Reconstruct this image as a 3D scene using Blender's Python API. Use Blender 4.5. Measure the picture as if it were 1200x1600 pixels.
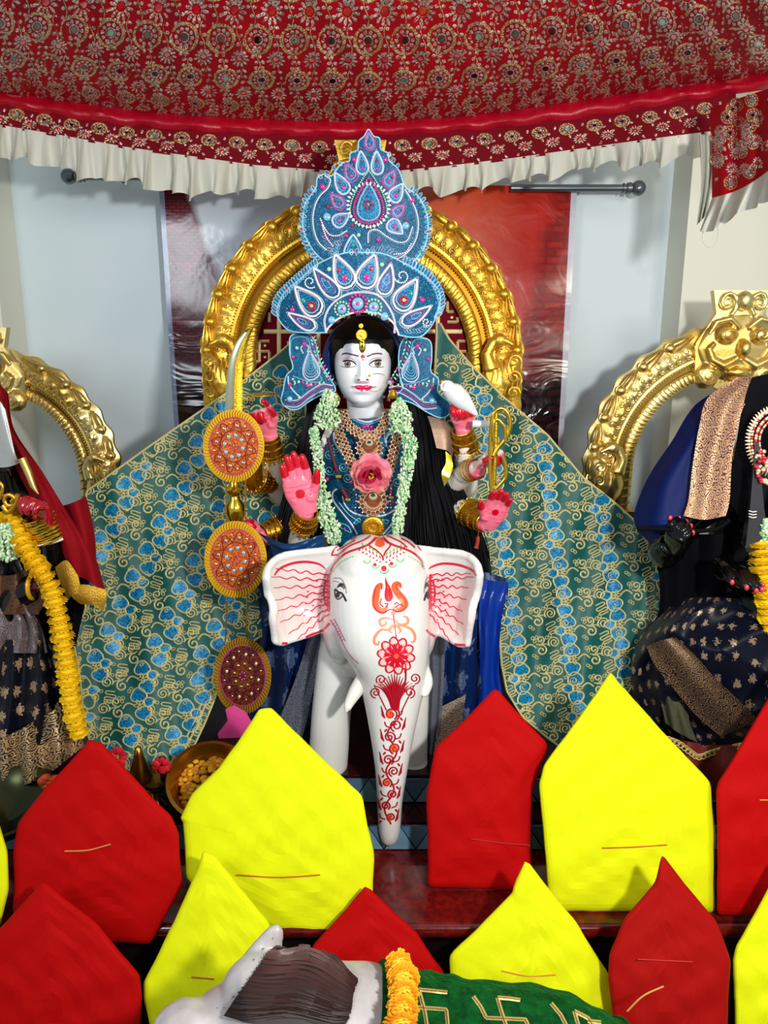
import bpy, bmesh, math, random
import numpy as np
from mathutils import Vector, Matrix, noise
from mathutils.bvhtree import BVHTree
random.seed(7); np.random.seed(7)
for o in list(bpy.data.objects): bpy.data.objects.remove(o)
C = bpy.context.scene.collection
PI = math.pi
# ------------------------------------------------------------------ camera
CZ = 1.6; PITCH = math.radians(13.0); FPX = 1600*26/36
cam_d = bpy.data.cameras.new('camera'); cam = bpy.data.objects.new('camera', cam_d); C.objects.link(cam)
cam_d.sensor_fit = 'VERTICAL'; cam_d.sensor_height = 36; cam_d.lens = 26; cam_d.clip_start = .02
cam.location = (0, 0, CZ); cam.rotation_euler = (PI/2-PITCH, 0, 0)
bpy.context.scene.camera = cam
# ------------------------------------------------------------------ light
vs = bpy.context.scene.view_settings
vs.view_transform = 'Standard'; vs.look = 'None'; vs.gamma = 1; vs.use_curve_mapping = False; vs.exposure = 0.0
w = bpy.data.worlds.new('World'); bpy.context.scene.world = w; w.use_nodes = True
bg = w.node_tree.nodes['Background']; bg.inputs[0].default_value = (.80, .90, 1.0, 1); bg.inputs[1].default_value = 0.42
def area(name, loc, target, size, power, col, sy=None):
    l = bpy.data.lights.new(name, 'AREA'); l.energy = power; l.color = col; l.size = size
    if sy: l.shape = 'RECTANGLE'; l.size_y = sy
    o = bpy.data.objects.new(name, l); C.objects.link(o); o.location = loc
    d = Vector(target)-Vector(loc); o.rotation_euler = d.to_track_quat('-Z', 'Y').to_euler()
    return o
area('key_lamp', (.72, .0, 1.88), (0, 2.2, .9), .13, 44, (1, .98, .94))
area('room_lamp_left', (-1.5, -.3, 2.3), (0, 2.3, 1.0), .7, 22, (.88, .95, 1))
area('room_lamp_right', (1.7, .2, 2.2), (.3, 2.5, 1.0), .5, 16, (1, .9, .74))

# ------------------------------------------------------------------ pixel measurement -> world
sP, cP = math.sin(PITCH), math.cos(PITCH)
def PN(a, Y):
    """points measured in the photograph (N,2) put at world depth Y -> (N,3)"""
    a = np.asarray(a, float).reshape(-1, 2)
    u = (a[:, 0]-600)/FPX; v = (800-a[:, 1])/FPX
    dy = cP+v*sP; dz = -sP+v*cP; t = np.asarray(Y, float)/dy
    return np.stack([u*t, dy*t, CZ+dz*t], 1)
def P(px, py, Y): return PN([(px, py)], Y)[0]
def SC(py, Y):
    v = (800-py)/FPX; return Y/(cP+v*sP)/FPX
def nrm(a):
    a = np.asarray(a, float); return a/(np.linalg.norm(a, axis=-1, keepdims=True)+1e-12)
def interp(tab):
    xs = [t[0] for t in tab]; ys = [t[1:] if len(t) > 2 else t[1] for t in tab]
    ys = np.array(ys, float)
    if ys.ndim == 1: return lambda x: np.interp(x, xs, ys)
    return lambda x: np.stack([np.interp(x, xs, ys[:, k]) for k in range(ys.shape[1])], -1)
def crom(pts, n=8, closed=False):
    p = np.asarray(pts, float); m = len(p)
    if m < 3:
        t = np.linspace(0, 1, n*(m-1)+1)[:, None]; return p[0]*(1-t)+p[-1]*t
    out = []
    for i in range(m if closed else m-1):
        if closed: a, b, c, d = p[i-1], p[i], p[(i+1) % m], p[(i+2) % m]
        else:
            b, c = p[i], p[i+1]; a = p[i-1] if i > 0 else 2*b-c; d = p[i+2] if i+2 < m else 2*c-b
        for k in range(n):
            t = k/n
            out.append(.5*((2*b)+(-a+c)*t+(2*a-5*b+4*c-d)*t*t+(-a+3*b-3*c+d)*t**3))
    if not closed: out.append(p[-1])
    return np.array(out)

# ------------------------------------------------------------------ mesh builder
def _ico(level):
    bm = bmesh.new(); bmesh.ops.create_icosphere(bm, subdivisions=level, radius=1)
    v = np.array([x.co[:] for x in bm.verts]); f = np.array([[q.index for q in t.verts] for t in bm.faces]); bm.free(); return v, f
ICO = {k: _ico(k) for k in (1, 2, 3)}
OCT = (np.array([[1, 0, 0], [-1, 0, 0], [0, 1, 0], [0, -1, 0], [0, 0, 1], [0, 0, -1]], float),
       np.array([[0, 2, 4], [2, 1, 4], [1, 3, 4], [3, 0, 4], [2, 0, 5], [1, 2, 5], [3, 1, 5], [0, 3, 5]]))
def world_origin(o):
    v = Vector((0, 0, 0))
    while o is not None: v += o.location; o = o.parent
    return np.array(v[:])
class MB:
    def __init__(s): s.V = []; s.n = 0; s.F = []; s.M = []; s.U = []; s.K = []; s.hasU = False; s.hasK = False
    def add(s, v, f, mi=0, uv=None, col=None):
        v = np.asarray(v, float).reshape(-1, 3); f = np.asarray(f, int)
        if len(v) == 0 or len(f) == 0: return
        s.V.append(v); s.F.append(f+s.n); s.M.append(mi); s.n += len(v)
        if uv is not None: s.hasU = True; s.U.append(np.asarray(uv, float).reshape(-1, 2))
        else: s.U.append(np.zeros((len(v), 2)))
        if col is not None: s.hasK = True; s.K.append(np.asarray(col, float).reshape(-1, 3))
        else: s.K.append(np.ones((len(v), 3)))
    def grid(s, g, mi=0, closeu=False, closev=False, uv=None, flip=False, col=None):
        g = np.asarray(g, float); a, b = g.shape[:2]
        i = np.arange(a if closeu else a-1)[:, None]; j = np.arange(b if closev else b-1)[None, :]
        i2 = (i+1) % a; j2 = (j+1) % b
        f = np.stack([i*b+j, i2*b+j, i2*b+j2, i*b+j2], -1).reshape(-1, 4)
        if flip: f = f[:, ::-1]
        s.add(g.reshape(-1, 3), f, mi, uv, col)
    def tube(s, path, r, n=8, mi=0, closed=False, flat=1.0, up=None, col=None):
        p = np.asarray(path, float); m = len(p)
        r = np.full(m, r) if np.isscalar(r) else np.asarray(r, float)
        if closed: t = nrm(np.roll(p, -1, 0)-np.roll(p, 1, 0))
        else: t = nrm(np.gradient(p, axis=0))
        ref = np.array(up if up is not None else (0, 1, 0), float)
        if up is None and abs(t[0] @ ref) > .9: ref = np.array((1, 0, 0.))
        N = []; cur = ref
        for k in range(m):
            if up is not None: cur = ref
            q = cur-(cur @ t[k])*t[k]; L = np.linalg.norm(q)
            if L < 1e-6: q = np.cross(t[k], (0.3, .5, .8)); L = np.linalg.norm(q)
            cur = q/L; N.append(cur)
        N = np.array(N); B = np.cross(t, N)
        a = np.arange(n)*2*PI/n
        rr = r if r.ndim == 2 else np.stack([r, r*flat], 1)   # (along B, along N)
        g = p[:, None]+rr[:, 0, None, None]*np.cos(a)[None, :, None]*B[:, None]+rr[:, 1, None, None]*np.sin(a)[None, :, None]*N[:, None]
        s.grid(g, mi, closeu=closed, closev=True, col=None if col is None else np.tile(col, (m*n, 1)))
        if not closed:
            for k, fl in ((0, 1), (m-1, 0)):
                ring = g[k]; c = ring.mean(0)[None]
                v = np.concatenate([c, ring]); f = np.array([[0, 1+j, 1+(j+1) % n] for j in range(n)])
                if not fl: f = f[:, ::-1]
                s.add(v, f, mi, col=None if col is None else np.tile(col, (n+1, 1)))
    def ball(s, c, r, rot=None, mi=0, lv=2, col=None):
        v, f = OCT if lv == 0 else ICO[lv]
        v = v*np.asarray(r, float)
        if rot is not None: v = v @ np.asarray(rot, float).T
        s.add(v+np.asarray(c, float), f, mi, col=None if col is None else np.tile(col, (len(v), 1)))
    def balls(s, cs, r, mi=0, lv=1):
        v, f = OCT if lv == 0 else ICO[lv]; cs = np.asarray(cs, float)
        r = np.broadcast_to(np.asarray(r, float), (len(cs),))
        if len(cs) == 0: return
        V = (cs[:, None]+v[None]*r[:, None, None]).reshape(-1, 3)
        F = (f[None]+(np.arange(len(cs))*len(v))[:, None, None]).reshape(-1, 3)
        s.add(V, F, mi)
    def lathe(s, prof, c=(0, 0, 0), n=24, mi=0, rot=None):
        a = np.arange(n)*2*PI/n
        g = np.array([[(r*math.cos(t), r*math.sin(t), z) for t in a] for r, z in prof])
        if rot is not None: g = g @ np.asarray(rot, float).T
        s.grid(g+np.asarray(c, float), mi, closev=True)
    def box(s, c, d, mi=0, rot=None):
        x, y, z = [q/2 for q in d]
        v = np.array([(-x, -y, -z), (x, -y, -z), (x, y, -z), (-x, y, -z), (-x, -y, z), (x, -y, z), (x, y, z), (-x, y, z)])
        if rot is not None: v = v @ np.asarray(rot, float).T
        s.add(v+np.asarray(c, float), [[0, 3, 2, 1], [4, 5, 6, 7], [0, 1, 5, 4], [1, 2, 6, 5], [2, 3, 7, 6], [3, 0, 4, 7]], mi)
    def merge(s, o):
        for v, f, m, u, k in zip(o.V, o.F, o.M, o.U, o.K):
            pass
    def mesh(s, name, mats, off=None, smooth=True, angle=50, weld=0):
        V = np.concatenate(s.V)
        if off is not None: V = V-off
        me = bpy.data.meshes.new(name); me.vertices.add(len(V)); me.vertices.foreach_set('co', V.astype(np.float32).ravel())
        L = np.concatenate([f.ravel() for f in s.F]); T = np.concatenate([np.full(len(f), f.shape[1]) for f in s.F])
        MI = np.concatenate([np.full(len(f), m) for f, m in zip(s.F, s.M)])
        me.loops.add(len(L)); me.loops.foreach_set('vertex_index', L.astype(np.int32))
        me.polygons.add(len(T)); st = np.concatenate([[0], np.cumsum(T)[:-1]])
        me.polygons.foreach_set('loop_start', st.astype(np.int32)); me.polygons.foreach_set('material_index', MI.astype(np.int32))
        me.update(calc_edges=True)
        if s.hasU:
            a = me.attributes.new('uvp', 'FLOAT_VECTOR', 'POINT'); U = np.concatenate(s.U)
            a.data.foreach_set('vector', np.concatenate([U, np.zeros((len(U), 1))], 1).astype(np.float32).ravel())
        if s.hasK:
            a = me.color_attributes.new('paint', 'FLOAT_COLOR', 'POINT'); K = np.concatenate(s.K)
            a.data.foreach_set('color', np.concatenate([K, np.ones((len(K), 1))], 1).astype(np.float32).ravel())
        for m in (mats if isinstance(mats, (list, tuple)) else [mats]): me.materials.append(m)
        if smooth:
            me.shade_smooth()
            if angle: me.set_sharp_from_angle(angle=math.radians(angle))
        me.validate()
        return me
    def build(s, name, mats, parent=None, smooth=True, angle=50, **tags):
        if parent is not None: off = world_origin(parent)
        else:
            V = np.concatenate(s.V); off = (V.min(0)+V.max(0))/2; off[2] = V[:, 2].min()
        o = bpy.data.objects.new(name, s.mesh(name, mats, off, smooth, angle)); C.objects.link(o)
        if parent is not None: o.parent = parent
        else: o.location = off
        for k, v in tags.items(): o[k] = v
        return o
def thing(name, label, category, loc, group=None):
    o = bpy.data.objects.new(name, None); C.objects.link(o); o.location = [float(q) for q in loc]; o.empty_display_size = .02
    o['label'] = label; o['category'] = category
    if group: o['group'] = group
    return o
def remesh(mb, name, mats, voxel, smooth_it=6, fac=.5, parent=None, **tags):
    """one continuous surface out of overlapping lofts"""
    off = world_origin(parent) if parent is not None else None
    me = mb.mesh(name+'_raw', mats, off, True, 0)
    o = bpy.data.objects.new(name, me); C.objects.link(o)
    md = o.modifiers.new('r', 'REMESH'); md.mode = 'VOXEL'; md.voxel_size = voxel; md.use_smooth_shade = True
    if smooth_it: m2 = o.modifiers.new('s', 'SMOOTH'); m2.factor = fac; m2.iterations = smooth_it
    dg = bpy.context.evaluated_depsgraph_get(); dg.update()
    me2 = bpy.data.meshes.new_from_object(o.evaluated_get(dg)); me2.name = name
    o.modifiers.clear(); o.data = me2; bpy.data.meshes.remove(me)
    me2.shade_smooth()
    if parent is not None: o.parent = parent
    for k, v in tags.items(): o[k] = v
    return o
def paint(o, fn):
    """per-vertex paint colour from world position and normal"""
    me = o.data; n = len(me.vertices); V = np.empty(n*3, np.float32); me.vertices.foreach_get('co', V); V = V.reshape(-1, 3)+world_origin(o)
    N = np.empty(n*3, np.float32); me.vertices.foreach_get('normal', N); N = N.reshape(-1, 3)
    K = fn(V, N); a = me.color_attributes.new('paint', 'FLOAT_COLOR', 'POINT')
    a.data.foreach_set('color', np.concatenate([K, np.ones((n, 1))], 1).astype(np.float32).ravel())
def bvh_of(o):
    me = o.data; off = world_origin(o); return BVHTree.FromPolygons([Vector(v.co[:])+Vector(off) for v in me.vertices], [p.vertices[:] for p in me.polygons])

# ------------------------------------------------------------------ materials
def lin(c):
    def f(x): x /= 255.; return x/12.92 if x <= .04045 else ((x+.055)/1.055)**2.4
    return (f(c[0]), f(c[1]), f(c[2]), 1)
def newmat(name):
    m = bpy.data.materials.new(name); m.use_nodes = True; nt = m.node_tree; return m, nt, nt.nodes['Principled BSDF']
def N_(nt, t, **k):
    n = nt.nodes.new(t)
    for a, b in k.items(): setattr(n, a, b)
    return n
def bump(nt, b, scale, dist, strength=.6, detail=4, src=None, kind='noise', coord='Object'):
    tc = N_(nt, 'ShaderNodeTexCoord')
    if kind == 'noise':
        t = N_(nt, 'ShaderNodeTexNoise'); t.inputs['Scale'].default_value = scale; t.inputs['Detail'].default_value = detail; out = t.outputs['Fac']
    else:
        t = N_(nt, 'ShaderNodeTexVoronoi'); t.inputs['Scale'].default_value = scale; out = t.outputs['Distance']
    nt.links.new(tc.outputs[coord], t.inputs['Vector'])
    bp = N_(nt, 'ShaderNodeBump'); bp.inputs['Strength'].default_value = strength; bp.inputs['Distance'].default_value = dist
    nt.links.new(out, bp.inputs['Height']); nt.links.new(bp.outputs[0], b.inputs['Normal']); return bp
def mat(name, col, rough=.5, metal=0, bs=None, bd=.002, bstr=.6, bkind='noise', var=None, vs_=8, sheen=0, coat=0, sss=0, paintattr=False, alpha=1, spec=.5, trans=0, sheencol=None):
    m, nt, b = newmat(name)
    b.inputs['Base Color'].default_value = lin(col); b.inputs['Roughness'].default_value = rough; b.inputs['Metallic'].default_value = metal
    b.inputs['Specular IOR Level'].default_value = spec
    if sheen:
        b.inputs['Sheen Weight'].default_value = sheen; b.inputs['Sheen Roughness'].default_value = .4
        b.inputs['Sheen Tint'].default_value = lin(sheencol or col)
    if coat: b.inputs['Coat Weight'].default_value = coat; b.inputs['Coat Roughness'].default_value = .08
    if sss: b.inputs['Subsurface Weight'].default_value = sss; b.inputs['Subsurface Scale'].default_value = .01
    if trans: b.inputs['Transmission Weight'].default_value = trans
    if alpha < 1: b.inputs['Alpha'].default_value = alpha
    if var:
        tc = N_(nt, 'ShaderNodeTexCoord'); t = N_(nt, 'ShaderNodeTexNoise'); t.inputs['Scale'].default_value = vs_; t.inputs['Detail'].default_value = 4
        mx = N_(nt, 'ShaderNodeMix', data_type='RGBA'); mx.inputs[6].default_value = lin(col); mx.inputs[7].default_value = lin(var)
        cr = N_(nt, 'ShaderNodeValToRGB'); cr.color_ramp.elements[0].position = .38; cr.color_ramp.elements[1].position = .62
        nt.links.new(tc.outputs['Object'], t.inputs['Vector']); nt.links.new(t.outputs['Fac'], cr.inputs[0]); nt.links.new(cr.outputs[0], mx.inputs[0]); nt.links.new(mx.outputs[2], b.inputs['Base Color'])
    if paintattr:
        at = N_(nt, 'ShaderNodeAttribute'); at.attribute_name = 'paint'; nt.links.new(at.outputs['Color'], b.inputs['Base Color'])
    if bs: bump(nt, b, bs, bd, bstr, kind=bkind)
    return m
def mat_sequin(name, c1, c2, scale=700, rough=.35, metal=.3):
    m, nt, b = newmat(name)
    tc = N_(nt, 'ShaderNodeTexCoord'); t = N_(nt, 'ShaderNodeTexVoronoi'); t.inputs['Scale'].default_value = scale
    nt.links.new(tc.outputs['Object'], t.inputs['Vector'])
    sx = N_(nt, 'ShaderNodeSeparateColor'); nt.links.new(t.outputs['Color'], sx.inputs[0])
    cr = N_(nt, 'ShaderNodeValToRGB'); e = cr.color_ramp.elements; e[0].color = lin(c1); e[1].color = lin(c2); e[0].position = .3; e[1].position = .95  # random cell brightness puts the sequin sparkle into the colour
    nt.links.new(sx.outputs[0], cr.inputs[0]); nt.links.new(cr.outputs[0], b.inputs['Base Color'])
    b.inputs['Roughness'].default_value = rough; b.inputs['Metallic'].default_value = metal
    bp = N_(nt, 'ShaderNodeBump'); bp.inputs['Strength'].default_value = .7; bp.inputs['Distance'].default_value = .001
    b.inputs['Specular IOR Level'].default_value = .3
    nt.links.new(sx.outputs[1], bp.inputs['Height']); nt.links.new(bp.outputs[0], b.inputs['Normal'])
    return m
def mat_brocade(name, base, zari, su, sv, thr=.5, rough=.5, kind='field', metal=.6, stripes=0, z2=None):
    """woven metallic thread pattern laid out in the cloth's own coordinates"""
    m, nt, b = newmat(name); L = nt.links.new
    at = N_(nt, 'ShaderNodeAttribute'); at.attribute_name = 'uvp'
    mp = N_(nt, 'ShaderNodeMapping'); mp.inputs['Scale'].default_value = (su, sv, 1); L(at.outputs['Vector'], mp.inputs[0])
    wn = N_(nt, 'ShaderNodeTexNoise'); wn.inputs['Scale'].default_value = 1.7; wn.inputs['Detail'].default_value = 3; L(mp.outputs[0], wn.inputs['Vector'])
    ad = N_(nt, 'ShaderNodeMixRGB'); ad.blend_type = 'ADD'; ad.inputs[0].default_value = .55 if kind != 'butti' else .12
    L(mp.outputs[0], ad.inputs[1]); L(wn.outputs['Color'], ad.inputs[2])
    vo = N_(nt, 'ShaderNodeTexVoronoi'); vo.voronoi_dimensions = '2D'; vo.inputs['Scale'].default_value = 1
    if kind == 'butti': vo.inputs['Randomness'].default_value = .35
    L(ad.outputs[0], vo.inputs['Vector'])
    def mth(op, a, c=None, cl=False):
        q = N_(nt, 'ShaderNodeMath', operation=op); q.use_clamp = cl
        for i, x in enumerate((a, c)):
            if x is None: continue
            if isinstance(x, (int, float)): q.inputs[i].default_value = x
            else: L(x, q.inputs[i])
        return q.outputs[0]
    fine = N_(nt, 'ShaderNodeTexNoise'); fine.inputs['Scale'].default_value = 7; fine.inputs['Detail'].default_value = 2; L(mp.outputs[0], fine.inputs['Vector'])
    if kind == 'butti':
        d = mth('ADD', vo.outputs['Distance'], mth('MULTIPLY', mth('SUBTRACT', fine.outputs['Fac'], .5), .75))
        mask = mth('LESS_THAN', d, thr)
        mask = mth('MULTIPLY', mask, mth('GREATER_THAN', mth('ABSOLUTE', mth('SINE', mth('MULTIPLY', vo.outputs['Distance'], 34))), .25))
    else:
        s = mth('SINE', mth('MULTIPLY', vo.outputs['Distance'], 26.0))
        s2 = mth('ADD', s, mth('MULTIPLY', mth('SUBTRACT', fine.outputs['Fac'], .5), 4.0))
        mask = mth('GREATER_THAN', s2, thr)
    mx = N_(nt, 'ShaderNodeMix', data_type='RGBA'); mx.inputs[6].default_value = lin(base); mx.inputs[7].default_value = lin(zari)
    L(mask, mx.inputs[0]); L(mx.outputs[2], b.inputs['Base Color'])
    L(mth('MULTIPLY', mask, metal), b.inputs['Metallic'])
    b.inputs['Roughness'].default_value = rough; b.inputs['Specular IOR Level'].default_value = .18; b.inputs['Sheen Weight'].default_value = .04
    bp = N_(nt, 'ShaderNodeBump'); bp.inputs['Strength'].default_value = .5; bp.inputs['Distance'].default_value = .001; L(mask, bp.inputs['Height']); L(bp.outputs[0], b.inputs['Normal'])
    return m

M = {}
M['gold'] = mat('antique_gold', (244, 204, 88), .38, .86, bs=150, bd=.0016, bstr=.7, var=(222, 172, 56), vs_=14)
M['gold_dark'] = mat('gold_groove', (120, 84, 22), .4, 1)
M['gold_pale'] = mat('pale_gold', (236, 220, 156), .4, 1, bs=120, bd=.0012, bstr=.4, var=(224, 188, 96), vs_=5)
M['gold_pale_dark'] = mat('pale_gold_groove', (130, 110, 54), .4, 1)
M['gold_jewel'] = mat('jewel_gold', (236, 186, 60), .25, 1, bs=420, bd=.001, bstr=.7)
M['gold_zari'] = mat('gold_thread', (226, 200, 122), .45, .35, bs=900, bd=.0006)
M['gold_bright'] = mat('polished_gold', (240, 205, 70), .18, 1)
M['rose_gold'] = mat('rose_gold', (244, 214, 176), .35, .55, bs=500, bd=.0008)
M['marble'] = mat('white_marble', (236, 238, 240), .16, 0, var=(222, 226, 230), vs_=6, sss=.05, coat=.4)
M['marble_paint'] = mat('painted_marble', (235, 238, 240), .28, 0, paintattr=True, coat=.25)
M['black_hair'] = mat('black_hair', (5, 5, 7), .45, 0, spec=.25)
M['black_stone'] = mat('black_marble', (4, 4, 5), .16, 0, coat=.25, spec=.3)
M['red_velvet'] = mat('red_velvet', (158, 2, 24), .8, 0, spec=.15, sheen=.08, sheencol=(255, 20, 60), bs=60, bd=.002, bstr=.3, var=(182, 4, 22), vs_=5)
M['red_piping'] = mat('crimson_satin', (178, 2, 34), .4, 0, bs=25, bd=.006, bstr=.7, sheen=.3)
M['cream'] = mat('cream_satin', (204, 206, 192), .55, 0, sheen=.2)
M['pearl'] = mat('pearl_white', (244, 244, 250), .2, 0, coat=.5)
M['bead_white'] = mat('white_cord', (232, 230, 246), .4, 0)
M['sky_cord'] = mat('sky_blue_cord', (150, 214, 236), .4, .0)
M['pink_cord'] = mat('pink_cord', (206, 92, 170), .35, .1)
M['gem_pink'] = mat('magenta_gem', (225, 40, 150), .1, .1, coat=.8)
M['gem_red'] = mat('red_gem', (205, 16, 40), .1, .1, coat=.8)
M['gem_green'] = mat('green_gem', (40, 165, 120), .1, .1, coat=.8)
M['gem_mint'] = mat('mint_gem', (170, 230, 190), .1, .1, coat=.8)
M['gem_sky'] = mat('pale_blue_gem', (130, 190, 225), .1, .1, coat=.8)
M['gem_dark'] = mat('dark_mirror', (26, 34, 26), .08, .6)
M['teal_sequin'] = mat_sequin('teal_sequins', (0, 56, 100), (0, 128, 168), 520, .5, .0)
M['blue_sequin'] = mat_sequin('blue_sequins', (0, 62, 130), (20, 170, 205), 520, .4, .1)
M['silver'] = mat('silver_thread', (225, 205, 190), .35, .6)
M['copper_gold'] = mat('copper_gold_thread', (214, 176, 128), .4, .5)
# ================================================================== SETTING
wallm = mat('painted_wall', (212, 228, 234), .6, 0, var=(216, 229, 234), vs_=3, bs=40, bd=.001, bstr=.15)
wallc = mat('cream_painted_wall', (226, 226, 210), .6, 0, bs=40, bd=.001, bstr=.15)
b = MB(); b.box((0, 3.05, 1.2), (3.4, .1, 3.4), 0); b.build('wall_back', wallm, kind='structure')
for sx, nm, xa in ((-1, 'wall_left', 1.41), (1, 'wall_right', 1.09)):
    b = MB(); b.box((sx*(xa+.35), 2.92, 1.2), (.7, .2, 3.4), 0); b.build(nm, wallc, kind='structure')
flm = mat('dark_granite_floor', (46, 14, 12), .12, 0, var=(26, 8, 8), vs_=30)
b = MB(); b.box((0, 1.2, -.05), (4.2, 3.6, .1)); b.build('floor', flm, kind='structure')
b = MB(); b.box((0, 1.9, 3.0), (4.2, 2.4, .08)); b.build('ceiling', wallc, kind='structure')

# red granite counter with a bullnose edge, two striped steps behind it
gr = mat('red_granite', (104, 14, 10), .14, 0, var=(72, 9, 8), vs_=60, coat=.3)
b = MB(); prof = [(1.5, .21), (1.488, .214), (1.481, .226), (1.481, .236), (1.488, .247), (1.5, .25), (2.9, .25), (2.9, .21)]
g = np.array([[(x, y, z) for y, z in prof] for x in (-1.7, 1.7)]); b.grid(g, 0, closev=True, flip=True)
b.build('trim_1', gr, kind='structure')
b = MB(); b.box((0, 2.2, .105), (3.4, 1.36, .21)); b.build('trim_2', mat('dark_riser', (22, 10, 10), .4), kind='structure')
dk = mat('dark_red_granite', (58, 12, 10), .12, 0, var=(34, 8, 8), vs_=50)
sky1 = mat('pale_blue_tile', (110, 150, 172), .3, 0, var=(96, 136, 160), vs_=20)
sky2 = mat('deep_blue_tile', (74, 108, 134), .3)
stp = []
for k, (y0, z0, z1) in enumerate(((1.755, .25, .33), (1.85, .33, .41))):
    b = MB(); b.box((0, (y0+2.75)/2+.006, (z0+z1)/2), (2.6, 2.75-y0-.012, z1-z0)); st = b.build('trim_%d' % (k+3), dk, kind='structure')
    nx = 30; w_ = 2.6/nx
    bt = None
    for i in range(nx):
        x0 = -1.3+i*w_
        for q in (0, 1):
            t = MB()
            tri = [(x0+.001, z0+.003), (x0+w_-.001, z0+.003), (x0+w_/2, z1-.012)] if q == 0 else [(x0+.003, z1-.006), (x0+w_/2, z1-.006), (x0+w_-.003, z1-.006)]
            if q == 0: pts = [(x0+.002, z0+.004), (x0+w_-.002, z0+.004), (x0+w_/2, z1-.01)]
            else: pts = [(x0+w_/2+.002, z1-.006), (x0+w_*1.5-.002, z1-.006), (x0+w_, z0+.008)]
            v = [(x, y0-.001, z) for x, z in pts]+[(x, y0+.006, z) for x, z in pts]
            t.add(v, [[0, 1, 2], [5, 4, 3]] if q == 0 else [[2, 1, 0], [3, 4, 5]]); t.add(v, [[0, 3, 4, 1], [1, 4, 5, 2], [2, 5, 3, 0]])
            t.build('tile', sky1 if q == 0 else sky2, st, smooth=False)
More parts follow.
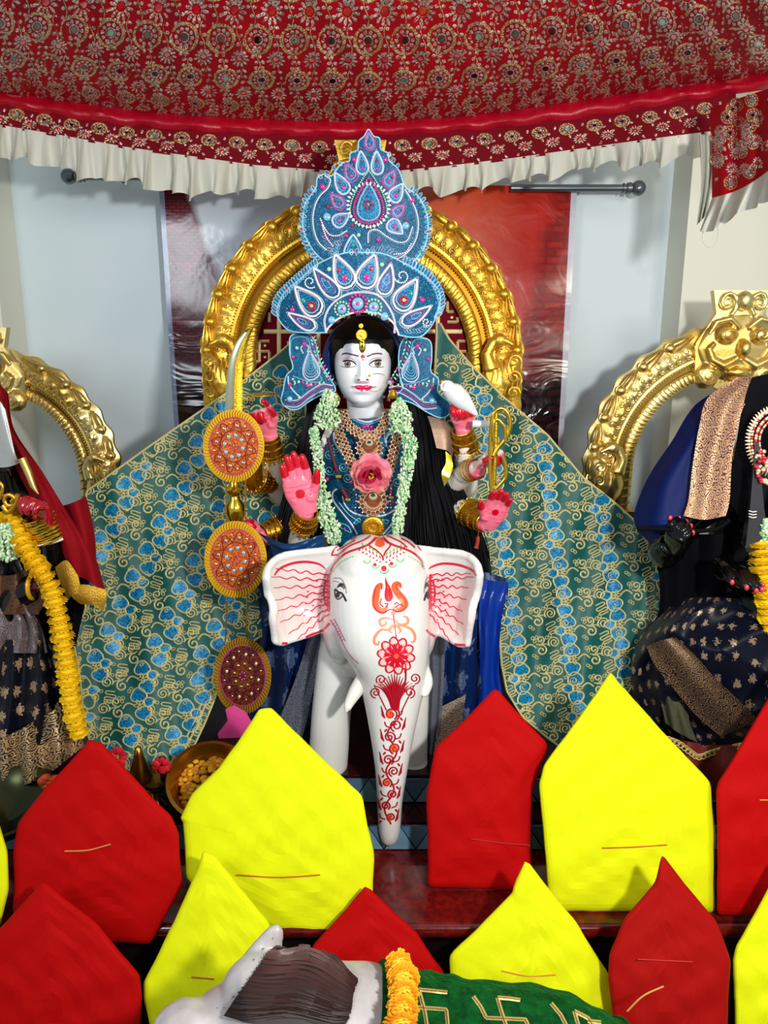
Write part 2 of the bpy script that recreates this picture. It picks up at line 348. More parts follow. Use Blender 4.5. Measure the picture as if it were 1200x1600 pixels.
# ------------------------------------------------------------------ printed banner
def mat_poster():
    m, nt, b = newmat('printed_banner'); L = nt.links.new
    at = N_(nt, 'ShaderNodeAttribute'); at.attribute_name = 'uvp'; sp = N_(nt, 'ShaderNodeSeparateXYZ'); L(at.outputs['Vector'], sp.inputs[0])
    U, V = sp.outputs[0], sp.outputs[1]
    def mth(op, a, c=None, cl=False, d=None):
        q = N_(nt, 'ShaderNodeMath', operation=op); q.use_clamp = cl
        for i, x in enumerate((a, c, d)):
            if x is None: continue
            if isinstance(x, (int, float)): q.inputs[i].default_value = x
            else: L(x, q.inputs[i])
        return q.outputs[0]
    def mix(f, a, c):
        x = N_(nt, 'ShaderNodeMix', data_type='RGBA')
        for i, q in ((0, f), (6, a), (7, c)):
            if isinstance(q, tuple): x.inputs[i].default_value = lin(q)
            elif isinstance(q, (int, float)): x.inputs[i].default_value = q
            else: L(q, x.inputs[i])
        return x.outputs[2]
    def step(x, a, w): return mth('DIVIDE', mth('SUBTRACT', x, a), w, True)
    ns = N_(nt, 'ShaderNodeTexNoise'); ns.inputs['Scale'].default_value = 5; ns.inputs['Detail'].default_value = 5; L(at.outputs['Vector'], ns.inputs['Vector'])
    nf = mth('SUBTRACT', ns.outputs['Fac'], .5)
    # sky: pale blue upper left, orange-red to the right and down
    sky = mix(step(mth('ADD', U, mth('MULTIPLY', nf, .25)), .38, .32), (204, 214, 226), (222, 92, 56))
    sky = mix(step(U, .70, .18), sky, (196, 40, 24))
    glow = mix(step(mth('ADD', V, mth('MULTIPLY', nf, .2)), .48, .2), (190, 96, 84), sky)
    # left red brick tower
    br = N_(nt, 'ShaderNodeTexBrick'); br.inputs['Scale'].default_value = 26; br.inputs['Color1'].default_value = lin((140, 26, 38)); br.inputs['Color2'].default_value = lin((96, 14, 30)); br.inputs['Mortar'].default_value = lin((46, 8, 24)); br.inputs['Mortar Size'].default_value = .04
    L(at.outputs['Vector'], br.inputs['Vector'])
    towl = mth('SUBTRACT', mth('ADD', .075, mth('MULTIPLY', mth('SUBTRACT', 1.0, V), .23)), mth('ADD', U, mth('MULTIPLY', nf, .06)))
    c = mix(step(towl, 0, .02), glow, br.outputs['Color'])
    # right dark tower
    br2 = N_(nt, 'ShaderNodeTexBrick'); br2.inputs['Scale'].default_value = 11; br2.inputs['Color1'].default_value = lin((166, 28, 18)); br2.inputs['Color2'].default_value = lin((84, 10, 16)); br2.inputs['Mortar'].default_value = lin((110, 14, 16)); br2.inputs['Mortar Size'].default_value = .09; br2.inputs['Mortar Smooth'].default_value = 1; br2.inputs['Bias'].default_value = -.3
    L(at.outputs['Vector'], br2.inputs['Vector'])
    towr = mth('SUBTRACT', mth('ADD', U, mth('MULTIPLY', nf, .1)), mth('ADD', .80, mth('MULTIPLY', V, .12)))
    c = mix(mth('MULTIPLY', step(towr, 0, .04), .85), c, br2.outputs['Color'])
    # dark ground, lower half
    br3 = N_(nt, 'ShaderNodeTexBrick'); br3.inputs['Scale'].default_value = 9; br3.inputs['Color1'].default_value = lin((34, 12, 22)); br3.inputs['Color2'].default_value = lin((52, 16, 28)); br3.inputs['Mortar'].default_value = lin((16, 8, 16)); br3.inputs['Mortar Size'].default_value = .05
    L(at.outputs['Vector'], br3.inputs['Vector'])
    c = mix(step(mth('ADD', mth('SUBTRACT', .56, V), mth('MULTIPLY', nf, .3)), 0, .16), c, br3.outputs['Color'])
    c = mix(mth('GREATER_THAN', U, .986), c, (200, 200, 215))
    c = mix(mth('LESS_THAN', U, .012), c, (150, 160, 190))
    L(c, b.inputs['Base Color']); b.inputs['Roughness'].default_value = .16
    n2 = N_(nt, 'ShaderNodeTexNoise'); n2.inputs['Scale'].default_value = 7; n2.inputs['Detail'].default_value = 3; n2.inputs['Distortion'].default_value = 1.2; L(at.outputs['Vector'], n2.inputs['Vector'])
    bp = N_(nt, 'ShaderNodeBump'); bp.inputs['Strength'].default_value = .8; bp.inputs['Distance'].default_value = .03
    fade = mth('ADD', .12, mth('MULTIPLY', step(mth('SUBTRACT', .6, V), 0, .3), .9))
    L(mth('MULTIPLY', n2.outputs['Fac'], fade), bp.inputs['Height']); L(bp.outputs[0], b.inputs['Normal'])
    return m
b = MB(); nu, nv = 60, 60; YB = 2.93
tl, tr, bl = P(247, 262, YB), P(903, 284, YB), P(247, 700, YB)
g = np.zeros((nu, nv, 3)); uv = np.zeros((nu, nv, 2))
for i in range(nu):
    for j in range(nv):
        u, v = i/(nu-1), j/(nv-1)
        g[i, j] = (tl[0]+u*(tr[0]-tl[0]), YB-.006*math.sin(u*9+v*2)-.004*math.sin(v*22+u*5)*(1-v), .95+v*(2.16-.95)); uv[i, j] = (u, v)
b.grid(g, 0, uv=uv); g2 = g.copy(); g2[..., 1] += .002; b.grid(g2, 0, uv=uv, flip=True)
b.build('banner', mat_poster(), label='red printed vinyl banner of temple towers at sunset hanging on the back wall', category='banner')
# curtain rods
rodm = mat('dark_steel', (110, 118, 124), .3, .7)
for nm, a, c_, lb in (('r', (905, 294), (992, 296), 'dark steel curtain rod end with ball finial at right of the banner'), ('l', (190, 276), (112, 272), 'dark steel curtain rod end with ball finial at left under the frill')):
    Y = 2.9; p0, p1 = P(*a, Y), P(*c_, Y); p1[2] = p0[2]
    t = thing('curtain_rod', lb, 'curtain rod', p0)
    b = MB(); s = 1 if nm == 'r' else -1; b.tube([p0+(-s*.25, 0, 0), p1], .013, 14); b.build('rod', rodm, t)
    b = MB(); b.ball(p1+(s*.012, 0, 0), .027, lv=3); b.tube([p1-(s*.03, 0, 0), p1-(s*.015, 0, 0)], .02, 14); b.tube([p1-(s*.045, 0, 0), p1-(s*.04, 0, 0)], .018, 14); b.build('finial', rodm, t)
    b = MB(); b.tube([p0+(s*.02, 0, 0), p0+(s*.02, .09, 0)], .008, 8); b.build('bracket', rodm, t)
# ================================================================== CANOPY
def cv(tab): return interp(tab)
J = cv([(-200, 120), (0, 145), (100, 160), (200, 174), (300, 183), (400, 189), (500, 192), (600, 192), (700, 186), (800, 175), (900, 160), (1000, 146), (1100, 132), (1400, 80)])
Bd = cv([(-200, 145), (0, 165), (100, 184), (200, 197), (300, 205), (400, 211), (500, 214), (600, 212), (700, 207), (800, 199), (900, 186), (1000, 171), (1100, 154), (1400, 110)])
H = cv([(-200, 160), (0, 198), (100, 215), (200, 233), (300, 247), (400, 261), (520, 270), (620, 270), (700, 262), (800, 250), (900, 236), (1000, 222), (1110, 208), (1150, 202)])
FRB = cv([(-200, 215), (0, 243), (60, 260), (180, 283), (240, 297), (300, 303), (480, 307), (620, 304), (700, 300), (770, 290), (900, 268), (1000, 257), (1110, 248), (1150, 240)])
TOP = -110.
prof = interp([(0, 1.93), (.35, 2.03), (.55, 2.16), (.75, 2.33), (.9, 2.5), (1.0, 2.66)])
def side(x): return .32*((np.asarray(x)-570)/620.)**2
def canY(x, y):
    t = np.clip((y-TOP)/(J(x)-TOP), 0, 1); return prof(t)-side(x)+.012*np.sin(x*.05+y*.03)+.008*np.sin(x*.11-y*.07)
def valY(x, y): return 2.64-side(x)*.95+.01*np.sin(np.asarray(x)*.035)
def surf_of(Yf):
    def f(a, lift=0.):
        a = np.asarray(a, float).reshape(-1, 2); return PN(a, Yf(a[:, 0], a[:, 1])-np.asarray(lift))
    return f
Scan, Sval = surf_of(canY), surf_of(valY)
def px_grid(mb, rows, surf, mi=0, back=.003, uv=True):
    """rows: (R,C,2) photo-measured lattice"""
    R, Cc = rows.shape[:2]; g = surf(rows.reshape(-1, 2)).reshape(R, Cc, 3)
    U = np.stack(np.meshgrid(np.linspace(0, 1, R), np.linspace(0, 1, Cc), indexing='ij')[::-1], -1)
    mb.grid(g, mi, uv=U); g2 = g+np.array((0, back, 0)); mb.grid(g2, mi, uv=U, flip=True); return g
WMUL = {}
def ribbon(mb, pts, w, surf, lift=.0015, mi=0, closed=False):
    w = np.asarray(w)*WMUL.get(id(surf), 1.0)
    p = np.asarray(pts, float)
    if closed: d = np.roll(p, -1, 0)-np.roll(p, 1, 0)
    else: d = np.gradient(p, axis=0)
    d = nrm(d); n = np.stack([-d[:, 1], d[:, 0]], 1); w = np.broadcast_to(np.asarray(w, float), (len(p),))[:, None]/2
    A, B, D = surf(p+n*w, lift*.15), surf(p, lift), surf(p-n*w, lift*.15)
    ok = ~(np.isnan(A).any(1) | np.isnan(B).any(1) | np.isnan(D).any(1))
    g = np.stack([A, B, D], 1); i = 0; m = len(p)
    if ok.all(): mb.grid(g, mi, closeu=closed); return
    while i < m:
        if ok[i]:
            j = i
            while j+1 < m and ok[j+1]: j += 1
            if j > i: mb.grid(g[i:j+1], mi)
            i = j+1
        else: i += 1
def fan(mb, pts, surf, lift=.001, mi=0, c=None, rings=2, dome=0.):
    p = np.asarray(pts, float); n = len(p); c = p.mean(0) if c is None else np.asarray(c, float)
    L = [c[None]]; lf = [lift+dome]
    for k in range(1, rings+1): L.append(c+(p-c)*k/rings); lf += [lift+dome*(1-(k/rings)**2)]*n
    V = surf(np.concatenate(L), np.array(lf))
    bad = np.isnan(V).any(1)
    if bad.any() and rings < 6: return
    V = np.where(bad[:, None], V[~bad].mean(0) if (~bad).any() else 0, V)
    ok = lambda fs_: [q for q in fs_ if not bad[q].any()]
    mb.add(V, ok([[0, 1+(j+1) % n, 1+j] for j in range(n)]), mi)
    for k in range(1, rings):
        a = 1+(k-1)*n; b_ = 1+k*n
        mb.add(V, ok([[a+j, a+(j+1) % n, b_+(j+1) % n, b_+j] for j in range(n)]), mi)
def ell(cx, cy, rx, ry, n=16, a0=0, rot=0):
    t = np.arange(n)*2*PI/n+a0; x, y = rx*np.cos(t), ry*np.sin(t); c, s = math.cos(rot), math.sin(rot)
    return np.stack([cx+x*c-y*s, cy+x*s+y*c], 1)
def spiral(cx, cy, r0, r1, a0, turns, n=24, sy=1):
    t = np.linspace(0, 1, n); r = r0+(r1-r0)*t; a = a0+turns*2*PI*t
    return np.stack([cx+r*np.cos(a), cy+sy*r*np.sin(a)], 1)
can = thing('canopy', 'crimson velvet canopy embroidered with sequinned flowers, hung over the shrine', 'canopy', P(575, 195, 2.5))
xs = np.linspace(-160, 1360, 120)
rows = np.array([[(x, TOP+(J(x)-TOP)*t) for x in xs] for t in np.linspace(0, 1, 30)])
b = MB(); px_grid(b, rows, Scan); b.build('roof_cloth', M['red_velvet'], can)
xv = np.linspace(-160, 1150, 160)
b = MB(); px_grid(b, np.array([[(x, J(x)-2+(Bd(x)-J(x)+2)*t) for x in np.linspace(-160, 1360, 150)] for t in np.linspace(0, 1, 6)]),
    surf_of(lambda x, y: valY(x, y)-.02*np.sin(PI*np.clip((y-J(x))/(Bd(x)-J(x)), 0, 1))-.006*np.sin(x*.09)*np.sin((y-J(x))*.2))); b.build('piping', M['red_piping'], can)
b = MB(); px_grid(b, np.array([[(x, Bd(x)-1+(H(x)-Bd(x)+1)*t) for x in xv] for t in np.linspace(0, 1, 6)]), Sval); b.build('valance', mat('dark_crimson', (112, 2, 20), .8, spec=.15), can)
# side drape at the right corner
def drY(x, y): return 2.22-.5*np.clip((np.asarray(x)-1112)/150., 0, 1.2)+.012*np.sin(np.asarray(x)*.16)
Sdr = surf_of(drY)
b = MB(); rows = np.array([[(1113+150*s+(0 if t > .3 else -2), (1-t)*(168-s*50)+t*(312-s*75+8*math.sin(s*5))) for s in np.linspace(0, 1, 24)] for t in np.linspace(0, 1, 16)])
px_grid(b, rows, Sdr); b.build('corner_drape', M['red_velvet'], can)
# embroidery
gl = [mat_sequin('gold_sequin_thread', (120, 70, 36), (250, 222, 160), 380, .4, .15), mat_sequin('silver_sequin_thread', (130, 70, 62), (255, 240, 226), 380, .35, .15), M['gem_red'], M['gem_dark'], M['gem_green']]
def ring_flower(mb, cx, cy, r, f, S, tilt, k):
    mb2 = mb; R = lambda rr, n=16: ell(cx, cy, rr, rr*f, n, rot=tilt)
    ribbon(mb2, R(r), r*.27, S, .002, 0, True)
    for q in range(10):
        a = q*2*PI/10; c, s = math.cos(tilt), math.sin(tilt); x, y = r*.62*math.cos(a), r*.62*f*math.sin(a)
        fan(mb2, ell(cx+x*c-y*s, cy+x*s+y*c, r*.17, r*.17*f, 5), S, .0015, 1, rings=1, dome=.002)
    ribbon(mb2, R(r*.36, 12), r*.12, S, .002, 1, True)
    fan(mb2, R(r*.26, 8), S, .002, 4 if k % 5 == 1 else 3, rings=1)
def daisy(mb, cx, cy, r, f, S, tilt, k):
    c, s = math.cos(tilt), math.sin(tilt)
    for q in range(12):
        a = q*2*PI/12+.2; rr = r*(.74 if a < PI else .62)
        x, y = rr*math.cos(a), rr*f*math.sin(a)
        e = ell(0, 0, r*.3, r*.13, 7, rot=a); e[:, 1] *= f
        e = e @ np.array([[c, s], [-s, c]]); fan(mb, e+(cx+x*c-y*s, cy+x*s+y*c), S, .0015, 1, rings=1, dome=.002)
    fan(mb, ell(cx, cy, r*.3, r*.3*f, 8, rot=tilt), S, .002, 2, rings=1, dome=.002)
    ribbon(mb, ell(cx, cy, r*.45, r*.45*f, 12, rot=tilt), r*.09, S, .002, 0, True)
rowdef = [(-62, 'd', 20, 1.1), (-22, 'r', 22, 1.1), (18, 'd', 20, 1.15), (64, 'r', 20.5, 1.05), (94, 'd', 15, .95), (127, 'r', 18, .78), (149, 'd', 14, .75), (170, 'r', 14, .55), (184, 'd', 13, .42)]
b = MB(); vine = MB()
for ri, (yc, kd, r, f) in enumerate(rowdef):
    tt = (yc-TOP)/(J(560)-TOP); sp = 63-6*tt*1.6
    for c_ in range(-12, 13):
        x = 575+c_*sp+(0 if kd == 'r' else sp*.45)
        if x < -60 or x > 1270: continue
        y = TOP+tt*(J(x)-TOP)
        slope = (J(x+5)-J(x-5))/10*tt
        tilt = math.atan(slope)*1.2
        (ring_flower if kd == 'r' else daisy)(b, x, y, r, f, Scan, tilt, c_+ri)
        x2 = 575+c_*sp+sp*.5+(0 if kd == 'r' else sp*.45)
        hgt = r*1.25*f
        y2 = TOP+tt*(J(x2)-TOP)
        t = np.linspace(-1, 1, 9); pts = np.stack([x2+4*np.sin(t*PI), y2+t*hgt], 1)
        ribbon(vine, pts, 1.7, Scan, .0015, 0)
        for q in (-.7, -.2, .3, .8):
            for sd in (-1, 1):
                e = ell(x2+4*math.sin(q*PI)+sd*5, y2+q*hgt, 3.4, 2.4*f+.6, 7, rot=sd*.5); fan(vine, e, Scan, .001, 1, rings=1, dome=.003)
o1 = b.build('flower_embroidery', gl, can, kind='stuff', label='gold and silver sequinned flowers')
vine.build('vine_embroidery', gl, can, kind='stuff')
b = MB()
for x in np.arange(-60, 1112, 43):
    for rr, (tt, kd) in enumerate(((.28, 'r'), (.62, 'd'))):
        xx = x+rr*20; 
        if xx > 1108: continue
        y = Bd(xx)+tt*(H(xx)-Bd(xx)); f = .7
        tl_ = math.atan((Bd(xx+5)-Bd(xx-5))/10)
        (ring_flower if kd == 'r' else daisy)(b, xx, y, 11.5, f, Sval, tl_, int(x))
    for q in range(9): fan(b, ell(x+q*4.8, Bd(x+q*4.8)+(.2+.65*((q*7) % 5)/4)*(H(x)-Bd(x)), 3.2, 2.0, 6, rot=q), Sval, .001, q % 2, rings=1, dome=.002)
for k in range(60):
    s, t = random.random(), random.random()
    x = 1117+85*s; y = (1-t)*(150)+t*(300-s*40)
    if y < 175 and random.random() < .5: continue
    if k % 3 == 0: ring_flower(b, x, y, 10, 1, Sdr, 0, k)
    elif k % 3 == 1: daisy(b, x, y, 10, 1, Sdr, 0, k)
    else: fan(b, ell(x, y, 4, 2.5, 6, rot=k), Sdr, .001, 1, rings=1, dome=.002)
b.build('valance_embroidery', gl, can, kind='stuff')
# frill: gathered strip
def frill(xa, xb, top, bot, Yf, name, amp=.03, n=1100):
    b = MB(); xs = np.linspace(xa, xb, n); ph = np.cumsum(1+.5*np.sin(xs*.07)+.35*np.sin(xs*.19+1))*(xb-xa)/n/5.6
    R = 12; g = np.zeros((R, n, 3))
    for k in range(R):
        t = k/(R-1); y = top(xs)-3+(bot(xs)-top(xs)+3+5*np.sin(xs*.11)*t+4*t*np.sin(xs*.043+2)+4*t*np.sin(ph+.6))*t
        a = amp*(.25+.75*t**.8)
        wv = np.sin(ph)+.4*np.sin(ph*2.3+1.5)+.25*np.sin(ph*.41)
        px = xs+6*t*np.cos(ph+t)
        g[k] = PN(np.stack([px, y], 1), Yf(xs, y)-.004-a*wv*.6)
    b.grid(g, 0); b.grid(g+np.array((0, .0015, 0)), 0, flip=True)
    return b.build(name, M['cream'], can)
frill(-160, 1112, H, FRB, lambda x, y: valY(x, y)+.0, 'frill')
def cr_frill():
    n = 260; s = np.linspace(0, 1, n); tx = 1113+150*s; ty = 312-s*75+8*np.sin(s*5)
    b = MB(); R = 10; g = np.zeros((R, n, 3)); ph = s*42+2*np.sin(s*9)
    for k in range(R):
        t = k/(R-1); px = tx-22*t*(1-s)+3*t*np.cos(ph); y = ty-3+t*(52-8*s+5*np.sin(s*13))
        g[k] = PN(np.stack([px, y], 1), drY(tx, y)-.014*(.3+t)*np.sin(ph)-.01)
    b.grid(g, 0); b.grid(g+np.array((0, .002, 0)), 0, flip=True); b.build('frill', M['cream'], can)
    b = MB(); R = 14; n = 40; g = np.zeros((R, n, 3)); q = np.linspace(0, 1, n)
    for k in range(R):
        t = k/(R-1); px = 1092+ (24-14*t)*q+6*np.sin(t*3)-t*4*(1-q); y = 212+t*(140-15*q)+0*q
        g[k] = PN(np.stack([px, y], 1), 2.25-.012*np.sin(q*14+t*2))
    b.grid(g, 0); b.grid(g+np.array((0, .002, 0)), 0, flip=True); b.build('frill', M['cream'], can)
    b = MB(); b.tube(PN(crom([(1101, 350), (1098, 375), (1108, 386), (1120, 378), (1122, 352)], 6), 2.24), .0016, 6); b.build('tie_loop', M['cream'], can)
cr_frill()
# ================================================================== GILDED ARCHES
def arch(cx, cy, ri, ro, Y, yleg, gm, gd, label, n_leaf, ang=(-8, 188), crest=None, crest_w=95, birds=(1, -1), aspect=1.0, leg_px=None, seed=1):
    """cx, cy, ri, ro measured in the photo; relief built on a bent profile with straight legs"""
    s = SC(cy, Y); c = P(cx, cy, Y); root = thing('gilded_arch', label, 'arch', (c[0], Y, .41), None)
    ri_, ro_ = ri*s, ro*s; wd = ro_-ri_
    # path parameter: left leg up, around, right leg down
    leg = yleg*s; na = 220; nl = 40
    cen = [(-1, -leg+leg*k/nl) for k in range(nl)]
    pts = []
    for k in range(nl): pts.append((-1, 0, -leg+leg*k/nl, 0))          # (nx, nz, z offset, flag)
    for k in range(na+1):
        a = PI-PI*k/na; pts.append((math.cos(a), math.sin(a), 0, 1))
    for k in range(1, nl+1): pts.append((1, 0, -leg*k/nl, 0))
    # radial profile (fraction of width, height m)
    pr = [(0, 0), (0, .012), (.03, .02), (.10, .024), (.2, .022), (.24, .018), (.27, .006), (.36, .006), (.38, .02), (.42, .026), (.47, .024), (.5, .026), (.6, .034), (.72, .030), (.78, .022), (.84, .02), (.93, .014), (1.0, .008), (1.0, 0)]
    b = MB(); m = len(pts); R = len(pr); g = np.zeros((m, R, 3)); sarc = 0; prev = None
    rnd = random.Random(seed)
    for i, (nx, nz, zo, fl) in enumerate(pts):
        q = (nx*ri_, zo+nz*ri_)
        if prev: sarc += math.dist(q, prev)
        prev = q
        for j, (f, h) in enumerate(pr):
            sc_ = 1.0
            if f >= .93: f = f+.035*math.sin(sarc/ri_*n_leaf*1.02*2)*(1 if fl else .3)
            r = ri_+wd*f
            x = nx*r; z = nz*r*aspect+zo
            if .05 < f < .23: h += .004*math.sin(sarc*900/2.2+f*30)
            if .5 < f < .75: h += .005*math.sin(sarc*170+f*9)*math.sin(f*40+sarc*60)
            g[i, j] = (c[0]+x, Y-h, c[2]+z)
    b.grid(g, 0)
    g2 = g.copy(); g2[..., 1] = Y+.004; b.grid(g2[:, [0, -1]], 0, flip=True)
    b.build('arch_band', gm, root)
    # dark inner groove and its bead string
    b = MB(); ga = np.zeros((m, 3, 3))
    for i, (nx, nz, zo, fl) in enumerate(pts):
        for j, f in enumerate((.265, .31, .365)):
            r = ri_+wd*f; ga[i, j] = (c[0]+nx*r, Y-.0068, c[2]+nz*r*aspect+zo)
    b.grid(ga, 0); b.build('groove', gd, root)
    b = MB(); cs = []
    tot = PI*ri_*1.1+2*leg; nb = int(tot/.0105)
    for k in range(nb):
        i = k/(nb-1)*(m-1); i0 = min(int(i), m-2); t = i-i0
        for f, rr in ((.375, 0), (.49, 0)):
            p = [pts[i0][q]*(1-t)+pts[i0+1][q]*t for q in range(3)]; r = ri_+wd*f
            cs.append((c[0]+p[0]*r, Y-.026, c[2]+p[1]*r*aspect+p[2]))
    b.balls(cs, .0042, 0, 0); b.build('bead_string', gm, root, kind='stuff')
    # leafy rope marks on the inner band, foliage scrolls on the middle band
    b = MB()
    for k in range(int(tot/.018)):
        i = int(k/(tot/.018)*(m-1)); nx, nz, zo, _ = pts[i]; tx, tz = -nz, nx
        p = []
        for q in np.linspace(0, 1, 4):
            r = ri_+wd*(.03+.2*q); o = .010*math.sin(q*1.8); p.append((c[0]+nx*r+tx*o, Y-.024, c[2]+nz*r*aspect+zo+tz*o))
        b.tube(p, [.002, .0036, .0032, .0012], 5)
    b.build('leaf_rope', gm, root, kind='stuff')
    b = MB()
    for k in range(int(tot/.034)):
        i = int((k+.5)/(tot/.034)*(m-1)); nx, nz, zo, _ = pts[i]; tx, tz = -nz, nx; r = ri_+wd*.625
        for sg in (1, -1):
            sp_ = spiral(sg*.009, 0, .010, .002, 0 if sg > 0 else PI, 1.2*sg, 10)
            p = [(c[0]+nx*(r+u)+tx*v, Y-.0345, c[2]+nz*(r+u)*aspect+zo+tz*v) for u, v in sp_]
            b.tube(p, .0022, 5)
    b.build('scrollwork', gm, root, kind='stuff')
    # curled leaves along the rim, one object each
    proto = None
    for k in range(n_leaf):
        a = math.radians(ang[0])+(math.radians(ang[1])-math.radians(ang[0]))*(k+.5)/n_leaf
        if crest and abs(a-PI/2)*ro_ < crest_w*s*.55: continue
        nx, nz = math.cos(a), math.sin(a); sg = 1 if a < PI/2 else -1
        o3 = np.array((c[0]+nx*(ri_+wd*.86), Y-.02, c[2]+nz*(ri_+wd*.86)*aspect))
        if nz < 0: o3 = np.array((c[0]+math.copysign(1, nx)*(ri_+wd*.86), Y-.02, c[2]+nz*(ri_+wd*.86)*1.1))
        if proto is None:
            b = MB(); L = wd*.36
            b.ball((L*.30, -.006, L*.2), (L*.30, .020, L*.34), lv=2)                 # bulging curled head
            b.ball((-L*.25, -.003, 0), (L*.62, .012, L*.22), rot=np.array([[math.cos(.5), 0, -math.sin(.5)], [0, 1, 0], [math.sin(.5), 0, math.cos(.5)]]), lv=2)
            for q in range(3):
                t = np.linspace(0, 1, 8); b.tube(np.stack([-L*.9+L*1.3*t, -.012-.012*np.sin(t*PI), -L*.45+L*(.32+.2*q)*t+L*.1*q+0*t], 1), .0028*(1-.6*t), 5)
            b.tube([(L*.30+x, -.016+abs(x)*.3, L*.2+y) for x, y in spiral(0, 0, L*.34, L*.08, .5, 1.1, 14)], .003, 5)
            proto = b.mesh('leaf', gm)
        o = bpy.data.objects.new('leaf', proto); C.objects.link(o); o.parent = root; o.location = o3-world_origin(root)
        o.rotation_euler = (0, -(a-PI/2)+sg*.5-.25*0, 0); o.scale = (sg*1.0, 1, 1.0)
    # birds perched where the curve springs from the legs
    for sg in birds:
        b = MB(); L = wd
        def q(x, z, y=0): return (c[0]+sg*(ri_+wd*.5+x*L), Y-.03+y, c[2]-leg*0+z*L)
        b.ball(q(.02, -.35), (.32*L, .035, .42*L), lv=2)                 # body
        b.ball(q(.22, -.15, -.012), (.2*L, .03, .42*L), rot=np.array([[math.cos(.3*sg), 0, math.sin(.3*sg)], [0, 1, 0], [-math.sin(.3*sg), 0, math.cos(.3*sg)]]), lv=2)
        b.tube([q(-.12, -.1, -.02), q(-.2, .18, -.02), q(-.1, .38, -.02), q(.02, .42, -.02)], [.15*L, .11*L, .1*L, .1*L], 10)
        b.ball(q(.02, .42, -.02), .14*L, lv=2)
        b.tube([q(.1, .42, -.03), q(.26, .34, -.03), q(.28, .26, -.03)], [.06*L, .04*L, .012*L], 8)
        bd_ = remesh(b, 'bird', gm, .0035, 4, parent=root)
        b = MB()
        for k in range(6):
            t = np.linspace(0, 1, 8)
            b.tube([q(.30-.09*k+.06*math.sin(u*3), -.05-.62*u+.05*k, -.042+.014*u) for u in t], .0036*(1-.5*t), 5)
        for k in range(3): b.tube([q(x, z, -.05) for x, z in spiral(.28, .05-.28*k, .12, .03, 0, 1.3, 14)], .003, 5)
        b.build('wing_feathers', gm, root)
        b = MB(); b.box(q(.0, -.95, 0), (wd*1.06, .05, .12*L)); b.box(q(0, -1.08, 0), (wd*.9, .045, .14*L))
        zb = -1.15
        b.box(q(0, zb-.55, .004), (wd*.86, .04, 1.1*L)); b.box(q(0, zb-.5, -.012), (wd*.62, .03, .8*L)); b.ball(q(0, zb-.5, -.03), (.16*L, .02, .16*L), lv=2)
        for x in (-.38, .38): b.balls([q(x, zb-.05-k*.09, -.018) for k in range(11)], .005, 0, 0)
        b.balls([q(-.4+k*.1, -1.03, -.024) for k in range(9)], .005, 0, 0)
        b.build('pedestal', gm, root)
    if crest:
        cy_, chh = crest; W = crest_w*s; z0 = P(cx, cy_, Y)[2]; zt = z0; H_ = chh*s
        b = MB()
        def q(x, z, y=0): return (c[0]+x*W, Y-.03+y, zt-z*H_)
        b.ball(q(0, .55), (.52*W, .04, .36*H_), lv=2)
        t = [(-.36, .0), (.36, .0), (.30, .22), (.52, .5), (.5, .8), (.2, .95), (0, 1.12), (-.2, .95), (-.5, .8), (-.52, .5), (-.30, .22)]
        v = [q(x, z, .02) for x, z in t]+[q(x, z, -.008) for x, z in t]; n = len(t)
        bb = MB(); cc = [q(0, .5, .02)]+v[:n]; bb.add(cc, [[0, 1+(j+1) % n, 1+j] for j in range(n)]); cc = [q(0, .5, -.02)]+v[n:]; bb.add(cc, [[0, 1+j, 1+(j+1) % n] for j in range(n)])
        bb.add(v, [[j, (j+1) % n, n+(j+1) % n, n+j] for j in range(n)]); bb.build('crest_plate', gm, root)
        for sg in (-1, 1):
            b.ball(q(sg*.2, .42, -.03), (.13*W, .03, .09*H_), lv=2)            # eyes
            b.tube([q(sg*x, z, -.04) for x, z in ((.05, .36), (.18, .27), (.34, .3), (.42, .42))], [.03*W, .045*W, .04*W, .02*W], 8)
            b.tube([q(sg*x, z, -.035) for x, z in ((.03, .64), (.2, .72), (.34, .66), (.4, .55), (.33, .5))], [.04*W, .06*W, .05*W, .04*W, .02*W], 8)   # whisker curls
            b.ball(q(sg*.36, .82, -.01), (.16*W, .03, .14*H_), lv=2)
            b.tube([q(sg*x, z, -.02) for x, z in spiral(.2, .12, .13, .03, 2, 1.1, 12)], .03*W, 7)
        b.ball(q(0, .55, -.05), (.08*W, .03, .09*H_), lv=2); b.ball(q(0, .78, -.03), (.16*W, .025, .06*H_), lv=2); b.ball(q(0, 1.0, -.02), (.12*W, .03, .13*H_), lv=2)
        b.ball(q(0, .1, -.02), (.1*W, .03, .1*H_), lv=2)
        remesh(b, 'lion_mask', gm, .0032, 2, parent=root)
        b = MB()
        b.balls([q(x, .84+.05*abs(x), -.055) for x in np.linspace(-.2, .2, 8)], .0055, 0, 0)
        for sg in (-1, 1):
            for kk, (x0, z0_, r0) in enumerate(((.2, .42, .1), (.36, .82, .13), (.2, .12, .1))):
                b.tube([q(sg*x, z, -.062+.02*kk) for x, z in [(x0+(p-0), z0_+w_*.7) for p, w_ in spiral(0, 0, r0, .03, 0, 1.4, 14)]], .0026, 5)
        b.build('mask_ornament', gm, root, kind='stuff')
    return root
arch(566, 568, 166, 250, 2.45, 200, M['gold'], M['gold_dark'], 'large bright gold arch with curled leaves framing the central goddess', 19, crest=(224, 120), crest_w=105, seed=1)
arch(0, 738, 126, 190, 2.5, 170, M['gold_pale'], M['gold_pale_dark'], 'pale gold arch behind the dark figure at left', 15, crest=(512, 130), crest_w=122, seed=2, birds=(1,))
